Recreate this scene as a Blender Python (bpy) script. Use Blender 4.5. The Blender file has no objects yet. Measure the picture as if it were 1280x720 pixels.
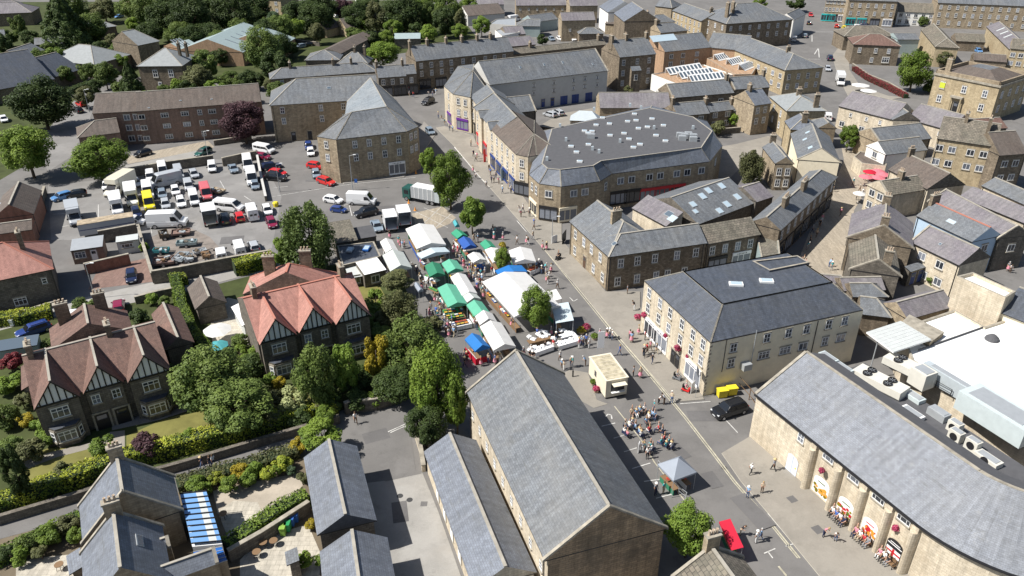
import bpy,bmesh,math,random
from mathutils import Vector,Matrix
random.seed(7)
R=random.Random(11)
PI=math.pi
S=bpy.context.scene
COL=S.collection
# ------------------------------------------------------------------ survey: photo bearings to ground/height positions
F,TH,CH=970.0,math.radians(29.0),60.0
CT,ST=math.cos(TH),math.sin(TH)
def t4(p):
    """(tile, X, Y) read off a four-times enlargement, or (x, y)"""
    if len(p)==3:
        t,X,Y=p
        return 320*(t%4)+X/4,180*(t//4)+Y/4
    return p
def at(p,h=0.0):
    x,y=t4(p)
    u,v=x-640,y-360
    d=Vector((u,F*CT-v*ST,-F*ST-v*CT))
    k=(CH-h)/-d.z
    return Vector((d.x*k,d.y*k,h))
# ------------------------------------------------------------------ materials
MATS={}
def new_mat(name):
    m=bpy.data.materials.new(name);m.use_nodes=True
    nt=m.node_tree;b=nt.nodes['Principled BSDF']
    MATS[name]=m
    return m,nt,b
def N(nt,t,**kw):
    n=nt.nodes.new(t)
    for k,v in kw.items():setattr(n,k,v)
    return n
def mixc(nt,fac,a,b,mode='MIX'):
    n=N(nt,'ShaderNodeMix',data_type='RGBA',blend_type=mode)
    for s,v in((0,fac),(6,a),(7,b)):
        if hasattr(v,'links'):nt.links.new(v,n.inputs[s])
        elif s==0:n.inputs[0].default_value=v
        else:n.inputs[s].default_value=(*v,1)if len(v)==3 else v
    return n.outputs[2]
def noise(nt,vec,scale,detail=3,rough=.6):
    n=N(nt,'ShaderNodeTexNoise');n.inputs['Scale'].default_value=scale
    n.inputs['Detail'].default_value=detail;n.inputs['Roughness'].default_value=rough
    nt.links.new(vec,n.inputs['Vector']);return n.outputs['Fac']
def ramp(nt,fac,lo,hi,a=0.,b=1.):
    n=N(nt,'ShaderNodeMapRange');n.inputs[1].default_value=lo;n.inputs[2].default_value=hi
    n.inputs[3].default_value=a;n.inputs[4].default_value=b
    nt.links.new(fac,n.inputs[0]);return n.outputs[0]
def plain(name,c,rough=.6,metal=0.,spec=.5,var=0.):
    m,nt,b=new_mat(name)
    b.inputs['Base Color'].default_value=(*c,1);b.inputs['Roughness'].default_value=rough
    b.inputs['Metallic'].default_value=metal;b.inputs['Specular IOR Level'].default_value=spec
    if var:
        pos=N(nt,'ShaderNodeNewGeometry').outputs['Position']
        f=noise(nt,pos,1.3,4)
        o=mixc(nt,ramp(nt,f,.3,.7),tuple(x*(1-var)for x in c),tuple(min(1,x*(1+var))for x in c))
        nt.links.new(o,b.inputs['Base Color'])
    return m
def coursed(name,c1,c2,mortar,bw,bh,msize=.012,stain=(.1,.08,.06),stain_amt=.45,rough=.85,spec=.3,offset=.5,patch=None,bump=.25,big=.18,gloss=None):
    """courses of slates, tiles, bricks or stones laid in metres, with weathering"""
    m,nt,b=new_mat(name)
    uv=N(nt,'ShaderNodeUVMap').outputs[0]
    pos=N(nt,'ShaderNodeNewGeometry').outputs['Position']
    br=N(nt,'ShaderNodeTexBrick');br.offset=offset
    br.inputs['Scale'].default_value=1;br.inputs['Brick Width'].default_value=bw;br.inputs['Row Height'].default_value=bh
    br.inputs['Mortar Size'].default_value=msize;br.inputs['Mortar Smooth'].default_value=.3;br.inputs['Bias'].default_value=0
    br.inputs['Color1'].default_value=(*c1,1);br.inputs['Color2'].default_value=(*c2,1);br.inputs['Mortar'].default_value=(*mortar,1)
    nt.links.new(uv,br.inputs['Vector'])
    f=noise(nt,pos,big,5,.65)
    st=ramp(nt,f,.42,.72,0,stain_amt)
    o=mixc(nt,st,br.outputs['Color'],stain)
    f2=noise(nt,pos,1.7,5,.7)
    k=ramp(nt,f2,.3,.7,.85,1.15)
    cm=N(nt,'ShaderNodeCombineColor');[nt.links.new(k,cm.inputs[i])for i in range(3)]
    o=mixc(nt,1.,o,cm.outputs[0],'MULTIPLY')
    mp=N(nt,'ShaderNodeMapping');mp.inputs['Scale'].default_value=(1.6,.16,1);nt.links.new(uv,mp.inputs[0])
    k=ramp(nt,noise(nt,mp.outputs[0],1.0,5,.65),.34,.66,.8,1.14);cm=N(nt,'ShaderNodeCombineColor');[nt.links.new(k,cm.inputs[i])for i in range(3)]
    o=mixc(nt,1.,o,cm.outputs[0],'MULTIPLY')
    if patch:
        f3=noise(nt,pos,.9,6,.75)
        o=mixc(nt,ramp(nt,f3,.56,.7,0,patch[1]),o,patch[0])
    nt.links.new(o,b.inputs['Base Color'])
    if 'slate' in name:
        mq=N(nt,'ShaderNodeMapping');mq.inputs['Scale'].default_value=(.45,2.2,1);nt.links.new(uv,mq.inputs[0])
        o=mixc(nt,ramp(nt,noise(nt,mq.outputs[0],1.,6,.72),.55,.68,0,.5),o,(.085,.085,.075))
    nt.links.new(o,b.inputs['Base Color']);b.inputs['Roughness'].default_value=rough;b.inputs['Specular IOR Level'].default_value=spec
    bp=N(nt,'ShaderNodeBump');bp.inputs['Strength'].default_value=bump;bp.inputs['Distance'].default_value=.03
    bp.invert=True
    nt.links.new(br.outputs['Fac'],bp.inputs['Height']);nt.links.new(bp.outputs[0],b.inputs['Normal'])
    return m
coursed('slate_blue',(.185,.205,.24),(.145,.16,.19),(.08,.085,.095),.32,.24,.012,(.115,.12,.125),.55,.55,.5,patch=((.27,.28,.28),.18))
coursed('slate_grey',(.168,.182,.197),(.124,.133,.145),(.07,.072,.075),.34,.26,.014,(.20,.195,.18),.5,.62,.4,patch=((.27,.265,.245),.22))
coursed('slate_dark',(.082,.094,.118),(.062,.072,.09),(.04,.042,.048),.34,.25,.012,(.09,.09,.09),.4,.55,.5,patch=((.17,.17,.165),.2))
coursed('slate_purple',(.20,.178,.192),(.15,.138,.152),(.09,.085,.09),.34,.25,.014,(.26,.25,.235),.5,.7,.4,patch=((.27,.255,.245),.2))
coursed('stone_slab',(.22,.19,.15),(.14,.125,.10),(.06,.055,.05),.6,.42,.03,(.13,.13,.10),.5,.9,.3,patch=((.30,.28,.20),.4),bump=.5)
coursed('tile_brown',(.21,.125,.098),(.15,.092,.075),(.07,.045,.04),.22,.2,.012,(.12,.085,.07),.5,.8,.3,patch=((.22,.17,.13),.3))
coursed('tile_red',(.42,.215,.175),(.35,.18,.145),(.2,.09,.07),.22,.2,.01,(.34,.17,.13),.4,.7,.3,patch=((.5,.26,.19),.3))
coursed('concrete_tile',(.15,.12,.10),(.115,.095,.082),(.06,.05,.045),.3,.3,.015,(.13,.115,.10),.5,.85,.3)
coursed('stone_tan',(.43,.355,.245),(.29,.235,.165),(.25,.20,.14),.55,.28,.018,(.20,.15,.10),.6,.9,.25)
coursed('stone_pale',(.64,.565,.44),(.55,.48,.365),(.38,.32,.23),.6,.3,.014,(.36,.29,.2),.5,.9,.25)
coursed('stone_brown',(.29,.235,.17),(.17,.137,.10),(.12,.10,.075),.5,.26,.02,(.11,.09,.065),.65,.92,.2)
coursed('stone_streaked',(.44,.32,.20),(.31,.23,.15),(.17,.135,.1),.6,.27,.018,(.12,.10,.075),.8,.92,.2,big=.35)
coursed('stone_grey',(.21,.185,.15),(.13,.115,.095),(.09,.08,.07),.5,.28,.02,(.10,.09,.075),.6,.92,.2)
coursed('brick_brown',(.29,.19,.145),(.22,.145,.115),(.2,.16,.13),.23,.08,.01,(.18,.13,.10),.4,.9,.2)
coursed('brick_red',(.33,.15,.10),(.25,.115,.08),(.2,.15,.12),.23,.08,.01,(.2,.12,.09),.4,.9,.2)
coursed('brick_orange',(.44,.29,.18),(.36,.235,.15),(.33,.24,.17),.4,.2,.012,(.35,.23,.15),.4,.9,.2)
coursed('cobble',(.43,.37,.285),(.36,.31,.24),(.22,.19,.15),.22,.12,.012,(.26,.23,.185),.5,.9,.2)
coursed('flagstone',(.50,.46,.38),(.42,.385,.32),(.28,.26,.21),.9,.6,.02,(.36,.33,.27),.4,.85,.3)
coursed('block_paving',(.27,.17,.14),(.22,.14,.12),(.15,.11,.09),.2,.1,.01,(.22,.17,.14),.4,.9,.2)
coursed('shingle_cedar',(.2,.17,.12),(.15,.13,.09),(.07,.06,.05),.3,.2,.02,(.12,.11,.08),.5,.9,.2)
plain('render_cream',(.80,.71,.53),.9,var=.07);plain('render_white',(.78,.76,.71),.9,var=.05)
plain('render_grey',(.5,.49,.46),.9,var=.06);plain('render_blue',(.42,.54,.66),.9,var=.04)
plain('timber_black',(.02,.018,.016),.7);plain('plaster_white',(.78,.78,.76),.8)
plain('coping',(.31,.28,.225),.9,var=.3);plain('ridge',(.33,.305,.255),.85,var=.18);plain('ridge_red',(.42,.17,.12),.8);plain('lead',(.38,.40,.42),.5,var=.08)
plain('gutter',(.02,.02,.022),.4);plain('white_paint',(.8,.8,.78),.5);plain('pot',(.42,.33,.24),.8,var=.2)
plain('black',(.015,.015,.017),.5);plain('door_blue',(.02,.05,.2),.5);plain('wood',(.2,.12,.06),.7);plain('door_brown',(.09,.05,.03),.6)
plain('felt',(.085,.085,.09),.9,var=.12);plain('membrane_white',(.80,.80,.77),.7,var=.035);plain('metal_teal',(.31,.38,.375),.5,var=.08)
plain('metal_grey',(.42,.44,.45),.45,.3,var=.06);plain('galv',(.50,.55,.57),.45,.2,var=.05);plain('teal_paint',(.03,.42,.42),.5)
plain('tarmac_white',(.50,.49,.46),.8,var=.35);plain('tarmac_yellow',(.42,.39,.29),.8,var=.3)
plain('kerb',(.46,.43,.36),.9,var=.1);plain('sign_white',(.8,.8,.8),.5);plain('purple',(.12,.03,.25),.5);plain('sign_red',(.5,.02,.03),.5)
plain('canvas_cream',(.75,.68,.52),.8)
def glass(name,c=(.03,.035,.045),rough=.08):
    m,nt,b=new_mat(name)
    b.inputs['Base Color'].default_value=(*c,1);b.inputs['Roughness'].default_value=rough
    b.inputs['Specular IOR Level'].default_value=.8
    oi=N(nt,'ShaderNodeObjectInfo').outputs['Random']
    o=mixc(nt,ramp(nt,oi,.35,1,0,1),c,tuple(min(1,x*4+.1)for x in c));nt.links.new(o,b.inputs['Base Color'])
    return m
glass('glass');plain('glass_blue',(.03,.14,.45),.15,spec=.8);plain('glass_pale',(.16,.32,.58),.2,spec=.8);plain('skyglass',(.42,.52,.58),.15,spec=.8);plain('roof_window_glass',(.10,.13,.16),.15,spec=.8)
plain('poly_sheet',(.52,.54,.52),.4,var=.06)
def ground_mat(name,c,var=.12,scale=.25,fine=6.,crack=.0,patch=None,rough=.92):
    m,nt,b=new_mat(name)
    pos=N(nt,'ShaderNodeNewGeometry').outputs['Position']
    o=mixc(nt,ramp(nt,noise(nt,pos,scale,6,.6),.3,.7),tuple(x*(1-var)for x in c),tuple(x*(1+var)for x in c))
    o=mixc(nt,ramp(nt,noise(nt,pos,fine,4,.7),.3,.75,.0,.35),o,tuple(x*.6 for x in c))
    o=mixc(nt,ramp(nt,noise(nt,pos,.7,7,.75),.56,.66,0,.4),o,tuple(x*.62 for x in c));o=mixc(nt,ramp(nt,noise(nt,pos,.09,5,.7),.5,.56,0,.3),o,tuple(x*1.3 for x in c))
    if patch:o=mixc(nt,ramp(nt,noise(nt,pos,.12,4,.7),.5,.62,0,patch[1]),o,patch[0])
    nt.links.new(o,b.inputs['Base Color']);b.inputs['Roughness'].default_value=rough;b.inputs['Specular IOR Level'].default_value=.25
    return m
ground_mat('asphalt',(.165,.158,.150));ground_mat('asphalt_dark',(.135,.130,.127));ground_mat('asphalt_pale',(.225,.218,.208),patch=((.19,.18,.17),.5))
ground_mat('concrete',(.31,.298,.275),.1,.3,patch=((.29,.27,.24),.5));ground_mat('paving',(.24,.225,.205),.08,.4);ground_mat('paving_warm',(.27,.248,.212),.1,.3)
ground_mat('earth',(.16,.13,.09),.25);ground_mat('gravel',(.40,.35,.28),.15);ground_mat('yard',(.22,.19,.165),.3,.8)
ground_mat('lawn',(.175,.165,.05),.25,.5,9,patch=((.18,.17,.05),.5));ground_mat('rough_grass',(.055,.068,.022),.35,.3,5)
def leafmat(name,c1,c2,tr=.25):
    m,nt,b=new_mat(name)
    at_=N(nt,'ShaderNodeAttribute');at_.attribute_name='tint'
    oi=N(nt,'ShaderNodeObjectInfo').outputs['Random']
    o=mixc(nt,at_.outputs['Fac'],c1,c2)
    k=ramp(nt,oi,0,1,.82,1.18);cm=N(nt,'ShaderNodeCombineColor');[nt.links.new(k,cm.inputs[i])for i in range(3)]
    o=mixc(nt,1.,o,cm.outputs[0],'MULTIPLY')
    nt.links.new(o,b.inputs['Base Color']);b.inputs['Roughness'].default_value=.6;b.inputs['Specular IOR Level'].default_value=.25
    t=N(nt,'ShaderNodeBsdfTranslucent');nt.links.new(o,t.inputs[0])
    ms=N(nt,'ShaderNodeMixShader');ms.inputs[0].default_value=tr
    nt.links.new(b.outputs[0],ms.inputs[1]);nt.links.new(t.outputs[0],ms.inputs[2])
    nt.links.new(ms.outputs[0],nt.nodes['Material Output'].inputs[0])
    return m
leafmat('leaf_green',(0.0917,0.155,0.0248),(0.204,0.283,0.0433));leafmat('leaf_bright',(0.112,0.185,0.0264),(0.225,0.305,0.0463));leafmat('leaf_dark',(0.0336,0.06,0.0184),(0.0841,0.12,0.0312))
leafmat('leaf_mid',(0.0797,0.126,0.0311),(0.171,0.224,0.0518));leafmat('leaf_purple',(0.0478,0.0246,0.03),(0.117,0.0614,0.0683));leafmat('leaf_gold',(0.266,0.217,0.0181),(0.459,0.362,0.0362));leafmat('leaf_olive',(0.0905,0.103,0.0423),(0.169,0.175,0.0725))
leafmat('leaf_willow',(0.0822,0.128,0.0329),(0.164,0.217,0.0673));leafmat('leaf_hedge',(0.123,0.188,0.028),(0.393,0.416,0.0466));leafmat('leaf_cream',(0.29,0.326,0.121),(0.483,0.519,0.242));leafmat('leaf_red',(0.156,0.0242,0.0362),(0.301,0.0604,0.0604))
leafmat('leaf_blue',(0.058,0.102,0.0508),(0.116,0.174,0.087));leafmat('petals',(.32,.02,.07),(.55,.12,.2))
plain('bark',(.11,.085,.06),.95,var=.25);plain('soil',(.06,.045,.03),.95)
def M(n):return MATS[n]
# ------------------------------------------------------------------ mesh builder
class MB:
    def __init__(s):s.v,s.f,s.m,s.mats=[],[],[],[]
    def mi(s,mat):
        if mat not in s.mats:s.mats.append(mat)
        return s.mats.index(mat)
    def face(s,pts,mat):
        i=len(s.v);s.v+=[tuple(p)for p in pts];s.f.append(tuple(range(i,i+len(pts))));s.m.append(s.mi(mat))
    def box(s,o,X,Y,Z,mat,skip=''):
        """box from corner o with edge vectors"""
        o,X,Y,Z=map(Vector,(o,X,Y,Z));p=[o,o+X,o+X+Y,o+Y];q=[a+Z for a in p]
        if X.cross(Y).dot(Z)<0:p.reverse();q.reverse()
        s.solid(p,q,mat,mat,skip)
    def solid(s,p,q,side,top,skip='',bot=None):
        """closed solid between bottom loop p and top loop q (counter-clockwise from above)"""
        n=len(p);i=len(s.v);s.v+=[tuple(a)for a in p]+[tuple(a)for a in q]
        ms,mt,mb=s.mi(side),s.mi(top),s.mi(bot or side)
        for k in range(n):
            s.f.append((i+k,i+(k+1)%n,i+n+(k+1)%n,i+n+k));s.m.append(ms)
        s.f.append(tuple(range(i+n,i+2*n)));s.m.append(mt)
        if 'b' not in skip:s.f.append(tuple(range(i+n-1,i-1,-1)));s.m.append(mb)
    def cbox(s,c,sx,sy,sz,mat,rz=0.):
        c=Vector(c);r=Matrix.Rotation(rz,3,'Z')
        X,Y=r@Vector((sx,0,0)),r@Vector((0,sy,0))
        s.box(c-X/2-Y/2-Vector((0,0,sz/2)),X,Y,(0,0,sz),mat)
    def prism(s,pts,z0,z1,side,top=None):
        a=sum(pts[i-1][0]*pts[i][1]-pts[i][0]*pts[i-1][1]for i in range(len(pts)))
        if a<0:pts=list(reversed(pts))
        s.solid([(p[0],p[1],z0)for p in pts],[(p[0],p[1],z1)for p in pts],side,top or side)
    def tube(s,p,q,r0,r1,mat,n=8,cap=True):
        p,q=Vector(p),Vector(q);d=(q-p).normalized()
        a=d.orthogonal().normalized();b=d.cross(a)
        i=len(s.v)
        for c,r in((p,r0),(q,r1)):
            for k in range(n):s.v.append(tuple(c+a*r*math.cos(2*PI*k/n)+b*r*math.sin(2*PI*k/n)))
        m=s.mi(mat)
        for k in range(n):s.f.append((i+k,i+(k+1)%n,i+n+(k+1)%n,i+n+k));s.m.append(m)
        if cap:
            s.f.append(tuple(range(i+n,i+2*n)));s.m.append(m);s.f.append(tuple(range(i+n-1,i-1,-1)));s.m.append(m)
    def lathe(s,c,prof,mat,n=10):
        c=Vector(c);i=len(s.v);m=s.mi(mat)
        for r,z in prof:
            for k in range(n):s.v.append(tuple(c+Vector((r*math.cos(2*PI*k/n),r*math.sin(2*PI*k/n),z))))
        for j in range(len(prof)-1):
            for k in range(n):
                s.f.append((i+j*n+k,i+j*n+(k+1)%n,i+(j+1)*n+(k+1)%n,i+(j+1)*n+k));s.m.append(m)
    def mesh(s,name,org=(0,0,0),smooth=False):
        me=bpy.data.meshes.new(name);ox,oy,oz=org
        me.from_pydata([(x-ox,y-oy,z-oz)for x,y,z in s.v],[],s.f)
        for m in s.mats:me.materials.append(M(m))
        me.polygons.foreach_set('material_index',s.m)
        uv=me.uv_layers.new(name='UVMap').data
        me.update()
        Z=Vector((0,0,1))
        for p in me.polygons:
            n=p.normal
            t=Z.cross(n)
            if t.length<.05:t=Vector((1,0,0))
            t.normalize();b=n.cross(t)
            for li in p.loop_indices:
                c=s.v[me.loops[li].vertex_index];c=Vector(c)
                uv[li].uv=(c.dot(t),c.dot(b))
        if smooth:me.polygons.foreach_set('use_smooth',[True]*len(me.polygons))
        return me
    def build(s,name,parent=None,org=None,smooth=False):
        if org is None:org=tuple(parent.get('_o',(0,0,0)))if parent else(0,0,0)
        o=bpy.data.objects.new(name,s.mesh(name,org,smooth));COL.objects.link(o)
        if parent:o.parent=parent
        return o
ORG={}
def wbuild(mb,name,root,parent=None,smooth=False):
    """build a mesh given in world space under a thing (root) or under a part of it"""
    o=bpy.data.objects.new(name,mb.mesh(name,ORG[root.name],smooth));COL.objects.link(o)
    o.parent=parent or root
    return o
def tag(o,label=None,cat=None,group=None,kind=None):
    if label:o['label']=label
    if cat:o['category']=cat
    if group:o['group']=group
    if kind:o['kind']=kind
    return o
def thing(name,loc,label,cat,group=None,rz=0.):
    o=bpy.data.objects.new(name,None);COL.objects.link(o);o.location=loc;o.rotation_euler=(0,0,rz)
    o.empty_display_size=.2
    tag(o,label,cat,group);ORG[o.name]=tuple(loc);return o
def copy_tree(o,parent=None):
    c=o.copy();COL.objects.link(c)
    if parent:c.parent=parent
    for ch in list(o.children):copy_tree(ch,c)
    return c
def sheet(name,pts,mat,z,kerb=None,label=None):
    P=[at(p)for p in pts];mb=MB()
    if kerb is None:
        a=sum(P[i-1][0]*P[i][1]-P[i][0]*P[i-1][1]for i in range(len(P)))
        if a<0:P.reverse()
        mb.face([(p.x,p.y,z)for p in P],mat)
    else:mb.prism(P,-.05,z,kerb,mat)
    o=mb.build(name);o['kind']='structure'
    return o
# ------------------------------------------------------------------ windows and doors, one mesh of each kind
WM={}
def make_windows():
    def frame(w,h,vs,hs,mat='white_paint',surround='coping',sill=True):
        m=MB();t=.09
        for x in(-w/2,w/2-t):m.box((x,-.07,-h/2),(t,0,0),(0,.07,0),(0,0,h),mat)
        for z in(-h/2,h/2-t):m.box((-w/2+t,-.07,z),(w-2*t,0,0),(0,.07,0),(0,0,t),mat)
        for x in vs:m.box((x-.035,-.065,-h/2+t),(.07,0,0),(0,.06,0),(0,0,h-2*t),mat)
        for z in hs:m.box((-w/2+t,-.06,z-.035),(w-2*t,0,0),(0,.055,0),(0,0,.07),mat)
        if sill:
            m.box((-w/2-.1,-.16,-h/2-.16),(w+.2,0,0),(0,.16,0),(0,0,.15),surround)
            m.box((-w/2-.1,-.055,h/2+.01),(w+.2,0,0),(0,.055,0),(0,0,.22),surround)
        return m
    def pane(w,h,mat='glass'):
        m=MB();m.box((-w/2+.03,-.035,-h/2+.03),(w-.06,0,0),(0,.03,0),(0,0,h-.06),mat);return m
    for k,(w,h,vs,hs,sill)in{'sash':(1.0,1.5,(0,),(0,),True),'wide':(1.7,1.25,(-.28,.28),(.2,),True),'pair':(1.4,1.3,(0,),(),True),'small':(.7,.9,(),(0,),True),'strip':(2.2,.8,(-.5,.5),(),True)}.items():
        WM[k]=(frame(w,h,vs,hs,sill=sill).mesh('window_frame_'+k),pane(w,h).mesh('pane_'+k))
        # far ones: frame and pane in one
        f=frame(w,h,vs,hs,sill=sill);f.box((-w/2+.03,-.035,-h/2+.03),(w-.06,0,0),(0,.03,0),(0,0,h-.06),'glass');WM[k+'_far']=(f.mesh('window_'+k),None)
    for k,mt in(('door','door_brown'),('door_blue','door_blue'),('door_white','white_paint'),('door_black','black')):
        m=MB();m.box((-.5,-.08,-1.05),(1,0,0),(0,.07,0),(0,0,2.1),mt)
        m.box((-.65,-.05,-1.05),(.15,0,0),(0,.05,0),(0,0,2.2),'coping');m.box((.5,-.05,-1.05),(.15,0,0),(0,.05,0),(0,0,2.2),'coping');m.box((-.65,-.05,1.06),(1.3,0,0),(0,.05,0),(0,0,.2),'coping')
        m.box((-.35,-.1,.35),(.7,0,0),(0,.025,0),(0,0,.5),'glass')
        WM[k]=(m.mesh(k),None)
    m=MB();m.box((-1.4,-.08,-1.2),(2.8,0,0),(0,.07,0),(0,0,2.4),'door_blue');m.box((-.03,-.1,-1.2),(.06,0,0),(0,.03,0),(0,0,2.4),'black');WM['garage_blue']=(m.mesh('garage_door'),None)
    for k,fas in(('shop','sign_white'),('shop_dark','black'),('shop_purple','purple'),('shop_red','sign_red'),('shop_teal','teal_paint'),('shop_cream','render_cream'),('shop_blue','door_blue')):
        m=MB();w=3.4
        m.box((-w/2,-.06,-1.2),(w,0,0),(0,.05,0),(0,0,2.3),'glass')
        m.box((-w/2-.1,-.2,1.12),(w+.2,0,0),(0,.2,0),(0,0,.55),fas)
        for x in(-w/2-.1,-.7,.35,w/2-.02):m.box((x,-.1,-1.2),(.12,0,0),(0,.1,0),(0,0,2.3),fas if fas!='sign_white' else 'white_paint')
        m.box((-w/2+.02,-.11,-1.2),(w-.04,0,0),(0,.1,0),(0,0,.35),fas)
        if k=='shop':[m.box((-.95+i*.24,-.215,1.27),((.07,.15,.1)[i%3],0,0),(0,.02,0),(0,0,.2),'black')for i in range(8)]
        WM[k]=(m.mesh('shopfront'),None)
make_windows()
PARTNAME={'door':'door','door_blue':'door','door_white':'door','door_black':'door','garage_blue':'garage_door'}
def opening(root,kind,p,n,sc=(1,1),far=False):
    """window, door or shopfront centred at world point p on a wall with outward normal n"""
    me=WM[kind]
    if far and kind+'_far' in WM:me=WM[kind+'_far']
    nm=PARTNAME.get(kind,'shopfront' if kind.startswith('shop')else 'window')
    o=bpy.data.objects.new(nm,me[0]);COL.objects.link(o);o.parent=root
    rx,ry,rz0=ORG[root.name]
    o.location=(p[0]-rx,p[1]-ry,p[2]-rz0)
    o.rotation_euler=(0,0,math.atan2(n[1],n[0])+PI/2);o.scale=(sc[0],1,sc[1])
    if me[1]:
        q=bpy.data.objects.new('pane',me[1]);COL.objects.link(q);q.parent=o
    return o
# ------------------------------------------------------------------ buildings
def building(name,label,p,h=0,cat='building',group=None):
    a=at(p,h);return thing(name,(round(a.x,2),round(a.y,2),0),label,cat,group)
class Wing:pass
def chimney_mesh(c,X,Y,z0,z1,w=1.3,d=.65,pots=3,mat='stone_brown'):
    m=MB();c=Vector(c);c.z=0;Zv=Vector((0,0,1))
    o=c-X*w/2-Y*d/2
    m.box(o+Zv*z0,X*w,Y*d,Zv*(z1-z0),mat)
    m.box(o-X*.08-Y*.08+Zv*(z1+.002),X*(w+.16),Y*(d+.16),Zv*.16,'coping')
    for i in range(pots):
        q=c+X*((i-(pots-1)/2)*w/max(pots,1)*.85)
        m.lathe(q+Zv*(z1+.16),[(.15,0),(.12,.1),(.11,.45),(.14,.5),(.08,.5),(.0,.42)],'pot',8)
    return m
def wing(root,a,b,r,he,wall='stone_tan',roof='slate_grey',pitch=.62,ends='gg',base=-.3,win=None,chim=(),cop='',ridge='ridge',sky=(),mono=False,eo=.3,depth=None,wk='sash',far=None,chmat=None,gw=None,pots=3,chh=1.3,ext=(0,0),gutter=True,nrows=None):
    """one roofed block: a-b is its near eave, r a point on its ridge; the block is square to a-b"""
    A,B=at(a,he),at(b,he)
    X=(B-A);X.z=0;X.normalize();A=A-X*ext[0];B=B+X*ext[1];L=(B-A).length
    Y=Vector((-X.y,X.x,0))
    s=(at(r,he+1)-A).dot(Y)
    if s<0:Y=-Y
    lo,hi=he,he+14
    for _ in range(40):
        mid=(lo+hi)/2
        if mid-he-max(0,(at(r,mid)-A).dot(Y))*pitch>0:hi=mid
        else:lo=mid
    hr=lo;w=max(.8,(hr-he)/pitch);hr=he+w*pitch
    if depth:w=depth/2;hr=he+w*pitch
    D=w if mono else 2*w
    Z=Vector((0,0,1));A0=Vector((A.x,A.y,0))
    def P(x,y,z):return A0+X*x+Y*y+Z*z
    g0,g1=ends[0]=='g',ends[1]=='g'
    far=(A.length>190)if far is None else far
    i0=.04 if g0 else eo;i1=.04 if g1 else eo;yo=eo
    # walls
    m=MB()
    q=[P(i0,yo,0),P(L-i1,yo,0),P(L-i1,D-(yo if not mono else.04),0),P(i0,D-(yo if not mono else.04),0)]
    m.prism(q,base,he-.05,wall)
    if mono:
        t=[P(i0,yo,he-.05),P(L-i1,yo,he-.05),P(L-i1,D-.04,he-.05),P(i0,D-.04,he-.05)]
        u=[P(i0,yo,he-.04),P(L-i1,yo,he-.04),P(L-i1,D-.04,hr-.06),P(i0,D-.04,hr-.06)]
        if X.cross(Y).z<0:t.reverse();u.reverse()
        m.solid(t,u,wall,wall)
    wbuild(m,'wall',root)
    # roof
    m=MB();th=.12
    def slab(loop):
        """close a roof shell: top loops list"""
        for f_ in loop:
            n=(f_[1]-f_[0]).cross(f_[2]-f_[1])
            if n.z<0:f_=list(reversed(f_))
            m.face(f_,roof)
    if mono:
        top=[P(0,0,he),P(L,0,he),P(L,D,hr),P(0,D,hr)]
        if X.cross(Y).z<0:top.reverse()
        m.solid([p-Z*th for p in top],top,'gutter',roof)
        m.v=m.v
    else:
        x0=0 if g0 else min(w,L*.48);x1=L if g1 else L-min(w,L*.48)
        c=[P(0,0,he),P(L,0,he),P(L,D,he),P(0,D,he)];e0,e1=P(x0,w,hr),P(x1,w,hr)
        slab([[c[0],c[1],e1,e0],[c[2],c[3],e0,e1]])
        for g,tri in((g0,[c[3],c[0],e0]),(g1,[c[1],c[2],e1])):
            if g:
                n=(tri[1]-tri[0]).cross(tri[2]-tri[1]);out=-X if tri[2]is e0 else X
                if n.dot(out)<0:tri=list(reversed(tri))
                m.face(tri,gw or wall)
            else:slab([tri])
        fl=[p.copy()for p in c]
        if X.cross(Y).z<0:fl.reverse()
        m.solid([p-Z*th for p in fl],[p-Z*.0 for p in fl],'gutter' if gutter else wall,roof)
        # ridge and hips
        def strip(p,q,wd=.22,hh=.07,mat=ridge):
            d=(q-p);
            if d.length<.2:return
            d.normalize();sd=d.cross(Z).normalized()*wd/2;up=sd.cross(d).normalized()
            if up.z<0:up=-up
            a_=[p-sd,p+sd,q+sd,q-sd]
            m.box(p-sd-up*.05,(q-p),sd*2,up*(hh+.05),mat)
        if ridge:
            strip(e0,e1,.3)
            if not g0:strip(c[0],e0);strip(c[3],e0)
            if not g1:strip(c[1],e1);strip(c[2],e1)
        for k,(pa,pb)in(('0',(c[0],c[3])),('1',(c[1],c[2]))):
            if k in cop:
                e_=e0 if k=='0' else e1;dx=X*(.02 if k=='0' else-.32)
                for pp in(pa,pb):
                    ed=e_-pp;n_=ed.normalized()
                    m.box(pp+dx-n_*.25-Z*.1,X*.3,ed+n_*.25,Z*.3,'coping')
    # slope roof windows: (side, t along, u up slope, w, h)
    ro=wbuild(m,'roof',root)
    sl=math.hypot(w,hr-he)
    if not far and not mono and he>4:
        for tx in(.03,.97):mm=MB();q_=P(L*tx,yo-.1,0);mm.tube((q_.x,q_.y,0),(q_.x,q_.y,he-.1),.055,.055,'gutter',6);wbuild(mm,'drainpipe',root)
    for k in sky:
        sd,tx,uy,ww,hh=k[:5];mt=k[5]if len(k)>5 else 'roof_window_glass'
        up=(Y*w+Z*(hr-he)).normalized()if sd==0 else(-Y*w+Z*(hr-he)).normalized()
        nn=X.cross(up).normalized();nn=nn if nn.z>0 else-nn
        base_=P(tx*L,0 if sd==0 else D,he)+up*uy*sl
        mm=MB();mm.box(base_-X*ww/2+nn*.01,X*ww,up*hh,nn*.09,'metal_grey');mm.box(base_-X*(ww/2-.08)+up*.08+nn*.1,X*(ww-.16),up*(hh-.16),nn*.02,mt)
        wbuild(mm,'roof_window',root,ro)
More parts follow.
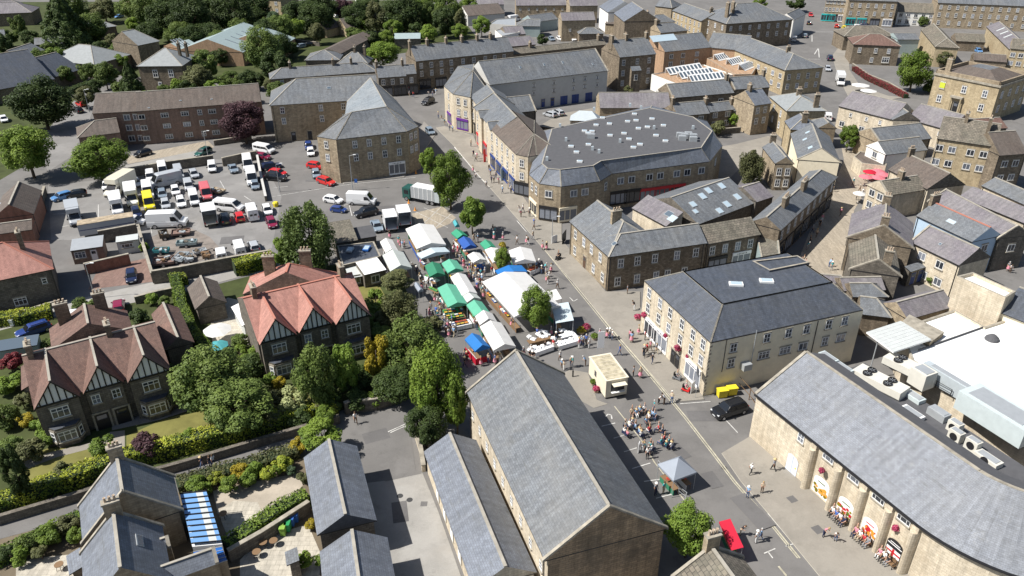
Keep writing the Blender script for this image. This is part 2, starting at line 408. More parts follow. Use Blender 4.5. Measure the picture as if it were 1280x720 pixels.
    for c_ in chim:
        tx,off=c_[0],(c_[1]if len(c_)>1 else 0);ww=c_[2]if len(c_)>2 else 1.2
        cc=P(tx*L,w+off,0);wdir=(Y,X)if len(c_)>3 and c_[3]else(Y,X)
        mm=chimney_mesh(cc,Y if(tx<.03 or tx>.97 or not(len(c_)>3))else X,X if(tx<.03 or tx>.97 or not(len(c_)>3))else Y,he+(0 if abs(off)>1 else.3*(hr-he)),hr+chh,ww,.62,pots,chmat or('stone_brown'))
        wbuild(mm,'chimney',root,ro)
    W=Wing();W.P,W.L,W.D,W.w,W.he,W.hr,W.X,W.Y,W.root,W.i0,W.i1,W.yo,W.far=P,L,D,w,he,hr,X,Y,root,i0,i1,yo,far
    W.roof,W.wallmat,W.roofmat,W.ro=ro,wall,roof,ro
    for sd,spec in(win or{}).items():
        specs=spec if isinstance(spec,list)else[spec]
        for sp in specs:wins(W,sd,*sp)
    return W
def side(W,sd):
    """p(t, z) and outward normal of a wall side"""
    if sd==0:return(lambda t,z:W.P(W.i0+t*(W.L-W.i0-W.i1),W.yo,z)),-W.Y
    if sd==2:return(lambda t,z:W.P(W.i0+t*(W.L-W.i0-W.i1),W.D-W.yo,z)),W.Y
    if sd==1:return(lambda t,z:W.P(W.L-W.i1,W.yo+t*(W.D-2*W.yo),z)),W.X
    return(lambda t,z:W.P(W.i0,W.yo+t*(W.D-2*W.yo),z)),-W.X
def wins(W,sd,cols,zs,kind='sash',sc=(1,1)):
    f,n=side(W,sd)
    if isinstance(cols,int):cols=[(i+.5)/cols for i in range(cols)]
    for z in(zs if isinstance(zs,(list,tuple))else[zs]):
        for t in cols:opening(W.root,kind,f(t,z),n,sc,W.far)
def cross_gable(W,sd,t0,t1,proj=.0,back=None,timber=False,drop=0.,pitch=None,wall=None,roof=None,cop=False,win=(),wk='sash',ridge='ridge',depth_in=None,base=-.3):
    """a gabled cross wing on side sd of wing W, from t0 to t1 along it"""
    f,n=side(W,sd);he=W.he-drop
    p0,p1=f(t0,0),f(t1,0);u=(p1-p0);wd=u.length;u.normalize()
    pit=pitch or(W.hr-W.he)/W.w;h=he+wd/2*pit
    dep=depth_in or W.w+.2
    Z=Vector((0,0,1));wall=wall or W.wallmat;roof=roof or W.roofmat
    m=MB();q=[p0+n*proj+u*.25,p1+n*proj-u*.25,p1-n*.5-u*.25,p0-n*.5+u*.25];m.prism(q,base,he-.02,wall);wbuild(m,'wall',W.root)
    m=MB();o=proj+.35 if not cop else proj+.04
    a,b,e=p0+n*o+Z*he,p1+n*o+Z*he,(p0+p1)/2+n*o+Z*h
    a2,b2,e2=p0-n*dep+Z*he,p1-n*dep+Z*he,(p0+p1)/2-n*dep+Z*h
    for q in([a,e,e2,a2],[b,b2,e2,e]):
        nn=(q[1]-q[0]).cross(q[2]-q[1])
        if nn.z<0:q.reverse()
        m.face(q,roof)
    tri=[a,b,e]
    nn=(b-a).cross(e-b)
    if nn.dot(n)<0:tri.reverse()
    if timber:
        m.face([p-n*.3 for p in tri],'plaster_white')
        # soffit and barge boards
        for pp in(a,b):
            ed=e-pp;m.box(pp-n*.3-Z*.22,n*.32,ed,Z*.2,'timber_black')
        m.box(a-n*.3-Z*.1+u*.1,u*(wd-.2),n*.08,Z*.22,'timber_black')
        k=int(wd/.62)
        for i in range(1,k):
            x=i*wd/k;hh=min(x,wd-x)*pit
            if hh>.35:m.box(a-n*.295+u*(x-.07)+Z*.1,u*.14,n*.05,Z*(hh-.2),'timber_black')
    else:
        m.face(tri,wall)
        if cop:
            for pp in(a,b):
                ed=e-pp;m.box(pp-n*.3-Z*.05,n*.32,ed,Z*.25,'coping')
    if ridge:
        m.box(e-u*.13-Z*.03,u*.26,-n*(o+dep),Z*.1,ridge)
    ro=wbuild(m,'roof',W.root)
    for t,z,kd in win:
        opening(W.root,kd,p0+(p1-p0)*t+n*(proj)+Z*z,n,(1,1),W.far)
    return ro
def poly_roof(root,he,E,hr,T,Fs,wall='stone_tan',roof='slate_blue',base=-.3,flat='felt',eb=0,ridge='ridge',Fw=()):
    """irregular block: eave loop E at he, upper points T at hr, faces as index strings; upper-case face list Fw is wall"""
    e=[at(p,he)if not isinstance(p,Vector)else p for p in E];t=[at(p,hr)if not isinstance(p,Vector)else p for p in T]
    m=MB();m.prism([(p.x,p.y)for p in e],base,he-.14,wall);wbuild(m,'wall',root)
    m=MB();m.prism([(p.x,p.y)for p in e],he-.14,he-.002,'gutter')
    def g(s):return[e[int(k[1:])]if k[0]=='e' else t[int(k[1:])]for k in s.split()]
    for s in Fs:
        mat=roof
        if s[0]=='*':s=s[1:];mat=flat
        if s[0]=='#':s=s[1:];mat=wall
        q=g(s);n=Vector((0,0,0))
        for i in range(len(q)):n+=q[i-1].cross(q[i])
        if n.z<0 and mat!=wall:q=list(reversed(q))
        m.face(q,mat)
        if ridge and mat==roof:
            for i in range(len(q)):
                p,r_=q[i-1],q[i]
                if(p.z>he+.5 or r_.z>he+.5)and(r_-p).length>.3:
                    d=(r_-p).normalized();sd=d.cross(Vector((0,0,1)))
                    if sd.length<.1:continue
                    sd=sd.normalized()*.11;m.box(p-sd-Vector((0,0,.03)),r_-p,sd*2,(0,0,.08),ridge)
    ro=wbuild(m,'roof',root)
    return e,t,ro
def edge_wins(root,e,i,j,cols,zs,kind='sash',far=False,inward=None):
    """openings along a poly_roof wall from corner i to j"""
    p,q=Vector((e[i].x,e[i].y,0)),Vector((e[j].x,e[j].y,0));u=(q-p).normalized();n=Vector((u.y,-u.x,0))
    c=sum((Vector((k.x,k.y,0))for k in e),Vector())/len(e)
    if n.dot((p+q)/2-c)<0:n=-n
    if isinstance(cols,int):cols=[(k+.5)/cols for k in range(cols)]
    for z in(zs if isinstance(zs,(list,tuple))else[zs]):
        for t in cols:opening(root,kind,p+(q-p)*t+n*.01+Vector((0,0,z)),n,(1,1),far)
    return p,q,u,n
def flat_block(root,pts,h,wall='stone_tan',top='felt',par=.35,base=-.3,z=None):
    e=[at(p,h)if not isinstance(p,Vector)else p for p in pts]
    m=MB();m.prism([(p.x,p.y)for p in e],base,h-par,wall,wall);wbuild(m,'wall',root)
    c=sum(e,Vector())/len(e)
    m=MB()
    a=sum(e[i-1][0]*e[i][1]-e[i][0]*e[i-1][1]for i in range(len(e)))
    if a<0:e=list(reversed(e))
    n_=len(e);inn=[]
    for i in range(n_):
        d0=(e[i]-e[i-1]).normalized();d1=(e[(i+1)%n_]-e[i]).normalized()
        n0,n1=Vector((-d0.y,d0.x,0)),Vector((-d1.y,d1.x,0));k=(n0+n1);k=k/(max(.3,1+n0.dot(n1)))
        inn.append(e[i]+k*.28)
    for i in range(n_):
        j=(i+1)%n_
        m.solid([Vector((p.x,p.y,h-par))for p in(e[i],e[j],inn[j],inn[i])],[Vector((p.x,p.y,h))for p in(e[i],e[j],inn[j],inn[i])],wall,'coping')
    m.face([Vector((p.x,p.y,h-par+.02))for p in inn],top)
    ro=wbuild(m,'roof',root)
    return e,ro
plain('pot_orange',(.75,.3,.04),.6);plain('sign_pale',(.62,.68,.78),.6);plain('yellow',(.75,.6,.03),.6);plain('banner_yellow',(.55,.6,.05),.6)
coursed('stone_gold',(.48,.395,.255),(.37,.30,.19),(.3,.24,.15),.6,.3,.016,(.28,.21,.13),.5,.9,.2)
plain('metal_pale',(.25,.265,.265),.6,var=.12)
coursed('slate_pale',(.22,.235,.262),(.175,.187,.21),(.10,.105,.11),.34,.2,.012,(.20,.205,.21),.5,.55,.5,patch=((.33,.32,.29),.25))
plain('stained_top',(.36,.29,.2),.9,var=.35);plain('navy_stripe',(.02,.04,.15),.5)
plain('kiosk_cream',(.70,.64,.50),.6,var=.06);plain('kiosk_roof',(.42,.37,.26),.9,var=.4);plain('metal_pale2',(.50,.56,.56),.5,var=.06)
plain('trim_dark',(.05,.05,.05),.6)
coursed('slate_sunlit',(.24,.27,.29),(.20,.225,.245),(.13,.14,.15),.34,.26,.014,(.3,.31,.31),.5,.6,.4)  # paler slate, sunlight painted into one face of the corner block roof
# ------------------------------------------------------------------ the ground and what is laid on it
g=MB();g.face([(-1500,-60,0),(1500,-60,0),(1500,2600,0),(-1500,2600,0)],'asphalt')
tag(g.build('ground'),kind='structure')
sheet('meadow',[(-1500,-12),(2700,-12),(2700,-60),(-1500,-60)],'rough_grass',.004)
sheet('grounds',[(-420,60),(60,95),(110,140),(60,190),(-60,260),(-500,260)],'rough_grass',.004)
sheet('far_grounds',[(-300,4),(560,0),(600,52),(480,70),(330,108),(120,92),(-300,60)],'rough_grass',.006)
sheet('back_street',[(46,178),(70,150),(100,118),(122,122),(112,150),(90,195),(60,215)],'asphalt_pale',.012)
sheet('forecourt',[(155,196),(260,176),(268,184),(235,191),(160,205)],'cobble',.012)
sheet('street',[(155,207),(262,185),(268,192),(230,204),(166,216)],'concrete',.016)
sheet('car_park',[(60,232),(150,222),(262,200),(325,193),(352,246),(340,310),(190,352),(172,300),(64,300)],'asphalt_pale',.008)
sheet('builders_yard',[(182,300),(215,284),(240,286),(262,296),(282,318),(196,340)],'yard',.016)
sheet('brick_drive',[(110,362),(128,326),(160,328),(186,322),(193,352)],'block_paving',.014)
sheet('lane',[(-40,410),(70,382),(130,366),(200,351),(300,328),(345,322),(352,334),(300,346),(262,356),(222,366),(142,384),(60,397),(-40,424)],'concrete',.018)
sheet('garden',[(-60,424),(60,399),(222,368),(262,358),(300,348),(350,336),(430,330),(470,345),(500,345),(512,372),(528,405),(548,440),(565,470),(560,482),(520,492),(430,512),(380,530),(270,570),(190,590),(-60,662)],'rough_grass',.006)
sheet('lower_garden',[(-60,690),(110,640),(240,612),(380,570),(400,580),(420,720),(400,800),(-60,800)],'earth',.006)
sheet('lawn',[(20,577),(60,560),(112,556),(140,552),(150,572),(100,592),(70,604),(30,608)],'lawn',.012)
sheet('front_lawn',[(158,545),(200,526),(262,508),(300,520),(292,548),(210,560),(190,575),(158,565)],'lawn',.013)
sheet('back_lawn',[(440,345),(470,350),(490,385),(520,400),(500,410),(468,402),(448,368)],'lawn',.012)
sheet('side_lawn',[(322,486),(380,484),(390,500),(340,510),(322,500)],'lawn',.012)
sheet('garden_path',[(28,578),(60,566),(120,552),(138,540),(156,538),(156,562),(140,562),(132,556),(70,572),(34,586)],'paving_warm',.018)
sheet('terrace',[(140,538),(200,525),(262,505),(240,500),(140,524)],'paving',.016)
sheet('patio',[(262,388),(285,372),(318,380),(322,428),(295,434),(266,430)],'flagstone',.014)
sheet('footpath',[(-60,686),(0,666),(60,650),(102,637),(218,598),(300,573),(380,548),(440,527),(500,505),(512,524),(470,548),(420,556),(330,568),(220,604),(105,645),(0,674),(-60,700)],'asphalt',.020)
sheet('side_road',[(425,545),(470,528),(500,506),(560,492),(600,480),(620,510),(560,540),(500,540),(440,556)],'asphalt',.022)
sheet('courtyard_entrance',[(448,552),(512,535),(520,590),(528,592),(482,602),(470,590)],'asphalt',.024)
sheet('courtyard',[(440,606),(482,601),(528,591),(548,640),(590,760),(420,800)],'concrete',.020)
sheet('gravel_drive',[(266,614),(300,606),(370,592),(383,602),(362,625),(322,650),(300,668),(285,668),(272,640)],'gravel',.020)
sheet('patio_terrace',[(272,640),(292,626),(322,628),(328,642),(302,668),(285,672)],'flagstone',.026)
sheet('lower_patio',[(20,703),(50,697),(100,692),(96,770),(20,770)],'flagstone',.020)
sheet('back_patio',[(300,700),(318,682),(345,668),(385,655),(400,690),(400,740),(300,740)],'flagstone',.022)
# pavements with kerbs
sheet('pavement',[(566,181),(602,223),(640,266),(680,312),(722,360),(745,388),(765,412),(800,452),(845,503),(880,500),(860,440),(800,385),(800,365),(757,365),(702,300),(702,278),(660,255),(640,225),(600,192),(592,170),(556,158),(545,160)],'paving_warm',.11,'kerb')
sheet('lower_pavement',[(902,567),(926,602),(960,642),(1036,735),(1060,770),(1200,790),(1150,712),(1020,604),(948,540)],'paving_warm',.11,'kerb')
sheet('market_pavement',[(530,152),(545,168),(505,222),(430,230),(425,226),(500,217)],'paving',.10,'kerb')
sheet('hall_forecourt',[(700,470),(712,462),(735,466),(746,500),(760,505),(742,510),(724,500)],'paving_warm',.028)
sheet('parking_court',[(670,160),(700,142),(760,132),(762,156),(700,165)],'paving_warm',.012)
sheet('shopping_street',[(1003,345),(1000,320),(1012,290),(1030,262),(1046,222),(1055,200),(1052,185),(1075,190),(1084,210),(1085,235),(1068,262),(1060,300),(1058,345),(1010,352)],'cobble',.014)
sheet('alley',[(935,200),(900,235),(890,185),(920,180),(960,170),(1010,190),(1000,220),(960,222)],'paving_warm',.012)
sheet('upper_pavement',[(1048,96),(1040,70),(1054,52),(1060,66),(1062,88),(1075,108),(1110,120),(1130,122),(1095,128),(1060,120)],'paving_warm',.11,'kerb')
sheet('upper_road',[(990,165),(1010,120),(1022,100),(1010,70),(1006,30),(1012,6),(1034,6),(1030,25),(1054,34),(1120,38),(1120,44),(1070,44),(1052,50),(1042,68),(1048,92),(1060,118),(1046,140),(1030,165)],'asphalt',.010)
sheet('loading_bay',[(515,267),(553,258),(570,272),(562,280),(530,292),(521,285)],'cobble',.012)
# painted lines
def line(name,pts,w,mat='tarmac_white',z=.034,dash=None):
    P=[at(p)for p in pts];mb=MB()
    for a,b in zip(P,P[1:]):
        d=(b-a);L=d.length;d.normalize();n=Vector((-d.y,d.x,0))*w/2
        k=0
        while k<L:
            e=min(L,k+(dash[0]if dash else L))
            p,q=a+d*k,a+d*e
            mb.face([(*(v.xy),z)for v in(p+n,p-n,q-n,q+n)],mat)
            k+=(sum(dash)if dash else L)
    return tag(mb.build(name),kind='structure')
ke=[(640,262),(680,308),(719,356),(742,384),(762,409),(797,449),(858,522),(892,566),(920,603),(956,644),(1000,698)]
line('yellow_line',ke,.16,'tarmac_yellow');line('yellow_line',[(x-3,y)for x,y in ke],.12,'tarmac_yellow')
line('kerb_line',[(568,184),(600,222),(640,262)],.2,'tarmac_white')
line('road_marking',[(712,372),(717,377),(722,374)],.14);line('road_marking',[(646,276),(658,290)],.14)
for a,b in(((752,533),(769,529)),((767,548),(781,544)),((780,565),(796,560)),((790,586),(813,579)),((805,602),(828,599)),((820,623),(840,618)),((834,645),(846,641))):
    line('bay_line',[a,b],.13)
line('bay_edge_line',[(768,508),(784,528),(800,548),(818,578),(835,600),(855,625)],.13,'tarmac_yellow')
line('bay_line',[(960,642),(992,680),(982,683)],.13);line('bay_line',[(955,692),(969,686)],.12);line('bay_line',[(850,505),(888,502)],.12);line('bay_line',[(907,525),(922,541)],.12)
line('bay_line',[(960,690),(966,698)],.12);line('yellow_line',[(973,708),(983,720)],.2,'tarmac_yellow')
for a,b in(((340,246),(440,230)),((440,230),(520,222)),((342,235),(360,233)),((184,266),(190,292)),((123,256),(123,275)),((305,245),(314,251)),((262,215),(275,213)),((212,212),(240,208)),((275,226),(283,240)),((222,222),(228,230)),((434,246),(440,270)),((430,257),(442,253)),((66,268),(83,267)),((76,284),(96,280))):
    line('car_park_line',[a,b],.13)
for a,b in(((485,540),(505,531)),((488,541),(508,532)),((505,531),(545,520)),((505,534),(545,523))):line('road_marking',[a,b],.12)
for a,b in(((520,265),(560,285)),((530,260),(566,275)),((524,285),(552,258)),((538,290),(566,266))):line('loading_bay_line',[a,b],.1,'tarmac_white')
# a triangle and island hatching on the upper road
for a,b in(((1018,68),(1023,60)),((1023,60),(1024,72)),((1010,74),(1026,74)),((1014,40),(1044,40)),((1015,52),(1015,44))):line('road_marking',[a,b],.3)
line('wheelchair_symbol',[(757,521),(760,518),(764,519),(765,524)],.16)
# repairs and covers in the tarmac
for i,(x,y,w,h,r)in enumerate([(720,400,3,1.2,.4),(845,560,4,1.4,-1.1),(890,600,1.5,2.5,.3),(760,455,2,3.5,.2),(700,345,6,.8,-.9),(640,290,3,1.4,-.9),(470,545,3,2,.4),(500,640,1.6,3,.2),(530,630,.7,.7,0),(245,235,5,2,.2),(290,300,4,3,.2),(400,225,6,1.2,.2),(560,240,3,2,.5),(940,640,2,5,.4),(990,625,.9,.9,.4),(1022,663,1,1,.4),(880,520,4,2,0),(480,260,5,2,.1),(380,550,3,1,.5)]):
    c=at((x,y));m=MB();q=[(c.x+a*w*math.cos(r)-b*h*math.sin(r),c.y+a*w*math.sin(r)+b*h*math.cos(r))for a,b in((-.5,-.5),(.5,-.5),(.5,.5),(-.5,.5))]
    zz=.118 if i in(13,14,15)else.03
    m.face([(u,v,zz)for u,v in q],'asphalt_dark');tag(m.build('tarmac_patch' if w>1 else 'inspection_cover'),kind='structure')
for x,y in((500,620),(512,625),(800,500),(825,530),(690,330),(905,585),(615,245),(300,270),(455,250)):
    c=at((x,y));m=MB();m.face([(c.x+.34*math.cos(a*PI/6),c.y+.34*math.sin(a*PI/6),.032)for a in range(12)],'trim_dark');tag(m.build('manhole_cover'),kind='structure')
# ------------------------------------------------------------------ buildings, near to far
R1,R2,R3=[1.6],[4.3,1.6],[7.0,4.3,1.6]
# the great market hall and its low range
b=building('market_hall','long pale-walled hall with a blue-grey slate roof and coped gable, beside the seated crowd',(681,701),6.6)
w=wing(b,(681,701),(583,489),(652,450),6.6,'stone_pale','slate_grey',ends='gg',cop='01',pitch=.75,gw='stone_streaked',win={0:([.06,.17,.28,.39,.5,.61,.72,.83,.94],4.2,'small',(1,1.1))})
m=MB();m.box(w.P(.005,w.yo+.01,-.3),w.X*.03,w.Y*(w.D-2*w.yo-.02),Vector((0,0,6.75)),'stone_streaked');tag(wbuild(m,'end_wall',b),'dark streaked stone end wall')
b=building('low_range','long low slate-roofed range tight against the left side of the great hall',(13,1060,720),3)
w=wing(b,(13,1088,790),(13,838,98),(13,970,8),3.2,'stone_pale','slate_blue',ends='gg',pitch=.62,win={0:([.3,.45,.6,.75],1.6,'door_white')})
# garages in the yard
b=building('garage_block','dark slate roofed outbuilding with a black gable at the head of the concrete courtyard',(13,305,517),4)
wing(b,(13,305,517),(13,238,128),(13,400,200),4,'stone_grey','slate_blue',ends='gg',pitch=.62,gw='slate_dark')
b=building('garage_block','slate roofed outbuilding stepped lower in front, cut by the bottom edge of the view',(13,330,800),3.6)
wing(b,(13,345,900),(13,318,598),(13,495,600),3.6,'stone_grey','slate_blue',ends='gg',pitch=.62)
# black slate house bottom left
b=building('slate_house','dark slate house with stone copings and glazed lean-to at the bottom left corner',(12,405,555),4.6,'house')
wing(b,(12,412,560),(12,395,362),(12,605,260),4.2,'stone_tan','slate_blue',ends='gg',cop='01',pitch=1.0,chim=[(.99,0,1.3)],chmat='stone_tan',chh=1.1)
W=wing(b,(12,425,900),(12,405,596),(12,575,470),4.2,'stone_tan','slate_blue',ends='gg',cop='1',pitch=1.0,chim=[(.985,0,1.4)],sky=[(2,.55,.48,1.5,.7)],chmat='stone_tan',chh=1.1)
cross_gable(W,2,.60,.80,.6,cop=True,drop=.4,wall='stone_tan',depth_in=4)
cross_gable(W,2,.05,.33,4.2,cop=True,drop=.4,wall='stone_tan',depth_in=4)
m=MB();P=[at((12,X,Y),3.6)for X,Y in((900,312),(1032,298),(1108,548),(958,562))]
m.prism([(p.x,p.y)for p in P],0,3.3,'white_paint','white_paint');wbuild(m,'conservatory_frame',b)
m=MB()
for k in range(9):
    t0,t1=k/9,(k+.86)/9
    q=[P[0].lerp(P[3],t0),P[1].lerp(P[2],t0),P[1].lerp(P[2],t1),P[0].lerp(P[3],t1)]
    mid1,mid2=q[0].lerp(q[1],.6),q[3].lerp(q[2],.6);m3,m4=q[0].lerp(q[1],.86),q[3].lerp(q[2],.86)
    for quad,mt in(([q[0],mid1,mid2,q[3]],'glass_pale'),([mid1,m3,m4,mid2],'poly_sheet'),([m3,q[1],q[2],m4],'glass_pale')):
        if(quad[1]-quad[0]).cross(quad[2]-quad[1]).z<0:quad.reverse()
        m.face(quad,mt)
for k in range(10):
    a_,b_=P[0].lerp(P[3],(k-.07)/9),P[1].lerp(P[2],(k-.07)/9);m.box(a_-Vector((0,0,.02)),b_-a_,Vector((0,.1,0)),(0,0,.1),'black')
wbuild(m,'glass_roof',b)
m=MB();P=[at((12,X,Y),3.2)for X,Y in((965,598),(1108,572),(1135,640),(985,692))]
m.prism([(p.x,p.y)for p in P],0,3.1,'stone_tan','glass_blue')
for k in range(5):a_,b_=P[0].lerp(P[3],k/4),P[1].lerp(P[2],k/4);m.box(a_-Vector((0,0,.15)),b_-a_,Vector((0,.06,0)),(0,0,.12),'metal_grey')
wbuild(m,'glass_roof',b)
b=building('garden_shed','small slate roofed shed against the left side of the dark slate house',(12,330,640),2.4,'shed')
wing(b,(12,345,715),(12,330,620),(12,405,600),2.4,'stone_grey','slate_blue',ends='gg',mono=True,pitch=.3)
b=building('garden_shed','small grey roofed shed on the flagged yard beside the stepped outbuilding',(13,155,660),2.3,'shed')
wing(b,(13,153,668),(13,143,600),(13,205,575),2.3,'stone_grey','slate_grey',ends='gg',mono=True,pitch=.2)
b=building('stone_house','brown stone-slated house with coped gable and chimney cluster, bottom edge under the round tree',(14,800,712),5,'house')
wing(b,(14,960,960),(14,802,714),(14,1010,590),5.0,'stone_tan','stone_slab',ends='gg',cop='1',pitch=.7,chim=[(.985,0,1.3)],chmat='stone_tan')
# half timbered pairs
def villa(label,a,c,r,roof,rear,base_px,chims,ridgem):
    b=building('half_timbered_house',label,a,0,'house')
    W=wing(b,a,c,r,5.7,'stone_grey',roof,ends='gg',pitch=.5,ridge=ridgem,chim=chims,pots=3)
    for t0,t1 in((.0,.325),(.345,.645),(.665,1.0)):
        pr=.9 if t0!=.345 else.5
        cross_gable(W,0,t0,t1,pr,timber=True,ridge=ridgem,pitch=(W.hr-W.he-.05)*2/((t1-t0)*(W.L-.08)))
    for t in(.16,.83):
        opening(b,'wide',side(W,0)[0](t,4.3)-W.Y*.92,-W.Y,(1.1,1.15))
        # bay window
        m=MB();f,n=side(W,0);c0=f(t,0)+n*.9;u=W.X
        pts=[c0-u*1.7,c0-u*1.1+n*.9,c0+u*1.1+n*.9,c0+u*1.7]
        m.prism([(p.x,p.y)for p in pts],0,2.7,'stone_grey','slate_dark')
        bay=wbuild(m,'bay',b)
        opening(b,'wide',c0+n*.92+Vector((0,0,1.5)),n,(1.15,1.1))
        for sg in(-1,1):
            mid=(pts[0]+pts[1])/2 if sg<0 else(pts[2]+pts[3])/2
            dd=(pts[1]-pts[0])if sg<0 else(pts[3]-pts[2]);nn=Vector((dd.y,-dd.x,0)).normalized()
            if nn.dot(n)<0:nn=-nn
            opening(b,'small',mid+nn*.02+Vector((0,0,1.5)),nn,(1,1.4))
    for t in(.42,.57):
        opening(b,'sash',side(W,0)[0](t,4.4)-W.Y*.52,-W.Y,(.95,.8))
        opening(b,'door_black',side(W,0)[0](t,1.1)-W.Y*.52,-W.Y,(1.5,1.1))
    return b,W
b,W=villa('brown-tiled pair of houses with three black-and-white gables, left of the garden trees',(8,165,590),(8,850,396),(8,455,250),'tile_brown',True,None,[(.06,0,1.5),(.64,.2,1.5)],'ridge')
for a_,c_,r_ in(((8,825,312),(8,762,148),(8,890,250)),):wing(b,a_,c_,r_,4.6,'stone_grey','tile_brown',ends='gg',pitch=.75,ext=(0,1))
wing(b,(8,255,292),(8,245,205),(8,440,180),5.6,'stone_grey','tile_brown',ends='gg',pitch=.52,chim=[(.8,-2.6,1.6),(.9,1.9,1.5)],ext=(1,0))
wing(b,(8,106,512),(8,104,392),(8,146,380),2.6,'stone_grey','tile_brown',ends='gg',mono=True,pitch=.4)
b,W=villa('red-tiled pair of houses with three black-and-white gables, in the middle of the gardens',(9,8,268),(9,568,124),(9,235,-20),'tile_red',True,None,[(.10,.2,1.5),(.9,.3,1.5)],'ridge_red')
wing(b,(5,-60,735),(5,-30,665),(5,150,640),5.6,'stone_grey','tile_red',ends='gh',pitch=.5,ridge='ridge_red',chim=[(.5,-2.8,1.6),(.75,2.2,1.6)],ext=(1,0))
b=building('conservatory','white framed conservatory against the left wall of the red-tiled houses',(8,1180,100),2.5)
wing(b,(8,1210,190),(8,1155,95),(8,1255,38),2.5,'poly_sheet','white_paint',ends='gg',mono=True,pitch=.25,ridge=None)
b=building('garden_outbuilding','brown hip-ended outbuilding with a dark gable beside the hedge and patio',(8,975,108),2.6)
wing(b,(8,975,108),(8,935,0),(8,1045,42),2.7,'stone_grey','concrete_tile',ends='gg',pitch=.7)
# west houses
b=building('red_roofed_house','house with a broad hipped red tile roof at the left edge',(4,268,625),5.4,'house')
W=wing(b,(4,-280,740),(4,268,625),(4,65,482),5.6,'stone_grey','tile_red',ends='gh',pitch=.62,ridge='ridge_red',chim=[(.76,-.3,1.4)],win={0:[([.9],3.9,'small'),([.62],1.4,'wide')],1:([.5],4,'small')})
b=building('brown_roofed_barn','brown tiled barn under the big trees at the left edge of the car park',(4,175,345),4.2)
wing(b,(4,168,350),(4,210,232),(4,88,200),4.2,'brick_red','concrete_tile',ends='gg',pitch=.7)
b=building('pale_roofed_annexe','pale sheet-roofed red brick annexe in front of the brown barn',(4,135,362),3.6)
wing(b,(4,-90,388),(4,136,364),(4,130,280),3.6,'brick_red','metal_grey',ends='gg',mono=True,pitch=.18,ridge=None)
b=building('low_outbuilding','low dark tiled outbuilding behind the red hipped roof',(4,100,430),3)
wing(b,(4,-40,455),(4,160,428),(4,60,390),3,'brick_red','concrete_tile',ends='gg',pitch=.5)
b=building('garden_studio','flat grey-roofed garden studio with white windows and a white door',(4,350,535),2.6)
W=wing(b,(4,350,535),(4,512,512),(4,490,458),2.7,'brick_brown','metal_grey',ends='gg',mono=True,pitch=.1,ridge=None,win={0:[([.25],1.6,'wide',(1,.9)),([.68],1.15,'door_white',(.9,1))]})
b=building('green_shed','pale green timber shed with a dark window, behind the brick garden wall',(4,590,525),2.3,'shed')
wing(b,(4,578,492),(4,690,476),(4,685,448),2.5,'poly_sheet','poly_sheet',ends='gg',mono=True,pitch=.1,ridge=None,win={0:([.45],1.5,'strip',(.8,.9))})
b=building('greenhouse','long low glasshouse with dark panes behind the parked blue estate car',(8,0,300),2.2)
wing(b,(8,-60,325),(8,185,285),(8,180,232),2.2,'metal_teal','roof_window_glass',ends='gg',mono=True,pitch=.15,ridge=None)
# flats
b=building('block_of_flats','long brown brick block of flats three storeys high, above the van park',(0,700,560),0)
W=wing(b,(0,680,557),(1,25,508),(0,1100,430),8.2,'brick_brown','concrete_tile',ends='gg',pitch=.5,sky=[(0,.1,.1,.5,.3),(0,.35,.35,.5,.3),(0,.6,.3,.5,.3)])
for t,k in((.03,'pair'),(.21,'wide'),(.37,'wide'),(.49,'sash'),(.59,'wide'),(.86,'wide')):
    for z in(6.7,4.1,1.5):opening(b,k,side(W,0)[0](t,z),-W.Y,(1,.8))
wing(b,(0,460,568),(0,690,556),(0,585,462),8.0,'brick_brown','concrete_tile',ends='gg',pitch=.5,win={0:([.72,.93],(6.6,4.1,1.5),'pair')})
wing(b,(0,385,690),(0,600,662),(0,480,602),4.5,'brick_brown','concrete_tile',ends='hg',pitch=.5)
# the bank block with its octagonal front
b=building('corner_block','tan stone block with a many-sided hipped slate roof, facing the coach park',(1,400,697),0)
W=wing(b,(1,65,528),(1,470,503),(1,300,388),9.1,'stone_tan','slate_grey',ends='hg',pitch=.64,ext=(0,7),win={0:[([.1,.45,.66],(7.7,5.1)),([.17,.32],1.2,'door_black')]},sky=[(0,.55,.5,1,.8),(0,.9,.5,1,.8)])
e,t,ro=poly_roof(b,9.5,[(1,305,682),(1,400,698),(1,755,657),(1,812,632),(1,700,500),(1,600,430),(1,455,508),(1,445,572)],12.9,[(1,478,560),(1,652,533),(1,572,388)],['e0 e1 t0','e1 e2 t1 t0','e2 e3 t1','e3 e4 t2 t1','e4 e5 t2','e5 e6 t2','*e6 e7 t0 t1 t2','e7 e0 t0'],wall='stone_tan',roof='slate_grey',flat='slate_sunlit')
edge_wins(b,e,1,2,[.25,.45,.66,.87],(8.0,5.2));edge_wins(b,e,0,1,[.45],(8.0,5.2));edge_wins(b,e,2,3,[.3,.7],(8.0,5.2));edge_wins(b,e,1,2,[.82],1.5,'shop');edge_wins(b,e,3,4,6,(6.9,4.3));edge_wins(b,e,3,4,4,1.3,'shop_purple')
b=building('stone_row','long low slate-roofed stone row with two chimneys behind the corner block',(1,65,395),0)
wing(b,(1,68,397),(1,608,358),(1,330,325),5.6,'stone_brown','slate_grey',ends='hh',pitch=.6,chim=[(.2,0),(.6,0),(.77,0)],win={0:([.1,.2,.9],4.3)})
b=building('workshop','long low workshop with a white-edged grey roof behind the stone row',(1,420,268),0)
wing(b,(1,425,268),(1,598,178),(1,470,190),4,'stone_grey','concrete_tile',ends='gg',pitch=.35,ridge=None)
wing(b,(1,242,302),(1,418,300),(1,330,250),3.6,'stone_grey','slate_grey',ends='hh',pitch=.4)
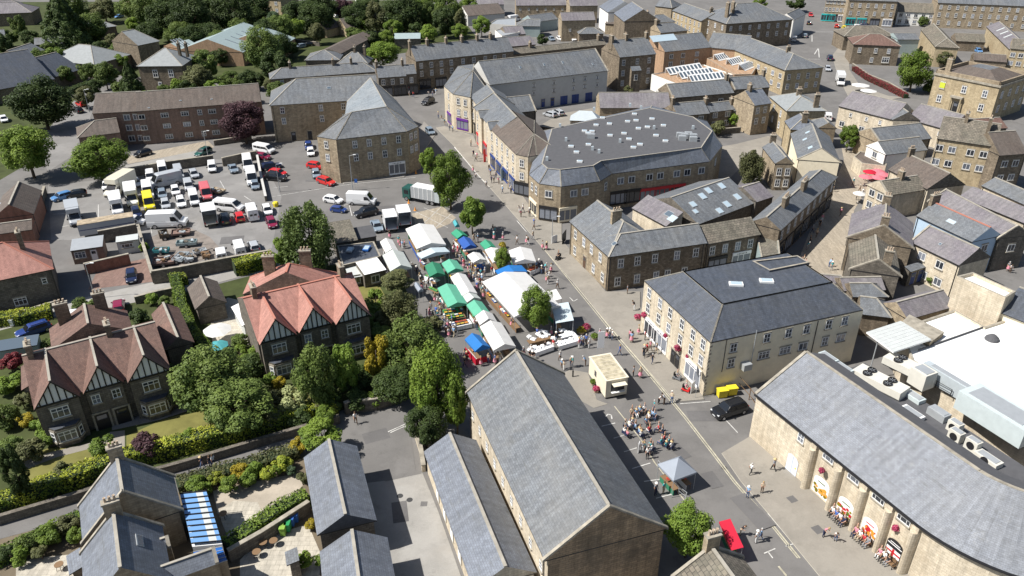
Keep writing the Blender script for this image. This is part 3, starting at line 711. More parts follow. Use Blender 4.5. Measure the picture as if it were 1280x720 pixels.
b=building('chapel_house','small pale hipped house with tall chimneys squeezed behind the stone row',(1,410,315),0,'house')
wing(b,(1,405,318),(1,560,320),(1,465,258),5.6,'stone_brown','slate_grey',ends='hh',pitch=.7,chim=[(.5,.2),(.8,1)])
b=building('shop_row','two-storey stone shop with dark fronts, joined to the left end of the chimneyed terrace',(1,615,388),0,'shop')
wing(b,(1,612,390),(1,752,380),(1,680,326),5.6,'stone_grey','slate_grey',ends='gg',pitch=.7,chim=[(.02,0),(.95,0)],win={0:[(3,4.2),(2,1.3,'shop_dark')]})
wing(b,(1,750,372),(1,803,368),(1,765,322),6,'stone_grey','slate_grey',ends='gg',pitch=.7,win={0:[(1,4.2),(1,1.3,'shop_dark')]})
b=building('long_terrace','long dark stone terrace with six tall chimneys across the junction',(1,800,305),0,'terrace')
wing(b,(1,800,307),(1,1290,256),(1,1000,208),8.4,'stone_brown','slate_grey',ends='gg',pitch=.7,chim=[(.0,0),(.17,0),(.36,0),(.52,0),(.68,0),(.82,0)],win={0:[([.05,.15,.25,.35,.47,.58,.7,.8,.9],(6.9,4.6)),([.08,.24,.4,.58,.76,.92],1.3,'shop_dark')]})
# market street range (left facade of the supermarket block)
b=building('market_street_range','tall pale stone shopping range with stepped slate roofs along the crowded pavement',(660,196),0,'shops')
e,t,ro=poly_roof(b,8.6,[(612,160),(645,193),(660,196),(671,194),(706,193),(668,150),(640,140)],11.6,[(667.5,167),(640,138)],['e0 e1 t0 t1','e1 e2 t0','e2 e3 t0','e3 e4 t0','e4 e5 t0','e5 e6 t1 t0','e6 e0 t1'],wall='stone_pale',roof='concrete_tile')
edge_wins(b,e,0,1,5,(7.2,4.5));edge_wins(b,e,0,1,4,1.5,'shop_blue');edge_wins(b,e,1,2,[.5],(7.0,4.3));edge_wins(b,e,1,2,[.5],1.4,'shop_dark')
W=wing(b,(618,166),(592,134),(636,136),8.6,'stone_pale','slate_grey',ends='gg',pitch=.62,win={0:[(4,(7.2,4.5)),(3,1.5,'shop_red')]},cop='1')
for t0,t1 in((.1,.3),(.55,.75)):cross_gable(W,0,t0,t1,.5,drop=0,depth_in=3)
e,t,ro=poly_roof(b,9.0,[(1,940,430),(1,985,470),(1,1072,487),(1,1150,440),(1,1090,320),(1,1010,330)],12.2,[(1,1085,352)],['e0 e1 t0','e1 e2 t0','e2 e3 t0','e3 e4 t0','e4 e5 t0','e5 e0 t0'],wall='stone_pale',roof='slate_grey')
edge_wins(b,e,1,2,[.3,.7],(7.4,4.6));edge_wins(b,e,0,1,[.5],(7.4,4.6));edge_wins(b,e,1,2,[.5],1.6,'shop_purple');edge_wins(b,e,0,1,[.5],1.6,'shop_purple')
W=wing(b,(1,1110,535),(1,1070,480),(1,1180,450),8.8,'stone_pale','slate_grey',ends='gg',pitch=.6,win={0:[(2,(7.2,4.5)),(1,1.5,'shop_dark')]})
b=building('white_warehouse','long white-walled warehouse with blue doors and a broad slate roof, behind the market street range',(2,480,352),0)
wing(b,(2,-110,425),(2,482,353),(2,430,242),8,'render_grey','slate_grey',ends='gg',pitch=.62,cop='1',win={0:[([.36,.53,.70,.80,.91],(6.4,4.3),'small'),([.34,.44,.52],1.2,'door_blue'),([.62,.72,.84],1.25,'garage_blue',(.8,1))]},sky=[(0,.3,.5,.6,1),(0,.5,.5,.6,1),(0,.66,.5,.6,1),(0,.9,.3,.5,.8)])
b=building('stone_slated_row','long brown stone-slated row behind the white warehouse',(2,30,265),0)
wing(b,(2,-60,280),(2,475,222),(2,480,193),6.5,'stone_brown','stone_slab',ends='gg',pitch=.5,chim=[(.3,0),(.95,0)])
b=building('yard_house','brown walled block with small slate roof beside the silver cars parking court',(2,20,560),0)
wing(b,(2,-60,572),(2,123,553),(2,80,476),6.5,'stone_grey','slate_grey',ends='gg',pitch=.6,cop='1')
# supermarket block
b=building('shopping_block','big flat-roofed shopping block ringed with a slate mansard and dotted with white rooflights',(6,245,212),0,'shops')
e,t,ro=poly_roof(b,7.4,[(6,85,152),(6,135,198),(6,245,213),(6,440,186),(6,500,148),(6,990,87),(6,1052,8),(2,975,605),(2,700,528),(2,145,655)],10.0,
    [(6,150,98),(6,178,122),(6,240,128),(6,405,108),(6,445,84),(6,945,18),(2,1000,655),(2,905,585),(2,690,540),(2,200,645)],
    ['e0 e1 t1 t0','e1 e2 t2 t1','e2 e3 t3 t2','e3 e4 t4 t3','e4 e5 t5 t4','e5 e6 t6 t5','e6 e7 t7 t6','e7 e8 t8 t7','e8 e9 t9 t8','e9 e0 t0 t9','*t0 t1 t2 t3 t4 t5 t6 t7 t8 t9'],wall='stone_tan',roof='slate_blue')
edge_wins(b,e,4,5,[.09,.2,.38,.49,.66,.77,.92],5.7,'pair');edge_wins(b,e,4,5,[.08,.22],2.0,'shop_dark');edge_wins(b,e,4,5,[.38,.53,.68],1.8,'shop_red')
edge_wins(b,e,0,1,[.35,.75],(5.6,),'sash');edge_wins(b,e,1,2,[.45],5.6,'pair',(1,1));edge_wins(b,e,2,3,[.33,.62],5.7,'pair');edge_wins(b,e,0,1,[.5],1.5,'shop_cream');edge_wins(b,e,1,2,[.45],1.5,'shop_dark');edge_wins(b,e,2,3,[.2],1.5,'shop_cream');edge_wins(b,e,3,4,[.5],(5.6,),'sash');edge_wins(b,e,5,6,[.5],(5.6,),'sash')
def rooftop(b,ro,pts,h,sz=(1.05,.75,.3),mat='white_paint',name='rooflight',rz=-.1):
    for p in pts:
        c=at(p,h);m=MB();m.cbox((c.x,c.y,h+sz[2]/2),*sz,mat,rz);m.cbox((c.x,c.y,h+sz[2]+.03),sz[0]*.8,sz[1]*.75,.06,'skyglass' if name!='roof_vent' else mat,rz)
        wbuild(m,name,b,ro)
rooftop(b,ro,[(2,420,628),(2,487,622),(2,452,592),(2,620,605),(2,578,610),(2,612,573),(2,700,597),(2,757,630),(2,677,638),(2,632,645),(2,560,670),(2,490,680),(2,585,698),(2,720,680),(2,767,708),(6,295,15),(6,322,44),(6,338,91),(6,382,6),(6,640,5),(6,607,20),(2,362,658),(2,380,668),(2,400,660)],10)
rooftop(b,ro,[(2,410,552),(2,590,532),(2,645,545),(2,240,635),(2,270,705),(2,710,645),(2,905,645),(6,402,30),(6,435,45),(6,175,82),(2,540,712)],10,(.5,.5,.7),'galv','roof_vent')
rooftop(b,ro,[(2,840,685),(2,862,690),(2,880,682),(2,905,692),(2,850,700),(2,905,705),(2,395,690)],10,(1.5,1,.9),'metal_grey','roof_vent')
b=building('glass_pyramid_kiosk','small pale glass pyramid roof on a low block beside the two silver cars',(2,350,600),0)
wing(b,(2,288,602),(2,440,608),(2,350,553),5.5,'stone_pale','galv',ends='hh',pitch=.9,ridge=None)
# L-shaped stone building
b=building('stone_corner_house','L-shaped brown stone building with grey slates and one big chimney, facing the market tents',(6,480,565),0)
W=wing(b,(6,482,565),(6,285,386),(6,575,400),6.2,'stone_tan','slate_grey',ends='hg',pitch=.6,chim=[(.45,-.6,1.7)],chmat='stone_tan',win={0:[([.2,.42,.62,.85],4.6),([.12,.35,.85],1.6),([.58],1.2,'door')]},sky=[(0,.12,.3,.8,.8)])
W=wing(b,(6,482,566),(6,977,496),(6,700,428),6.25,'stone_brown','slate_grey',ends='hg',pitch=.6,win={0:[([.12,.29,.47,.7,.9],4.7),([.1,.3,.5,.62,.8],1.5)]})
wing(b,(6,978,502),(6,1246,453),(6,1180,365),5.8,'stone_brown','stone_slab',ends='gg',pitch=.6,ridge=None,win={0:[([.12,.36,.6,.84],4.3),([.7],1.5,'shop'),([.25],1.4,'shop_dark')]})
b=building('courtyard_building','lilac and grey slate roofs around a pale-walled courtyard with a row of roof windows',(6,770,412),0)
wing(b,(6,770,412),(6,598,320),(6,925,375),5,'stone_pale','slate_purple',ends='gg',mono=True,pitch=.5,sky=[(0,.2,.45,1.6,1.2),(0,.05,.3,1.6,1.4,'skyglass')])
wing(b,(6,932,402),(6,1222,292),(6,1040,183),5,'stone_grey','slate_grey',ends='gg',pitch=.42,sky=[(0,.18,.5,1.3,1.3,'skyglass'),(0,.4,.62,1.3,1.5,'skyglass'),(0,.55,.72,1.3,1.5,'skyglass'),(0,.78,.72,1.3,1.5,'skyglass'),(0,.83,.25,1.3,1.5,'skyglass'),(0,.6,.15,1.3,1.5,'skyglass'),(0,.42,.06,1.3,1.3,'skyglass'),(0,.12,.3,1.,1.,'skyglass')])
wing(b,(6,1225,290),(7,30,262),(6,1200,200),5.5,'stone_grey','slate_purple',ends='gg',pitch=.45)
# dark street terrace
b=building('street_terrace','long slate-roofed terrace with rows of cream chimney pots, shading the paved shopping street',(7,65,432),0,'terrace')
wing(b,(7,65,432),(7,350,165),(7,110,262),6.4,'stone_brown','slate_grey',ends='gh',pitch=.62,chim=[(.24,-.5,2.2,1),(.55,-.5,2.2,1)],pots=4,win={0:[(9,4.8),(7,1.5,'shop_dark')]})
b=building('grey_glazed_annexe','dull green glazed annexe at the near end of the slate terrace',(7,30,500),0)
flat_block(b,[(7,-60,440),(7,50,436),(7,62,560),(7,-30,590)],4.5,'metal_teal','stone_slab',.2)
b=building('cream_gabled_house','cream gabled house with three roof windows at the head of the shopping street',(7,155,75),0,'house')
wing(b,(7,150,78),(3,112,668),(7,268,22),6,'render_cream','slate_grey',ends='gg',pitch=.62,cop='0',sky=[(0,.2,.5,1.3,1,'skyglass'),(0,.55,.4,1,1,'skyglass'),(0,.75,.6,1,1,'skyglass')])
b=building('creeper_house','little stone house with a chimney and creeper beside the alley of the courtyard',(7,40,95),0,'house')
wing(b,(7,35,98),(7,-30,15),(7,60,30),5.8,'stone_tan','slate_grey',ends='gg',pitch=.7,chim=[(.97,0)],win={3:(2,(4,1.6))})
# render hotel
b=building('cream_hotel','three-storey building with stone street front, cream side wall and slate mansard roof',(888,428),0)
e0,e1,e2=at((806,351),8.1),at((888,428),8.1),at((1079,387),8.1)
X=(e2-e1).normalized();Y=Vector((-X.y,X.x,0));dd=(e0-e1).dot(Y);e3=e2+Y*dd;e0=e1+Y*dd
ins,hr=3.9,10.6
T=[e0+X*ins-Y*(ins*.9),e1+X*ins+Y*ins,e2-X*ins*.6+Y*ins,e3-X*ins*.6-Y*(ins*.9)];T=[Vector((p.x,p.y,hr))for p in T]
e,t,ro=poly_roof(b,8.1,[e0,e1,e2,e3],hr,T,['e0 e1 t1 t0','e1 e2 t2 t1','e2 e3 t3 t2','e3 e0 t0 t3','*t0 t1 t2 t3'],wall='stone_pale',roof='slate_dark',flat='slate_dark')
m=MB();inn=[e1-X*.02-Y*.06,e2-X*.0-Y*.06];m.face([Vector((p.x,p.y,z))for p,z in((inn[0],-.3),(inn[1],-.3),(inn[1],7.94),(inn[0],7.94))],'render_cream');tag(wbuild(m,'render_wall',b),'smooth cream side wall')
edge_wins(b,e,0,1,[.1,.28,.44,.62,.78,.92],7.0,'sash');edge_wins(b,e,0,1,[.1,.28,.44,.62,.78,.92],4.6,'sash')
edge_wins(b,e,0,1,[.18,.34],1.5,'shop');edge_wins(b,e,0,1,[.84],1.5,'shop');edge_wins(b,e,0,1,[.55,.62],1.2,'door_black')
def off(p):return p
p,q,u,n=edge_wins(b,e,1,2,[],1)
for t_,z,kd in((.15,6.6,'sash'),(.15,4.3,'sash'),(.36,7,'sash'),(.36,4.4,'wide'),(.5,7,'sash'),(.5,4.4,'wide'),(.62,7,'sash'),(.62,4.4,'pair'),(.77,7,'sash'),(.77,4.4,'sash'),(.88,7,'sash'),(.88,4.4,'pair')):opening(b,kd,p+(q-p)*t_+n*.08+Vector((0,0,z)),n,(1,.85))
m=MB();c=p+(q-p)*.28+n*.2
m.tube((c.x,c.y,3),(c.x,c.y,8.6),.05,.05,'metal_grey');wbuild(m,'vent_pipe',b)
m=MB();c=p+(q-p)*.1+n*.08;m.tube((c.x,c.y,3.2),(c.x,c.y,8),.05,.05,'gutter');c=p+(q-p)*.69+n*.1;m.tube((c.x,c.y,0),(c.x,c.y,7.9),.06,.06,'gutter');wbuild(m,'drainpipe',b)
m=MB()
for k in range(14):m.box(e1+Vector((0,0,-8.0+k*.56))-u*.02-n*(-.04),u*(.35 if k%2 else.2),n*.06,(0,0,.28),'coping')
wbuild(m,'quoins',b)
m=MB();m.cbox((*(p+(q-p)*.24+n*.5).xy,3.6),1.2,.9,.9,'metal_grey',math.atan2(u.y,u.x));wbuild(m,'extractor',b)
rooftop(b,ro,[(920,356),(958,352)],hr,(1.8,1.0,.25),'white_paint')
b=building('lift_housing','dark flat raised roof at the back of the slate mansard',(970,330),0)
flat_block(b,[(940,326),(962,338),(1012,328),(997,319)],10.9,'slate_dark','slate_dark',.2)
def plainb(name,label,cat,wings,**kw):
    b=building(name,label,wings[0][0],0,cat)
    for w in wings:k=dict(kw);k.update(w[4]if len(w)>4 else{});wing(b,w[0],w[1],w[2],w[3],**k)
    return b
plainb('stone_store','grey stone-slabbed store with a wedge roof between the willow and the black estate car','building',[((5,400,498),(5,510,480),(5,470,375),3.0),((5,505,476),(5,603,460),(5,540,410),2.4,dict(roof='felt'))],wall='stone_grey',roof='stone_slab',ends='gg',mono=True,pitch=.25,ridge=None)
b=building('flat_roofed_yard','low black flat-roofed building with small rooflights at the foot of the willow',(5,440,600),0)
e,ro=flat_block(b,[(5,405,508),(5,590,486),(5,625,560),(5,430,608)],2.8,'stone_grey','slate_dark',.15)
rooftop(b,ro,[(5,470,532)],2.8,(1,1.6,.25),'galv');rooftop(b,ro,[(5,553,525)],2.8,(1,1.8,.25),'glass_blue')
plainb('garden_room','white-roofed garden room with a pale trellis in front of the black flat roof','building',[((5,542,655),(5,652,628),(5,622,562),2.5,dict(roof='white_paint')),((5,465,672),(5,535,660),(5,520,590),1.8,dict(roof='poly_sheet'))],wall='stone_grey',roof='poly_sheet',ends='gg',mono=True,pitch=.12,ridge=None,win={0:([.5],1.2,'pair')})
# fascia strokes of the corner shop, too small to read in the photo
def simple(name,label,cat,wings,**kw):
    b=building(name,label,wings[0][0],0,cat)
    for w in wings:
        k=dict(kw);k.update(w[4]if len(w)>4 else{})
        wing(b,w[0],w[1],w[2],w[3],**k)
    return b
# right side market hall with its curved eave
b=building('curved_hall','large sandstone hall with buttresses, food posters and a sweeping curved slate roof',(944,492),6.3)
HE,HR=6.4,10.2
ev=[at(p,HE)for p in((944,492),(1018,553),(1050,579),(1081,604),(1114,629),(1147,655))]
rg0,rg1=at((1005,439),HR),at((1160,556),HR)
d0=(ev[5]-ev[0]).normalized();nrm=Vector((-d0.y,d0.x,0));nrm=nrm if nrm.x>0 else-nrm
wd=(rg0-ev[0]).dot(nrm);
A0=ev[0];L0=(ev[5]-ev[0]).length
pts_e=[A0,A0+d0*L0];pts_r=[A0+nrm*wd,A0+d0*L0+nrm*wd];pts_b=[A0+nrm*wd*1.5,A0+d0*L0+nrm*wd*1.5]
ang=0;cur=A0+d0*L0;dd=d0.copy();
for k in range(13):
    rot=Matrix.Rotation(math.radians(5.2),3,'Z');dd=rot@dd;nn=Vector((-dd.y,dd.x,0));nn=nn if nn.dot(nrm)>0 else-nn
    cur=cur+dd*1.3
    pts_e.append(cur.copy());pts_r.append(cur+nn*wd);pts_b.append(cur+nn*wd*1.5)
m=MB()
for i in range(len(pts_e)-1):
    a,b_,c,d=[Vector((p.x,p.y,z))for p,z in((pts_e[i],HE),(pts_e[i+1],HE),(pts_r[i+1],HR),(pts_r[i],HR))]
    q=[a,b_,c,d]
    if(b_-a).cross(c-b_).z<0:q.reverse()
    m.face(q,'slate_pale')
    a2,b2=[Vector((p.x,p.y,HR-1.2))for p in(pts_b[i],pts_b[i+1])]
    q=[d,c,b2,a2]
    if(c-d).cross(b2-c).z<0:q.reverse()
    m.face(q,'felt')
    u=(b_-a);n=Vector((u.y,-u.x,0)).normalized();n=n if n.dot(nrm)<0 else-n
    m.box(a-Vector((0,0,.22)),u*1.003,n*.16,(0,0,.2),'gutter')
    m.box(d-Vector((0,0,.03)),(c-d)*1.003,nrm*.35,(0,0,.12),'coping')
ro=None
ro=wbuild(m,'roof',b)
m=MB();m2=MB()
inn=nrm*.45
for i in range(len(pts_e)-1):
    a,c=pts_e[i],pts_e[i+1];u=(c-a);n=Vector((u.y,-u.x,0)).normalized();n=n if n.dot(nrm)<0 else-n
    q=[a-n*.3,c-n*.3,pts_b[i+1],pts_b[i]]
    if i==0:pass
    m.prism([(p.x,p.y)for p in q],-.3,HE-.25,'stone_pale')
g0=[Vector((p.x,p.y,z))for p,z in((pts_e[0]+inn,-.3),(pts_b[0],-.3),(pts_b[0],HR-1.3),(pts_r[0],HR-.1),(pts_e[0]+inn,HE))]
m.face([p-d0*.0 for p in reversed(g0)],'stone_pale')
wbuild(m,'wall',b)
m=MB();m.box(Vector((pts_e[0].x,pts_e[0].y,HE))-d0*.1,d0*.35,Vector((*(pts_r[0]-pts_e[0]).xy,HR-HE)),(0,0,.15),'coping');wbuild(m,'coping',b)
fn=-nrm;Zv=Vector((0,0,1));A1=A0+nrm*.3;A1=Vector((A1.x,A1.y,0))
def along(px): # distance along the facade of a photo point at eave height
    return(at(px,HE)-A0).dot(d0)
butt=[along(p)for p in((1018,553),(1050,579),(1081,604),(1114,629),(1147,655),(1172,676))]
for k in butt:
    if k>L0+2:continue
    m=MB();c=A1+d0*k
    m.prism([(q.x,q.y)for q in[c+d0*(.42*math.cos(a_))+fn*(.85*math.sin(a_))for a_ in[PI*i/8 for i in range(9)]]],-.2,5.5,'stone_pale');m.box(c-d0*.35+Zv*5.5,d0*.7,fn*.4,Zv*.6,'stone_pale')
    wbuild(m,'buttress',b)
for k in range(1,6):
    tm=(butt[k-1]+butt[k])/2
    if k<5:opening(b,'strip',A1+d0*tm+fn*.02+Zv*5.45,fn,(.65,.8))
# posters in the arched recesses
for k,(c1,nm,lab)in enumerate((('poster_orange','poster','white poster with orange slices'),('poster_green','poster','white poster with green and red vegetables'),('poster_red','poster','white poster with red peppers'),('poster_dark','poster','dark poster with a red and white flag band'))):
    tm=(butt[k]+butt[k+1])/2;wd_=(butt[k+1]-butt[k])*.60
    base_,hgt=(2.9,2.35)[0]*0+.35,2.35
    m=MB();c=A1+d0*tm
    seg=9;top=[]
    for i in range(seg+1):
        a=PI*i/seg;top.append(c+d0*(-math.cos(a)*wd_/2)+Zv*(base_+hgt-.6+math.sin(a)*.6))
    loop=[c-d0*wd_/2+Zv*base_,c+d0*wd_/2+Zv*base_]+list(reversed(top))
    loop=[p+fn*.05 for p in loop]
    nn=(loop[1]-loop[0]).cross(loop[3]-loop[1])
    if nn.dot(fn)<0:loop.reverse()
    m.face(loop,'sign_white' if k<3 else 'black')
    rr=random.Random(k);cl=[('leaf_gold','pot_orange','pot_orange'),('leaf_bright','sign_red','leaf_gold'),('sign_red','sign_red','pot_orange'),('sign_white','sign_red','sign_white')][k]
    if k<3:
        for j in range(26):
            x,z=rr.uniform(-.42,.42)*wd_,base_+.15+rr.random()*(1.05 if k else.95);r_=rr.uniform(.1,.24)
            cc=c+d0*x+Zv*z+fn*(.06+j*.001)
            q=[cc+d0*(r_*math.cos(a_))+Zv*(r_*math.sin(a_))for a_ in[2*PI*i/8 for i in range(8)]]
            if(q[1]-q[0]).cross(q[2]-q[1]).dot(fn)<0:q.reverse()
            m.face(q,rr.choice(cl))
        m.box(c-d0*.5+Zv*(base_+hgt-.75)+fn*.055,d0*1.0,fn*.01,Zv*.12,'leaf_green' if k<2 else 'sign_red')
    else:
        m.box(c-d0*wd_*.45+Zv*(base_+.35)+fn*.06,d0*wd_*.9,fn*.01,Zv*.85,'sign_white');m.box(c-d0*wd_*.45+Zv*(base_+.68)+fn*.072,d0*wd_*.9,fn*.01,Zv*.2,'sign_red');m.box(c-d0*.12+Zv*(base_+.35)+fn*.074,d0*.24,fn*.01,Zv*.85,'sign_red')
        m.box(c-d0*.8+Zv*(base_+1.6)+fn*.06,d0*1.6,fn*.01,Zv*.1,'sign_white');m.box(c-d0*.55+Zv*(base_+1.85)+fn*.06,d0*1.1,fn*.01,Zv*.08,'sign_white')
    o=wbuild(m,nm,b);o['label']=lab
k0=along((986,540));m=MB();c=A1+d0*k0
q=[c-d0*.8,c+d0*.8,c+d0*.8+Zv*2.0,c+d0*.4+Zv*2.4,c-d0*.4+Zv*2.5,c-d0*.8+Zv*2.2];q=[p+fn*.05 for p in q]
if(q[1]-q[0]).cross(q[2]-q[1]).dot(fn)<0:q.reverse()
m.face(q,'sign_pale');m.box(c+fn*.055-d0*.02+Zv*.05,d0*.04,fn*.01,Zv*2.3,'metal_grey');m.box(c+fn*.06+d0*.45+Zv*1.0,d0*.2,fn*.01,Zv*.2,'yellow');wbuild(m,'door',b)
opening(b,'sash',A1+d0*along((996,540))+fn*.02+Zv*5.3,fn,(.9,.8))
HALL=dict(b=b,A1=A1,d0=d0,fn=fn,nrm=nrm,butt=butt,A0=A0,L0=L0,wd=wd)
# white flat roofed store
b=building('flat_roofed_store','modern store with a wide bright white flat roof beyond the curved hall',(1193,387),5)
flat_block(b,[(1124,410),(1193,387),(1231,408),(1262,398),(1400,470),(1360,570),(1229,507),(1140,450)],5.4,'stone_pale','membrane_white',.3)
m=MB();a_,b_=at((1147,439),5.2),at((1229,410),5.2);m.box(a_,b_-a_,(.15,.2,0),(0,0,.2),'felt');wbuild(m,'roof_seam',b)
m=MB();c=at((1240,424),5.2);m.lathe((c.x,c.y,5.15),[(.9,0),(.8,.3),(.35,.7),(.0,.8)],'felt',14);wbuild(m,'roof_cowl',b)
b=building('roof_plant_deck','sunken grey deck full of air handling plant between the curved roof and the white roof',(1090,470),3)
c0,c1=pts_b[0],pts_b[-1]
dk=[A0+nrm*wd*1.5-d0*1,A0+nrm*wd*1.5+d0*(L0+4),A0+nrm*(wd*1.5+9)+d0*(L0+4),A0+nrm*(wd*1.5+9)-d0*1]
m=MB();m.prism([(p.x,p.y)for p in dk],0,4.4,'stone_grey','felt');wbuild(m,'deck',b)
PLANT=dk
b=building('canopy_shed','white slatted sheet canopy on a post above the service yard',(1124,410),5)
P=[at(p,6.4)for p in((1083,415),(1126,401),(1164,424),(1117,440))]
m=MB();m.prism([(p.x,p.y)for p in P],6.2,6.4,'white_paint','poly_sheet')
for k in range(1,8):a_,b_=P[0].lerp(P[3],k/8),P[1].lerp(P[2],k/8);m.box(a_,b_-a_,(.05,.05,0),(0,0,.04),'white_paint')
wbuild(m,'canopy',b)
m=MB();c=at((1098,424),6.2);m.tube((c.x,c.y,0),(c.x,c.y,6.2),.08,.08,'metal_grey');wbuild(m,'post',b)
m=MB();m.prism([((p).x,(p).y)for p in(P[1]+(P[2]-P[1])*.0,P[2],P[2]+Vector((3,2.5,0)),P[1]+Vector((2.4,2.5,0)))],0,5.9,'stone_tan','coping');wbuild(m,'wall',b)
b=building('stone_tower_block','tall plain sandstone box with a white parapet roof at the right edge',(1197,345),9)
flat_block(b,[(1196,345),(1216,340),(1270,364),(1257,372)],9,'stone_pale','membrane_white',.5)
b=simple('slate_shop','cream walled shop with a dark slate roof at the right edge beside the stone box','shop',[((11,1150,118),(11,1330,190),(11,1300,10),6.5)],wall='render_cream',roof='slate_dark',ends='gg',pitch=.5)
b=simple('purple_slate_shed','stone store with a purple slate roof between the cream hotel and the white flat roof','building',[((11,700,158),(11,935,92),(11,800,28),4)],wall='stone_tan',roof='slate_purple',ends='gg',pitch=.6)
b=simple('small_slate_shed','small slate roofs crammed against the back of the cream hotel','building',[((11,460,130),(11,620,150),(11,540,50),3.6),((11,425,45),(11,605,45),(11,480,-25),4.5)],wall='stone_brown',roof='slate_grey',ends='gh',pitch=.6)
b=simple('yard_sheds','jumble of grey slate roofs by the near end of the shopping street','building',[((7,380,735),(7,590,730),(7,480,665),4.2),((7,255,690),(7,370,700),(7,320,655),4)],wall='stone_brown',roof='slate_purple',ends='gg',pitch=.55)
# houses right of the shopping street
b=simple('stone_slabbed_house','old house with golden stone-slab slope at the end of the shopping street','house',[((7,410,627),(7,402,500),(7,552,568),5.6)],wall='stone_grey',roof='stone_slab',ends='gg',pitch=.62,cop='0',chim=[(.08,1.3)],win={3:([.5],4,'pair')})
b=simple('lilac_slate_house','lilac slated house with stone chimneys right behind the slabbed house','house',[((7,396,468),(7,418,348),(7,582,398),6)],wall='stone_brown',roof='slate_purple',ends='gg',pitch=.62,cop='0',chim=[(.05,0),(.95,0)],win={3:([.62],5,'pair')})
b=simple('blue_door_shed','little lean-to with bright blue doors in the back yard','shed',[((7,715,640),(7,820,605),(7,765,585),2.8)],wall='stone_grey',roof='slate_grey',ends='gg',mono=True,pitch=.3,win={0:([.25,.6],1.2,'door_blue')})
b=simple('lilac_roofed_row','cream stone row with a lilac slate roof and dark gable beside the back yard','house',[((7,955,607),(7,708,488),(7,1055,520),5.7)],wall='stone_pale',roof='slate_purple',ends='gg',pitch=.62,gw='stone_grey',cop='1',win={0:[([.35,.72],4.2,'pair'),([.3,.6],1.4,'pair')]},sky=[(0,.55,.4,.5,.5)])
b=simple('blue_gabled_row','long grey slate row with a red ridge and a light blue gable','building',[((7,1020,490),(7,740,358),(7,1100,410),6.2,dict(gw='render_blue'))],wall='render_blue',roof='slate_grey',ends='gg',pitch=.6,ridge='ridge_red',chim=[(.99,0,1.8)],sky=[(0,.5,.35,1.6,.8,'skyglass')],win={3:(1,4.5,'pair')})
b=simple('brown_slate_row','long buff slate roof with a dark stone gable beside the blue-gabled row','building',[((7,1152,474),(7,800,282),(7,1240,405),6)],wall='stone_grey',roof='slate_purple',ends='gg',pitch=.6,cop='01',win={3:(1,4,'pair')})
b=simple('mauve_slate_row','mauve slate roof with a cream wall strip running to the right edge','building',[((7,1290,400),(7,955,262),(7,1100,242),5.2)],wall='stone_pale',roof='slate_purple',ends='gg',pitch=.5,ridge=None)
b=simple('lichened_slate_roof','slate roof blotched with pale lichen at the right edge behind the mauve row','building',[((7,1340,330),(7,1066,208),(7,1140,168),5.6)],wall='stone_pale',roof='slate_grey',ends='gg',pitch=.5)
b=simple('pub','pub with a brown tiled roof and a dark gable behind the pink parasols','pub',[((7,795,226),(7,600,128),(7,885,134),5.4,dict(gw='stone_grey')),((7,602,258),(7,795,228),(7,690,165),5,dict(roof='stone_slab',wall='stone_pale',chim=[(.55,0)],cop='0',win={3:([.3,.7],(4,1.6),'pair')}))],wall='stone_pale',roof='concrete_tile',ends='gg',pitch=.62,chim=[(.98,0)])
b=simple('white_gabled_cottage','white gabled cottage with a dark slate roof behind the pub','house',[((7,590,55),(7,800,30),(7,700,-30),5,dict(win={3:(1,4,'pair')}))],wall='render_white',roof='slate_grey',ends='gg',pitch=.62)
b=building('yard_wall_room','curved stone lean-to enclosing the pub garden',(7,430,60),0)
flat_block(b,[(7,428,62),(7,460,35),(7,500,38),(7,600,85),(7,590,110),(7,470,95)],3,'stone_pale','concrete_tile',.2)
# top right
b=building('bank','square golden stone bank with a heavy cornice and a pillared doorway',(1251,105),0)
e1=at((1251,105),9.8);e0=at((1170,89),9.8);X=(e0-e1);Lb=X.length;X.normalize();Y=Vector((X.y,-X.x,0));Y=Y if Y.y>0 else-Y
q=[e0,e1,e1+Y*17,e0+Y*17]
m=MB();m.prism([(p.x,p.y)for p in q],-.3,8.9,'stone_gold');wbuild(m,'wall',b)
cen=sum(q,Vector())/4
def grow(k):return[(cen+(p-cen)*k)for p in q]
m=MB();m.prism([(p.x,p.y)for p in grow(1.04)],8.9,9.4,'coping');wbuild(m,'cornice',b)
flat_=grow(1.0);m=MB();m.prism([(p.x,p.y)for p in flat_],9.4,9.45,'stone_gold','concrete_tile')
for i in range(4):
    a_,c_=flat_[i],flat_[(i+1)%4];dd_=(c_-a_);nn_=(cen-(a_+c_)/2).normalized()
    m.box(Vector((a_.x,a_.y,9.4)),dd_,nn_*.4,(0,0,.9),'stone_tan')
ap=[Vector((p.x,p.y,9.5))for p in grow(.86)];pk=[Vector((p.x,p.y,11.4))for p in grow(.3)]
for i in range(4):
    qq=[ap[i],ap[(i+1)%4],pk[(i+1)%4],pk[i]]
    if(qq[1]-qq[0]).cross(qq[2]-qq[1]).z<0:qq.reverse()
    m.face(qq,'concrete_tile')
qq=pk if(pk[1]-pk[0]).cross(pk[2]-pk[1]).z>0 else list(reversed(pk));m.face(qq,'slate_grey')
ro=wbuild(m,'roof',b)
wbuild(chimney_mesh(cen+(q[0]-cen)*.75,X,Y,9.4,13,1.4,.8,3,'stone_tan'),'chimney',b,ro)
n=-Y
for t_,z,k in((.84,6.6,'sash'),(.5,6.6,'sash'),(.18,6.6,'sash'),(.84,3,'sash'),(.18,3,'sash')):opening(b,k,e1+X*Lb*t_+Vector((0,0,z-9.8)),n,(1.3,1.2))
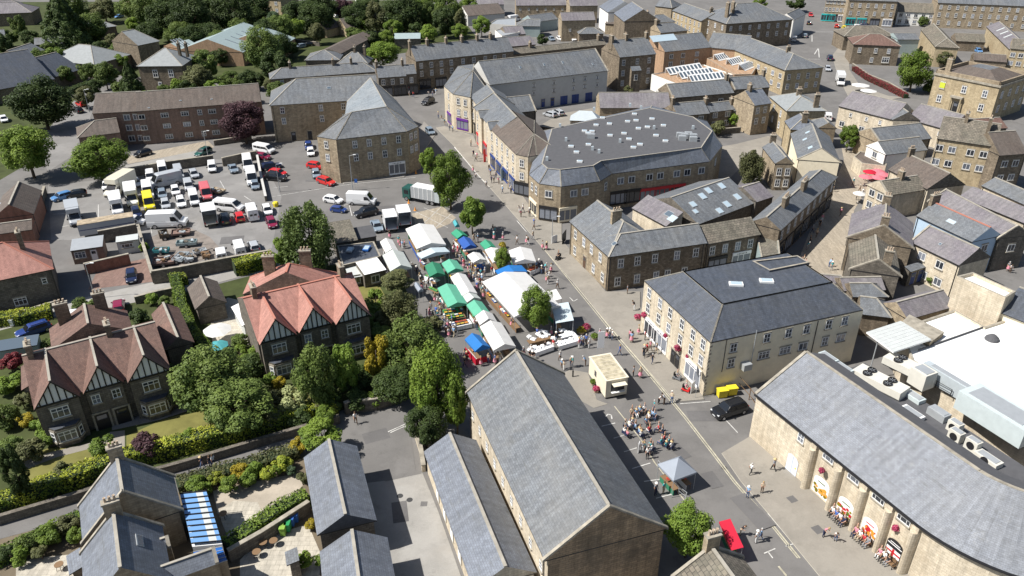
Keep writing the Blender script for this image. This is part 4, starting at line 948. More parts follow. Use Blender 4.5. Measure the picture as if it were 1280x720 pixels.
m=MB();c=e1+X*Lb*.56-Vector((0,0,9.8));m.box(c-X*1.6+Vector((0,0,4.2)),X*3.2,n*1.0,(0,0,.5),'coping');[m.tube(c+X*s_+n*.8,c+X*s_+n*.8+Vector((0,0,4.2)),.22,.2,'stone_gold')for s_ in(-1.3,1.3)];wbuild(m,'porch',b)
opening(b,'door_black',c+Vector((0,0,1.5)),n,(1.3,1.4))
m=MB();c=e1+X*Lb*.84+n*.12;m.box(c-X*.7-Vector((0,0,3.9)),X*1.4,n*.04,(0,0,1.4),'banner_yellow');wbuild(m,'banner',b)
n=-X
for t_ in(.15,.4,.65,.88):
    for z in(6.6,3):opening(b,'sash',e1+Y*17*t_+Vector((0,0,z-9.8)),n,(1.3,1.2))
b=simple('purple_slate_row','long cream row with a purple slate roof and a cross gable below the bank','terrace',[((3,352,530),(3,620,598),(3,420,452),5.6),((3,690,592),(3,905,652),(3,850,540),5,dict(win={0:([.1,.8],3.5,'small')})),((3,540,535),(3,622,600),(3,672,538),5.7,dict(roof='slate_grey',gw='stone_grey',wall='stone_pale'))],wall='stone_pale',roof='slate_purple',ends='gg',pitch=.6,win={0:[([.25,.55,.8],4.1,'small'),([.12,.5,.75],1.4,'pair')]})
b=simple('grey_slate_wing','grey slate roof in front of the purple row, running under the gabled manor','building',[((3,565,722),(3,820,692),(3,690,622),4.5)],wall='stone_tan',roof='slate_grey',ends='gg',pitch=.55,cop='0')
b=simple('gabled_manor','large cream stone manor with tall chimneys and a dormer gable at the right','house',[((3,845,692),(3,1140,735),(3,1010,598),9,dict(win={0:([.08,.3,.62,.84],(7,4),'pair'),3:(2,(7,4),'sash')},chim=[(.4,0,1.8),(.8,-2)])),((7,1160,58),(7,1300,48),(3,1250,652),8,dict(roof='concrete_tile',wall='stone_brown',win={0:([.3,.7],(6,3),'pair')}))],wall='stone_gold',roof='stone_slab',ends='gg',pitch=.7)
b=simple('purple_outhouse','maroon-walled outhouse behind the manor','building',[((3,1040,650),(3,1200,640),(3,1100,590),6)],wall='stone_grey',roof='tile_brown',ends='gg',pitch=.5)
b=simple('pale_green_roofed_house','cream house with a pale green-grey hipped roof and tall stack left of the side road','house',[((3,92,556),(3,5,482),(3,190,500),7,dict(ends='hh',win={0:([.3,.7],(5.2,2.4),'sash')}))],wall='stone_gold',roof='metal_pale',pitch=.45,chim=[(.1,2.5),(.5,0)])
b=simple('blue_slate_cottage','small blue slate cottage with a chimney in front of the pale green roof','house',[((3,112,648),(3,82,605),(3,180,590),6)],wall='stone_gold',roof='slate_blue',ends='hg',pitch=.6,chim=[(.3,0)])
b=simple('slate_cottage','grey slate cottage tucked behind the cream gabled house','house',[((3,250,640),(3,215,600),(3,300,610),5)],wall='stone_tan',roof='slate_grey',ends='gh',pitch=.6)
b=simple('brown_hipped_villa','brown stone villa with a white bay window beside the terrace garden','house',[((3,425,222),(3,668,232),(3,600,172),6.4)],wall='stone_brown',roof='tile_brown',ends='hh',pitch=.45,win={0:[([.15,.5,.78],4.6,'sash'),([.45],1.6,'sash'),([.75],1.8,'wide',(1.3,1.4))]})
b=simple('stone_roofed_block','stone-slated block behind the brown villa','building',[((3,380,182),(3,640,182),(3,520,128),5)],wall='stone_brown',roof='stone_slab',ends='hh',pitch=.5)
b=simple('green_glass_annexe','grey flat annexe between the villa and the brown gabled house','building',[((3,650,198),(3,760,198),(3,700,165),5)],wall='metal_teal',roof='slate_grey',ends='gg',pitch=.3)
b=simple('brown_gabled_house','cream and brown house with a steep stone-tiled roof beside the big round tree','house',[((3,835,234),(3,762,146),(3,858,150),6.4,dict(ends='hg'))],wall='stone_gold',roof='stone_slab',pitch=.62,win={3:([.5],4,'pair')})
b=simple('low_stable','long low brown-roofed stable near the parked blue car','building',[((3,940,205),(3,1088,212),(3,1010,168),3.4)],wall='stone_brown',roof='stone_slab',ends='gg',pitch=.5)
b=simple('garage_row','low brown-roofed garages behind the bank','building',[((3,1030,300),(3,1195,312),(3,1100,268),3)],wall='stone_brown',roof='concrete_tile',ends='gg',pitch=.4)
b=simple('patched_roof_hall','cream hall with a lilac roof and pale patched sheets','building',[((3,1207,247),(3,1090,132),(3,1250,190),6)],wall='stone_gold',roof='slate_purple',ends='gg',pitch=.55,sky=[(0,.4,.3,1.2,2.6,'poly_sheet'),(0,.55,.3,1.2,2.6,'poly_sheet'),(0,.7,.3,1.2,2.6,'poly_sheet')])
b=simple('cream_windowed_block','cream stone block with paired white windows at the right edge','building',[((3,1212,243),(3,1420,262),(3,1270,195),6.5)],wall='stone_gold',roof='stone_slab',ends='gg',pitch=.5,win={0:(5,(4.6,2),'pair')})
b=simple('grand_hotel','long grand stone hotel three storeys high along the top right edge','hotel',[((3,850,14),(3,1500,40),(3,1000,-30),9.5)],wall='stone_tan',roof='slate_grey',ends='gg',pitch=.5,ridge=None,win={0:[(15,(7.9,5.0)),(12,2,'sash')]})
b=simple('pale_cottages','row of pale stone cottages with small dark windows below the brown shops','terrace',[((3,650,58),(3,838,66),(3,750,15),5.2)],wall='render_white',roof='stone_slab',ends='gg',pitch=.5,win={0:(5,(3.9,1.4),'pair')})
b=simple('teal_fronted_shops','brown stone shops with bright teal fronts and awnings at the top of the road','shops',[((3,405,0),(3,650,8),(3,560,-60),10),((3,290,2),(3,402,8),(3,350,-40),8.5)],wall='stone_tan',roof='slate_grey',ends='gg',pitch=.5,win={0:[(6,(8,5)),([.12,.35],1.6,'shop_teal'),([.62],1.6,'shop_dark'),([.88],1.6,'shop')]})
b=simple('white_gable_shop','tall narrow white gabled shop on the inside of the bend','shop',[((3,132,100),(3,192,70),(3,150,42),7)],wall='render_white',roof='slate_grey',ends='gg',pitch=.6)
b=building('curved_corner_range','long curved stone range with pale slates sweeping round to a hipped end at the bend',(3,100,350),0)
wing(b,(2,765,260),(2,1000,236),(2,900,166),7.5,'brick_orange','slate_grey',pitch=.55,win={0:([.15,.4,.7],(5.8,3.5),'pair')},sky=[(0,.15,.65,9,3,'skyglass')])
wing(b,(2,995,238),(2,1120,250),(2,1050,166),7.4,'brick_orange','slate_grey',pitch=.5,ext=(1.5,3))
wing(b,(2,1110,250),(3,85,352),(2,1210,196),7.3,'stone_gold','slate_grey',pitch=.45,ends='gh',ext=(3,0),win={0:(8,(5.2,2.5),'pair'),1:(4,(5.2,2.5),'sash')},chim=[(.7,0)])
b=building('sawtooth_roofed_hall','low orange brick hall with white sawtooth rooflights inside the curved range',(2,830,420),0)
flat_block(b,[(2,698,370),(2,960,322),(2,1112,372),(2,830,420)],4.6,'render_white','brick_orange',.3)
flat_block(b,[(2,975,292),(2,1130,250),(2,1245,300),(2,1200,370),(2,1112,372)],4.8,'brick_orange','brick_orange',.3)
for(a_,c_)in(((790,375),(960,348)),((850,395),(1015,370)),((900,412),(1070,392)),((1035,305),(1125,285)),((1100,328),(1190,305)),((1165,355),(1215,335))):
    A_,B_=at((2,*a_),4.6),at((2,*c_),4.6);u=(B_-A_);n_=Vector((-u.y,u.x,0)).normalized()
    m=MB();up=Vector((0,0,1.6));
    q=[A_,B_,B_+n_*2.2+up,A_+n_*2.2+up];m.face(q if(q[1]-q[0]).cross(q[2]-q[1]).z>0 else q[::-1],'white_paint')
    m.box(A_+n_*2.2+up,u,n_*.1,-up,'white_paint')
    for k in range(9):
        t_=(k+.15)/9;p_=A_+u*t_+n_*.35+up*.16+Vector((0,0,.03));w_=u*(.6/9)
        m.box(p_,w_,n_*1.5+up*.68,(0,0,.04),'roof_window_glass')
    wbuild(m,'sawtooth_rooflight',b)
b=simple('tall_stone_house','tall brown stone house with three big chimneys behind the shopping block','house',[((2,540,287),(2,722,270),(2,650,188),10),((2,600,355),(2,648,352),(2,622,330),7,dict(mono=True,chim=(),win={0:(1,5,'sash')}))],wall='stone_brown',roof='slate_grey',ends='gg',pitch=.62,chim=[(.01,0,2),(.4,0,1.6),(.97,0)],win={0:[([.12,.5,.83],(8.3,),'sash'),([.12,.83],(5.3,2.4),'sash')]},cop='')
b=simple('slate_back_row','two-roofed slate row with a gable wall in front of the sawtooth hall','building',[((2,802,490),(2,1112,464),(2,1000,402),5.5),((2,1112,448),(2,1290,436),(2,1180,380),6)],wall='stone_brown',roof='slate_grey',ends='gg',pitch=.6,cop='0',win={0:([.5,.8],3.5,'pair')},chim=[(.98,0)])
b=simple('back_sheds','low grey and brown slate sheds directly behind the flat roofed shopping block','building',[((2,440,540),(2,795,540),(2,620,462),4.5)],wall='stone_tan',roof='slate_purple',ends='gg',pitch=.5)
b=simple('back_cottages','pair of back cottages with slate roofs and small white windows by the bushy yard','house',[((2,830,582),(2,990,567),(2,900,508),5),((2,990,562),(2,1115,547),(2,1050,508),4.8),((2,1110,555),(2,1200,548),(2,1150,515),4.5)],wall='stone_brown',roof='slate_grey',ends='gg',pitch=.6,chim=[(.02,0)],win={0:(2,(3.8,1.5),'pair')})
b=simple('stone_tower_house','tall stone house with blue slates and a pale stack beside the alley','house',[((2,1215,528),(3,20,516),(2,1270,440),7.5)],wall='stone_tan',roof='slate_blue',ends='gg',pitch=.6,chim=[(.25,0)],win={0:([.25,.7],(6,3.4),'sash')})
b=simple('tiled_back_house','mid-grey slate house between the sawtooth hall and the curved range','house',[((2,1215,435),(2,1290,425),(2,1250,375),6)],wall='stone_tan',roof='slate_grey',ends='gg',pitch=.6)
# top centre
b=simple('twin_gabled_house','pair of steep blue slate roofs end-on with a bare grey gable','house',[((2,560,108),(2,508,66),(2,650,42),8),((2,478,62),(2,435,32),(2,565,8),8,dict(wall='render_white'))],wall='stone_brown',roof='slate_blue',ends='gg',pitch=.6)
b=simple('flat_topped_store','flat-topped brown stone store at the foot of the bare grey gable','building',[((2,465,118),(2,560,124),(2,510,100),4)],wall='stone_tan',roof='concrete_tile',ends='gg',pitch=.2,ridge=None)
b=simple('cream_gabled_barn','pale gabled barn with a grey roof beside the white parked cars','building',[((2,250,104),(2,418,100),(2,330,60),7.5,dict(win={0:(2,4,'small')}))],wall='stone_tan',roof='slate_purple',ends='gg',pitch=.6)
b=simple('pavilion','small hipped pale pavilion in front of the pale gabled barn','building',[((2,333,170),(2,462,168),(2,390,136),3.4)],wall='stone_brown',roof='slate_grey',ends='hh',pitch=.5)
b=simple('grey_workshops','grey and green roofed workshops left of the pale gabled barn','building',[((2,110,112),(2,232,95),(2,170,65),4),((2,20,130),(2,140,132),(2,80,95),4,dict(ends='hg'))],wall='metal_teal',roof='slate_grey',ends='gg',pitch=.5)
b=simple('low_grey_sheds','low grey flat sheds at the end of the chimneyed terrace','building',[((2,-30,175),(2,70,170),(2,20,130),3.5),((2,0,232),(2,120,222),(2,60,180),4)],wall='stone_brown',roof='slate_purple',ends='gg',pitch=.35)
b=simple('long_stone_barn','long stone range with a grey roof along the top edge','building',[((2,20,28),(2,275,26),(2,100,-12),5.5,dict(win={0:(6,3.8,'small')})),((2,290,30),(2,430,28),(2,350,-15),7)],wall='stone_tan',roof='slate_purple',ends='gg',pitch=.5)
b=simple('cottage_cluster','cluster of small hipped slate cottages with a tall brown stack','house',[((2,745,165),(2,882,152),(2,800,112),5),((2,690,115),(2,820,108),(2,750,72),6,dict(ends='hh')),((2,715,30),(2,800,40),(2,760,-10),7)],wall='stone_tan',roof='slate_grey',ends='gh',pitch=.6,chim=[(.03,0,1.6)])
b=simple('many_windowed_terrace','three-storey stone terrace turned end-on with rows of windows, top centre right','terrace',[((2,945,106),(2,800,52),(2,950,45),8)],wall='stone_gold',roof='slate_grey',ends='gg',pitch=.5,win={0:(7,(6.4,3.8,1.4),'sash')},chim=[(.1,0)])
b=simple('square_hotel','big square stone building with a broad hipped slate roof and a row of windows','hotel',[((2,1072,120),(3,128,97),(2,1180,15),9)],wall='stone_brown',roof='slate_grey',ends='hh',pitch=.5,chim=[(.1,-5,1.8),(.2,-4,1.8)],win={0:(7,(7.2,4.4),'sash'),3:(4,(7.2,4.4),'sash')})
b=simple('upper_left_workshop','grey workshop with a white fascia band in the trees','building',[((1,1060,80),(1,1245,66),(1,1040,28),4,dict(gw='render_white')),((1,945,26),(1,1240,22),(1,1000,-12),5,dict(roof='slate_purple'))],wall='render_grey',roof='concrete_tile',ends='gg',pitch=.4)
b=building('flat_clinic','flat grey-roofed block behind the left end of the chimneyed terrace',(1,1170,120),0)
flat_block(b,[(1,1165,118),(1,1200,95),(1,1300,88),(1,1300,128)],4,'render_grey','metal_grey',.3);flat_block(b,[(1,1195,150),(1,1280,128),(1,1320,160),(1,1230,180)],4.2,'render_white','metal_grey',.3)
b=simple('metal_canopy','pale metal roofed shelter among the bushes','shelter',[((1,690,195),(1,822,193),(1,750,165),3.5)],wall='stone_grey',roof='metal_teal',ends='gg',mono=True,pitch=.3,ridge=None)
b=simple('twin_garages','two small brown roofed garages with stone gables by the car park in the trees','garage',[((1,355,150),(1,432,130),(1,385,95),3),((1,452,146),(1,532,136),(1,470,88),3)],wall='stone_gold',roof='concrete_tile',ends='gg',pitch=.6)
# top left
b=simple('chapel','brown stone chapel with a pale hipped roof and a white door in the trees','chapel',[((0,682,332),(0,912,330),(0,780,240),7,dict(ends='hh',win={0:[([.36,.72],4.8,'sash',(1.4,1.4)),([.42],1.3,'door_white')]},chim=[(.8,.2),(.97,0)])),((0,690,228),(0,800,205),(0,700,140),7.5,dict(ends='gh',roof='metal_pale')),((0,575,215),(0,660,218),(0,632,165),6.5,dict(wall='stone_tan'))],wall='stone_brown',roof='metal_pale',pitch=.55)
b=simple('green_metal_shed','long pale green metal shed with slot rooflights and a brown end gable','shed',[((0,1215,262),(0,1380,170),(0,1180,128),4.5),((1,130,232),(1,198,190),(1,42,132),4.2),((0,900,245),(0,990,225),(0,950,195),4)],wall='brick_orange',roof='metal_teal',ends='gg',pitch=.35,ridge=None,sky=[(0,.2,.3,.5,5,'roof_window_glass'),(0,.35,.3,.5,5,'roof_window_glass'),(0,.5,.3,.5,5,'roof_window_glass'),(0,.65,.3,.5,5,'roof_window_glass')])
b=simple('village_hall','low hall with big dark and pale slate slopes at the far left','hall',[((0,215,300),(0,470,325),(0,330,215),4.2,dict(ends='hh',roof='metal_pale')),((0,275,385),(0,415,345),(0,300,255),3.6,dict(roof='slate_dark')),((0,-120,470),(0,275,395),(0,110,250),4,dict(roof='slate_dark'))],wall='stone_brown',roof='slate_dark',ends='gg',pitch=.5)
b=simple('hipped_lodge','small pale hipped lodge behind the conifers','house',[((0,435,150),(0,585,130),(0,490,88),4)],wall='brick_brown',roof='metal_pale',ends='hh',pitch=.5)
b=simple('school','yellow stone school with rows of white windows in the far trees','school',[((0,600,-25),(0,745,-5),(0,680,-80),8)],wall='stone_gold',roof='slate_grey',ends='gg',pitch=.5,win={0:(4,(6.6,3.6),'pair')})
b=simple('yellow_stone_house','yellow stone house with small windows at the top edge between the trees','house',[((1,-30,-10),(1,120,0),(1,60,-60),8)],wall='stone_gold',roof='slate_grey',ends='gg',pitch=.5,win={0:(3,(6.4,3.6),'pair')})
b=simple('far_cottages','grey roofed cottages at the top left corner','house',[((0,-90,72),(0,158,62),(0,80,10),5),((0,-100,45),(0,120,28),(0,40,0),5)],wall='stone_brown',roof='slate_purple',ends='gh',pitch=.5)
b=simple('long_grey_hall','long grey hall roof at the left edge beyond the dark conifers','building',[((0,-150,215),(0,30,200),(0,-20,150),4),((0,110,290),(0,225,250),(0,150,215),4),((0,170,225),(0,320,215),(0,250,185),4)],wall='stone_brown',roof='slate_grey',ends='gg',pitch=.5)
b=simple('carwash_house','white walled bungalow among the trees above the garages','house',[((1,500,0),(1,580,-3),(1,540,-30),4)],wall='render_white',roof='concrete_tile',ends='gg',pitch=.5)
# further streets beyond the top edge of the view, seen from a step aside
for i,(x,y,rz_)in enumerate(((120,395,.1),(60,402,.0),(175,430,.2),(-40,420,-.1),(230,450,.1),(-120,430,.1))):
    pass
# ------------------------------------------------------------------ trees, shrubs and hedges
import numpy as np
def leaf_mesh(name,C_,Nn,size,tint,mat,rs,extra=None):
    """one small folded leaf-clump face at each point, facing roughly along its normal"""
    n=len(C_);a=rs.normal(size=(n,3));nn=Nn+rs.normal(size=(n,3))*.45;nn/=np.linalg.norm(nn,axis=1)[:,None]
    t=np.cross(nn,a);t/=np.linalg.norm(t,axis=1)[:,None];b=np.cross(nn,t)
    s=(size*(.6+.8*rs.random(n)))[:,None]if np.isscalar(size)else size[:,None]
    v=np.stack([C_-t*s,C_-b*s*.55+nn*s*.15,C_+t*s,C_+b*s*.55+nn*s*.15],1).reshape(-1,3)
    me=bpy.data.meshes.new(name);me.vertices.add(4*n);me.vertices.foreach_set('co',v.astype(np.float32).ravel())
    me.loops.add(4*n);me.loops.foreach_set('vertex_index',np.arange(4*n,dtype=np.int32))
    me.polygons.add(n);me.polygons.foreach_set('loop_start',np.arange(0,4*n,4,dtype=np.int32));me.polygons.foreach_set('loop_total',np.full(n,4,dtype=np.int32))
    me.update(calc_edges=True)
    at_=me.attributes.new('tint','FLOAT','FACE');at_.data.foreach_set('value',tint.astype(np.float32))
    me.materials.append(M(mat));me.update();return me
def crown_pts(kind,n,rs):
    if kind=='conifer':
        z=rs.random(n)**1.3;L=[]
        ang=rs.random(n)*2*PI;prof=(1-z)*.95+.06;tier=.82+.22*np.abs(np.sin(z*22+np.sin(ang*3)*.8));lob=1+.16*np.sin(ang*5+z*9)+.1*np.sin(ang*9-z*14)
        r=prof*tier*lob*(.62+.38*rs.random(n)**.4)
        P=np.stack([r*np.cos(ang),r*np.sin(ang),z*2-1],1);Nn=np.stack([np.cos(ang),np.sin(ang),np.full(n,.5)],1)
        tint=np.clip(.3+.5*(tier-.82)*3+rs.normal(size=n)*.2,0,1);return P,Nn,tint
    k={'round':46,'broad':80,'column':44,'willow':46,'shrub':20}[kind]
    cs=[]
    while len(cs)<k:
        p=rs.uniform(-1,1,3)
        l=np.linalg.norm(p)
        if l<1 and l>.3 and p[2]>-.93:
            p=p/l*(l**.4)*rs.uniform(.62,.84);cs.append(p)
    cs=np.array(cs);cr=rs.uniform(.12,.30,k)*(1 if kind!='shrub' else 1.4)
    if kind=='column':cs[:,:2]*=.85;cr*=.9
    w=cr**2;ci=rs.choice(k,n,p=w/w.sum())
    d=rs.normal(size=(n,3));d/=np.linalg.norm(d,axis=1)[:,None]
    rad=cr[ci]*(.55+.5*rs.random(n)**.5)
    P=cs[ci]+d*rad[:,None];Nn=d.copy();Nn[:,2]+=.6
    if kind=='willow':
        hang=rs.random(n)**2*.7*(np.hypot(P[:,0],P[:,1])>.5);P[:,2]-=hang;Nn[:,2]*=.3
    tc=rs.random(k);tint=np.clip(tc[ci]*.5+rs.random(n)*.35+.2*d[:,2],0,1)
    m=P[:,2]<-.92;P[m,2]=-.92+rs.random(m.sum())*.1
    return P,Nn,tint
CROWN={}
def crown(kind,mat,var):
    key=(kind,mat,var)
    if key not in CROWN:
        rs=np.random.RandomState(hash_(key));n={'round':9000,'broad':15000,'column':9000,'willow':13000,'conifer':10000,'shrub':3200}[kind]
        sz={'round':.050,'broad':.038,'column':.05,'willow':.042,'conifer':.046,'shrub':.085}[kind]
        P,Nn,t=crown_pts(kind,n,rs);CROWN[key]=leaf_mesh('crown',P,Nn,sz,t,mat,rs)
    return CROWN[key]
def hash_(k):
    h=0
    for c in str(k):h=(h*31+ord(c))%100003
    return h
TRUNKS={}
def trunk_mesh(r,h,v):
    key=(round(r,1),round(h,1),v)
    if key in TRUNKS:return TRUNKS[key]
    m=MB();rr=random.Random(v);a=Vector((0,0,-.2));b=Vector((.1,.05,h*.55));m.tube(a,b,r,r*.7,'bark',9);c=Vector((0,.1,h));m.tube(b,c,r*.7,r*.35,'bark',8)
    for k in range(6):
        an=k*1.05+rr.random();s_=b.lerp(c,rr.random()*.7);e_=s_+Vector((math.cos(an)*h*.32,math.sin(an)*h*.32,h*.28));m.tube(s_,e_,r*.35,r*.1,'bark',6)
        f_=s_.lerp(e_,.6);m.tube(f_,f_+Vector((math.cos(an+.8)*h*.14,math.sin(an+.8)*h*.14,h*.16)),r*.18,r*.06,'bark',5)
    TRUNKS[key]=m.mesh('trunk',smooth=True);return TRUNKS[key]
TN=[0]
def tree(cx,cy,rx,ry,mat,kind,label,name='tree',cat='tree',trunk=.9,group=None):
    """crown centre and half-extents read in the photo; the tree stands on the ground below it"""
    cx,cy=t4((cx,cy))if not isinstance(cx,tuple)else cx
    hc=6.
    for _ in range(12):
        p=at((cx,cy),hc);dist=math.sqrt(p.x**2+p.y**2+(CH-hc)**2);el=math.asin((CH-hc)/dist)
        depth=p.y*CT+(CH-hc)*ST;s=F/depth;r=rx/s;q=(ry/s)**2-(r*math.sin(el))**2;rz=math.sqrt(max(q,(r*.55)**2))/math.cos(el);rz=min(rz,r*2.2)
        hc=trunk+rz
    p=at((cx,cy),hc);TN[0]+=1;rr=random.Random(TN[0])
    root=thing(name,(p.x,p.y,0),label,cat,group,rr.random()*6.28)
    c=bpy.data.objects.new('crown' if cat!='shrub' else 'foliage',crown(kind,mat,TN[0]%2));COL.objects.link(c);c.parent=root;c.location=(0,0,hc);c.scale=(r,r*rr.uniform(.92,1.08),rz)
    t=bpy.data.objects.new('trunk' if cat!='shrub' else 'stem',trunk_mesh(max(.08,r*.055),max(.6,hc+rz*.2),TN[0]%3));COL.objects.link(t);t.parent=root
    return root
def shrub(cx,cy,r,mat,label,name='shrub',ry=None):return tree(cx,cy,r,ry or r*.9,mat,'shrub',label,name,'shrub',.25)
TREES=[
 (78,25,37,34,'leaf_dark','conifer','huge dark conifer at the top left','conifer'),(50,126,40,33,'leaf_dark','broad','broad dark yew standing above the lime-green tree at the left','yew_tree'),
 (32,187,37,33,'leaf_bright','broad','lime-green broad tree at the left edge of the van park','lime_tree'),(121,196,42,27,'leaf_green','broad','wide green tree overhanging the car park wall','broadleaf_tree'),
 (163,101,20,24,'leaf_dark','conifer','dark cone-shaped yew in front of the chapel','yew_tree'),(130,92,16,17,'leaf_mid','round','mid-green rounded tree left of the chapel','broadleaf_tree'),
 (254,78,22,19,'leaf_mid','round','round green tree right of the chapel roof','broadleaf_tree'),(246,96,22,16,'leaf_olive','round','olive-coloured tree low beside the chapel wall','broadleaf_tree'),
 (205,22,26,26,'leaf_dark','broad','dark broad tree above the chapel, left of its clump','broadleaf_tree'),(240,20,30,30,'leaf_dark','broad','darkest great tree behind the chapel','broadleaf_tree'),(290,15,30,28,'leaf_dark','broad','dark great tree above the green metal shed','broadleaf_tree'),
 (327,60,27,28,'leaf_mid','broad','large mid-green tree over the right end of the metal shed','broadleaf_tree'),(303,150,31,27,'leaf_purple','broad','copper beech with purple leaves in front of the flats','copper_beech'),
 (4,55,14,15,'leaf_dark','round','small dark tree at the top left edge','broadleaf_tree'),(22,30,11,15,'leaf_mid','round','small green tree left of the huge conifer','broadleaf_tree'),(36,46,13,9,'leaf_dark','round','low dark tree at the foot of the huge conifer','broadleaf_tree'),
 (130,12,19,14,'leaf_olive','round','olive-green tree at the top, right of the huge conifer','broadleaf_tree'),(345,82,22,22,'leaf_dark','round','dark tree between the metal shed and the gravelled car park','broadleaf_tree'),
 (378,17,27,20,'leaf_dark','broad','dark tree above the twin garages','broadleaf_tree'),(367,34,17,13,'leaf_bright','round','bright yellow-green tree beside the twin garages','broadleaf_tree'),(343,25,12,12,'leaf_blue','round','blue-green tree next to the yellow stone house','broadleaf_tree'),
 (430,10,16,13,'leaf_purple','round','dark purple tree over the parked cars at the top','copper_beech'),(470,22,16,20,'leaf_olive','round','olive tree at the left of the dark top-centre clump','broadleaf_tree'),(503,17,28,24,'leaf_dark','broad','biggest dark tree of the top-centre clump','broadleaf_tree'),
 (538,18,16,20,'leaf_mid','round','green tree in the middle of the top-centre clump','broadleaf_tree'),(556,26,18,18,'leaf_dark','round','dark tree at the right of the top-centre clump','broadleaf_tree'),(602,31,13,12,'leaf_green','round','small round bright tree below the grey workshop','broadleaf_tree'),
 (575,24,10,14,'leaf_olive','round','thin olive tree beside the grey workshop','broadleaf_tree'),
 (478,67,25,16,'leaf_bright','broad','spreading yellow-green tree above the shop row','broadleaf_tree'),(484,47,12,10,'leaf_bright','round','small lime bush-tree behind the spreading yellow-green one','broadleaf_tree'),(536,41,13,11,'leaf_bright','round','small lime tree right of the metal shelter','broadleaf_tree'),
 (537,201,15,19,'leaf_green','round','uppermost small street tree by the bin lorry','street_tree'),(562,222,27,36,'leaf_green','broad','largest street tree, over the bin lorry','street_tree'),(590,265,20,24,'leaf_green','round','street tree with a round crown above the blue and green stalls','street_tree'),
 (628,323,12,15,'leaf_bright','round','small bright tree among the stalls','street_tree'),(670,382,23,28,'leaf_green','broad','round tree beside the great white marquee','street_tree'),
 (386,290,41,44,'leaf_willow','willow','weeping willow behind the red-tiled houses','weeping_willow'),(351,314,17,22,'leaf_green','round','dense rounded dark-green tree at the foot of the willow','broadleaf_tree'),
 (1144,86,25,25,'leaf_green','broad','big round tree beside the terrace garden of the bank','broadleaf_tree'),(940,206,20,22,'leaf_olive','willow','drooping olive tree in the alley behind the shopping block','willow_tree'),(1062,170,14,16,'leaf_green','round','small round tree in front of the purple slate row','broadleaf_tree'),
 (1182,72,13,9,'leaf_olive','round','olive tree between the big round tree and the stable','broadleaf_tree'),(862,660,34,37,'leaf_green','broad','full round tree at the bottom by the end of the great hall','street_tree'),
 (262,474,52,46,'leaf_mid','broad','wide loose tree right of the brown-tiled houses','garden_tree'),(296,506,46,38,'leaf_mid','broad','lower green tree beside the pale shrub','garden_tree'),
 (394,468,30,42,'leaf_mid','broad','tall dark green tree in front of the red-tiled houses','garden_tree'),(430,458,24,36,'leaf_green','column','dense green tree between the dark one and the golden one','garden_tree'),(470,443,21,33,'leaf_gold','column','golden-yellow conifer in the gardens','golden_conifer'),
 (514,430,44,38,'leaf_mid','broad','spreading green tree right of the golden conifer','garden_tree'),(500,383,28,25,'leaf_olive','willow','brownish feathery tree at the edge of the market','garden_tree'),(496,350,22,14,'leaf_olive','round','olive shrubby tree behind the white gabled stall','garden_tree'),
 (545,476,38,56,'leaf_bright','broad','tall bright green tree at the back corner of the great hall','garden_tree'),(532,530,28,28,'leaf_dark','broad','dark tree below the tall bright one by the courtyard entrance','garden_tree'),(570,500,22,38,'leaf_green','column','narrow green tree against the hall gable','garden_tree'),
 (18,590,20,40,'leaf_dark','column','tall dark shrub mass at the left edge of the lawn','garden_tree'),(450,400,22,16,'leaf_mid','round','low green tree against the gable of the red-tiled houses','garden_tree'),(495,478,32,18,'leaf_dark','broad','low dark tree over the curved retaining wall','garden_tree'),
 (402,545,30,17,'leaf_bright','round','spreading lime tree over the ridge of the garage block','garden_tree'),
 (700,-2,14,9,'leaf_dark','round','dark tree at the top edge above the long stone barn','broadleaf_tree'),(610,2,15,8,'leaf_mid','round','green tree at the top edge right of the long workshop','broadleaf_tree'),(995,4,14,8,'leaf_dark','round','dark tree at the top edge beside the main road','broadleaf_tree'),(950,4,11,7,'leaf_green','round','green tree at the top edge above the square hotel','broadleaf_tree'),(345,0,14,8,'leaf_green','round','green tree at the top edge beside the yellow stone house','broadleaf_tree'),(165,30,10,9,'leaf_bright','round','bright bushy tree above the chapel yard','broadleaf_tree'),
 (200,250-222,18,8,'leaf_bright','round','bright low bush-tree below the school','broadleaf_tree'),(1070,4,11,5,'leaf_green','round','green tree above the teal-fronted shops','broadleaf_tree'),(10,8,14,8,'leaf_mid','round','green tree in the top left corner','broadleaf_tree'),
 (460,6,18,10,'leaf_dark','round','dark tree at the top edge right of the bungalow','broadleaf_tree'),(265,0,22,10,'leaf_dark','round','dark tree at the very top behind the great trees','broadleaf_tree'),(310,98,14,11,'leaf_dark','round','dark tree behind the block of flats','broadleaf_tree'),(288,98,18,10,'leaf_mid','round','green tree behind the middle of the flats','broadleaf_tree'),
]
for t in TREES:tree(*t[:7],name=t[7])
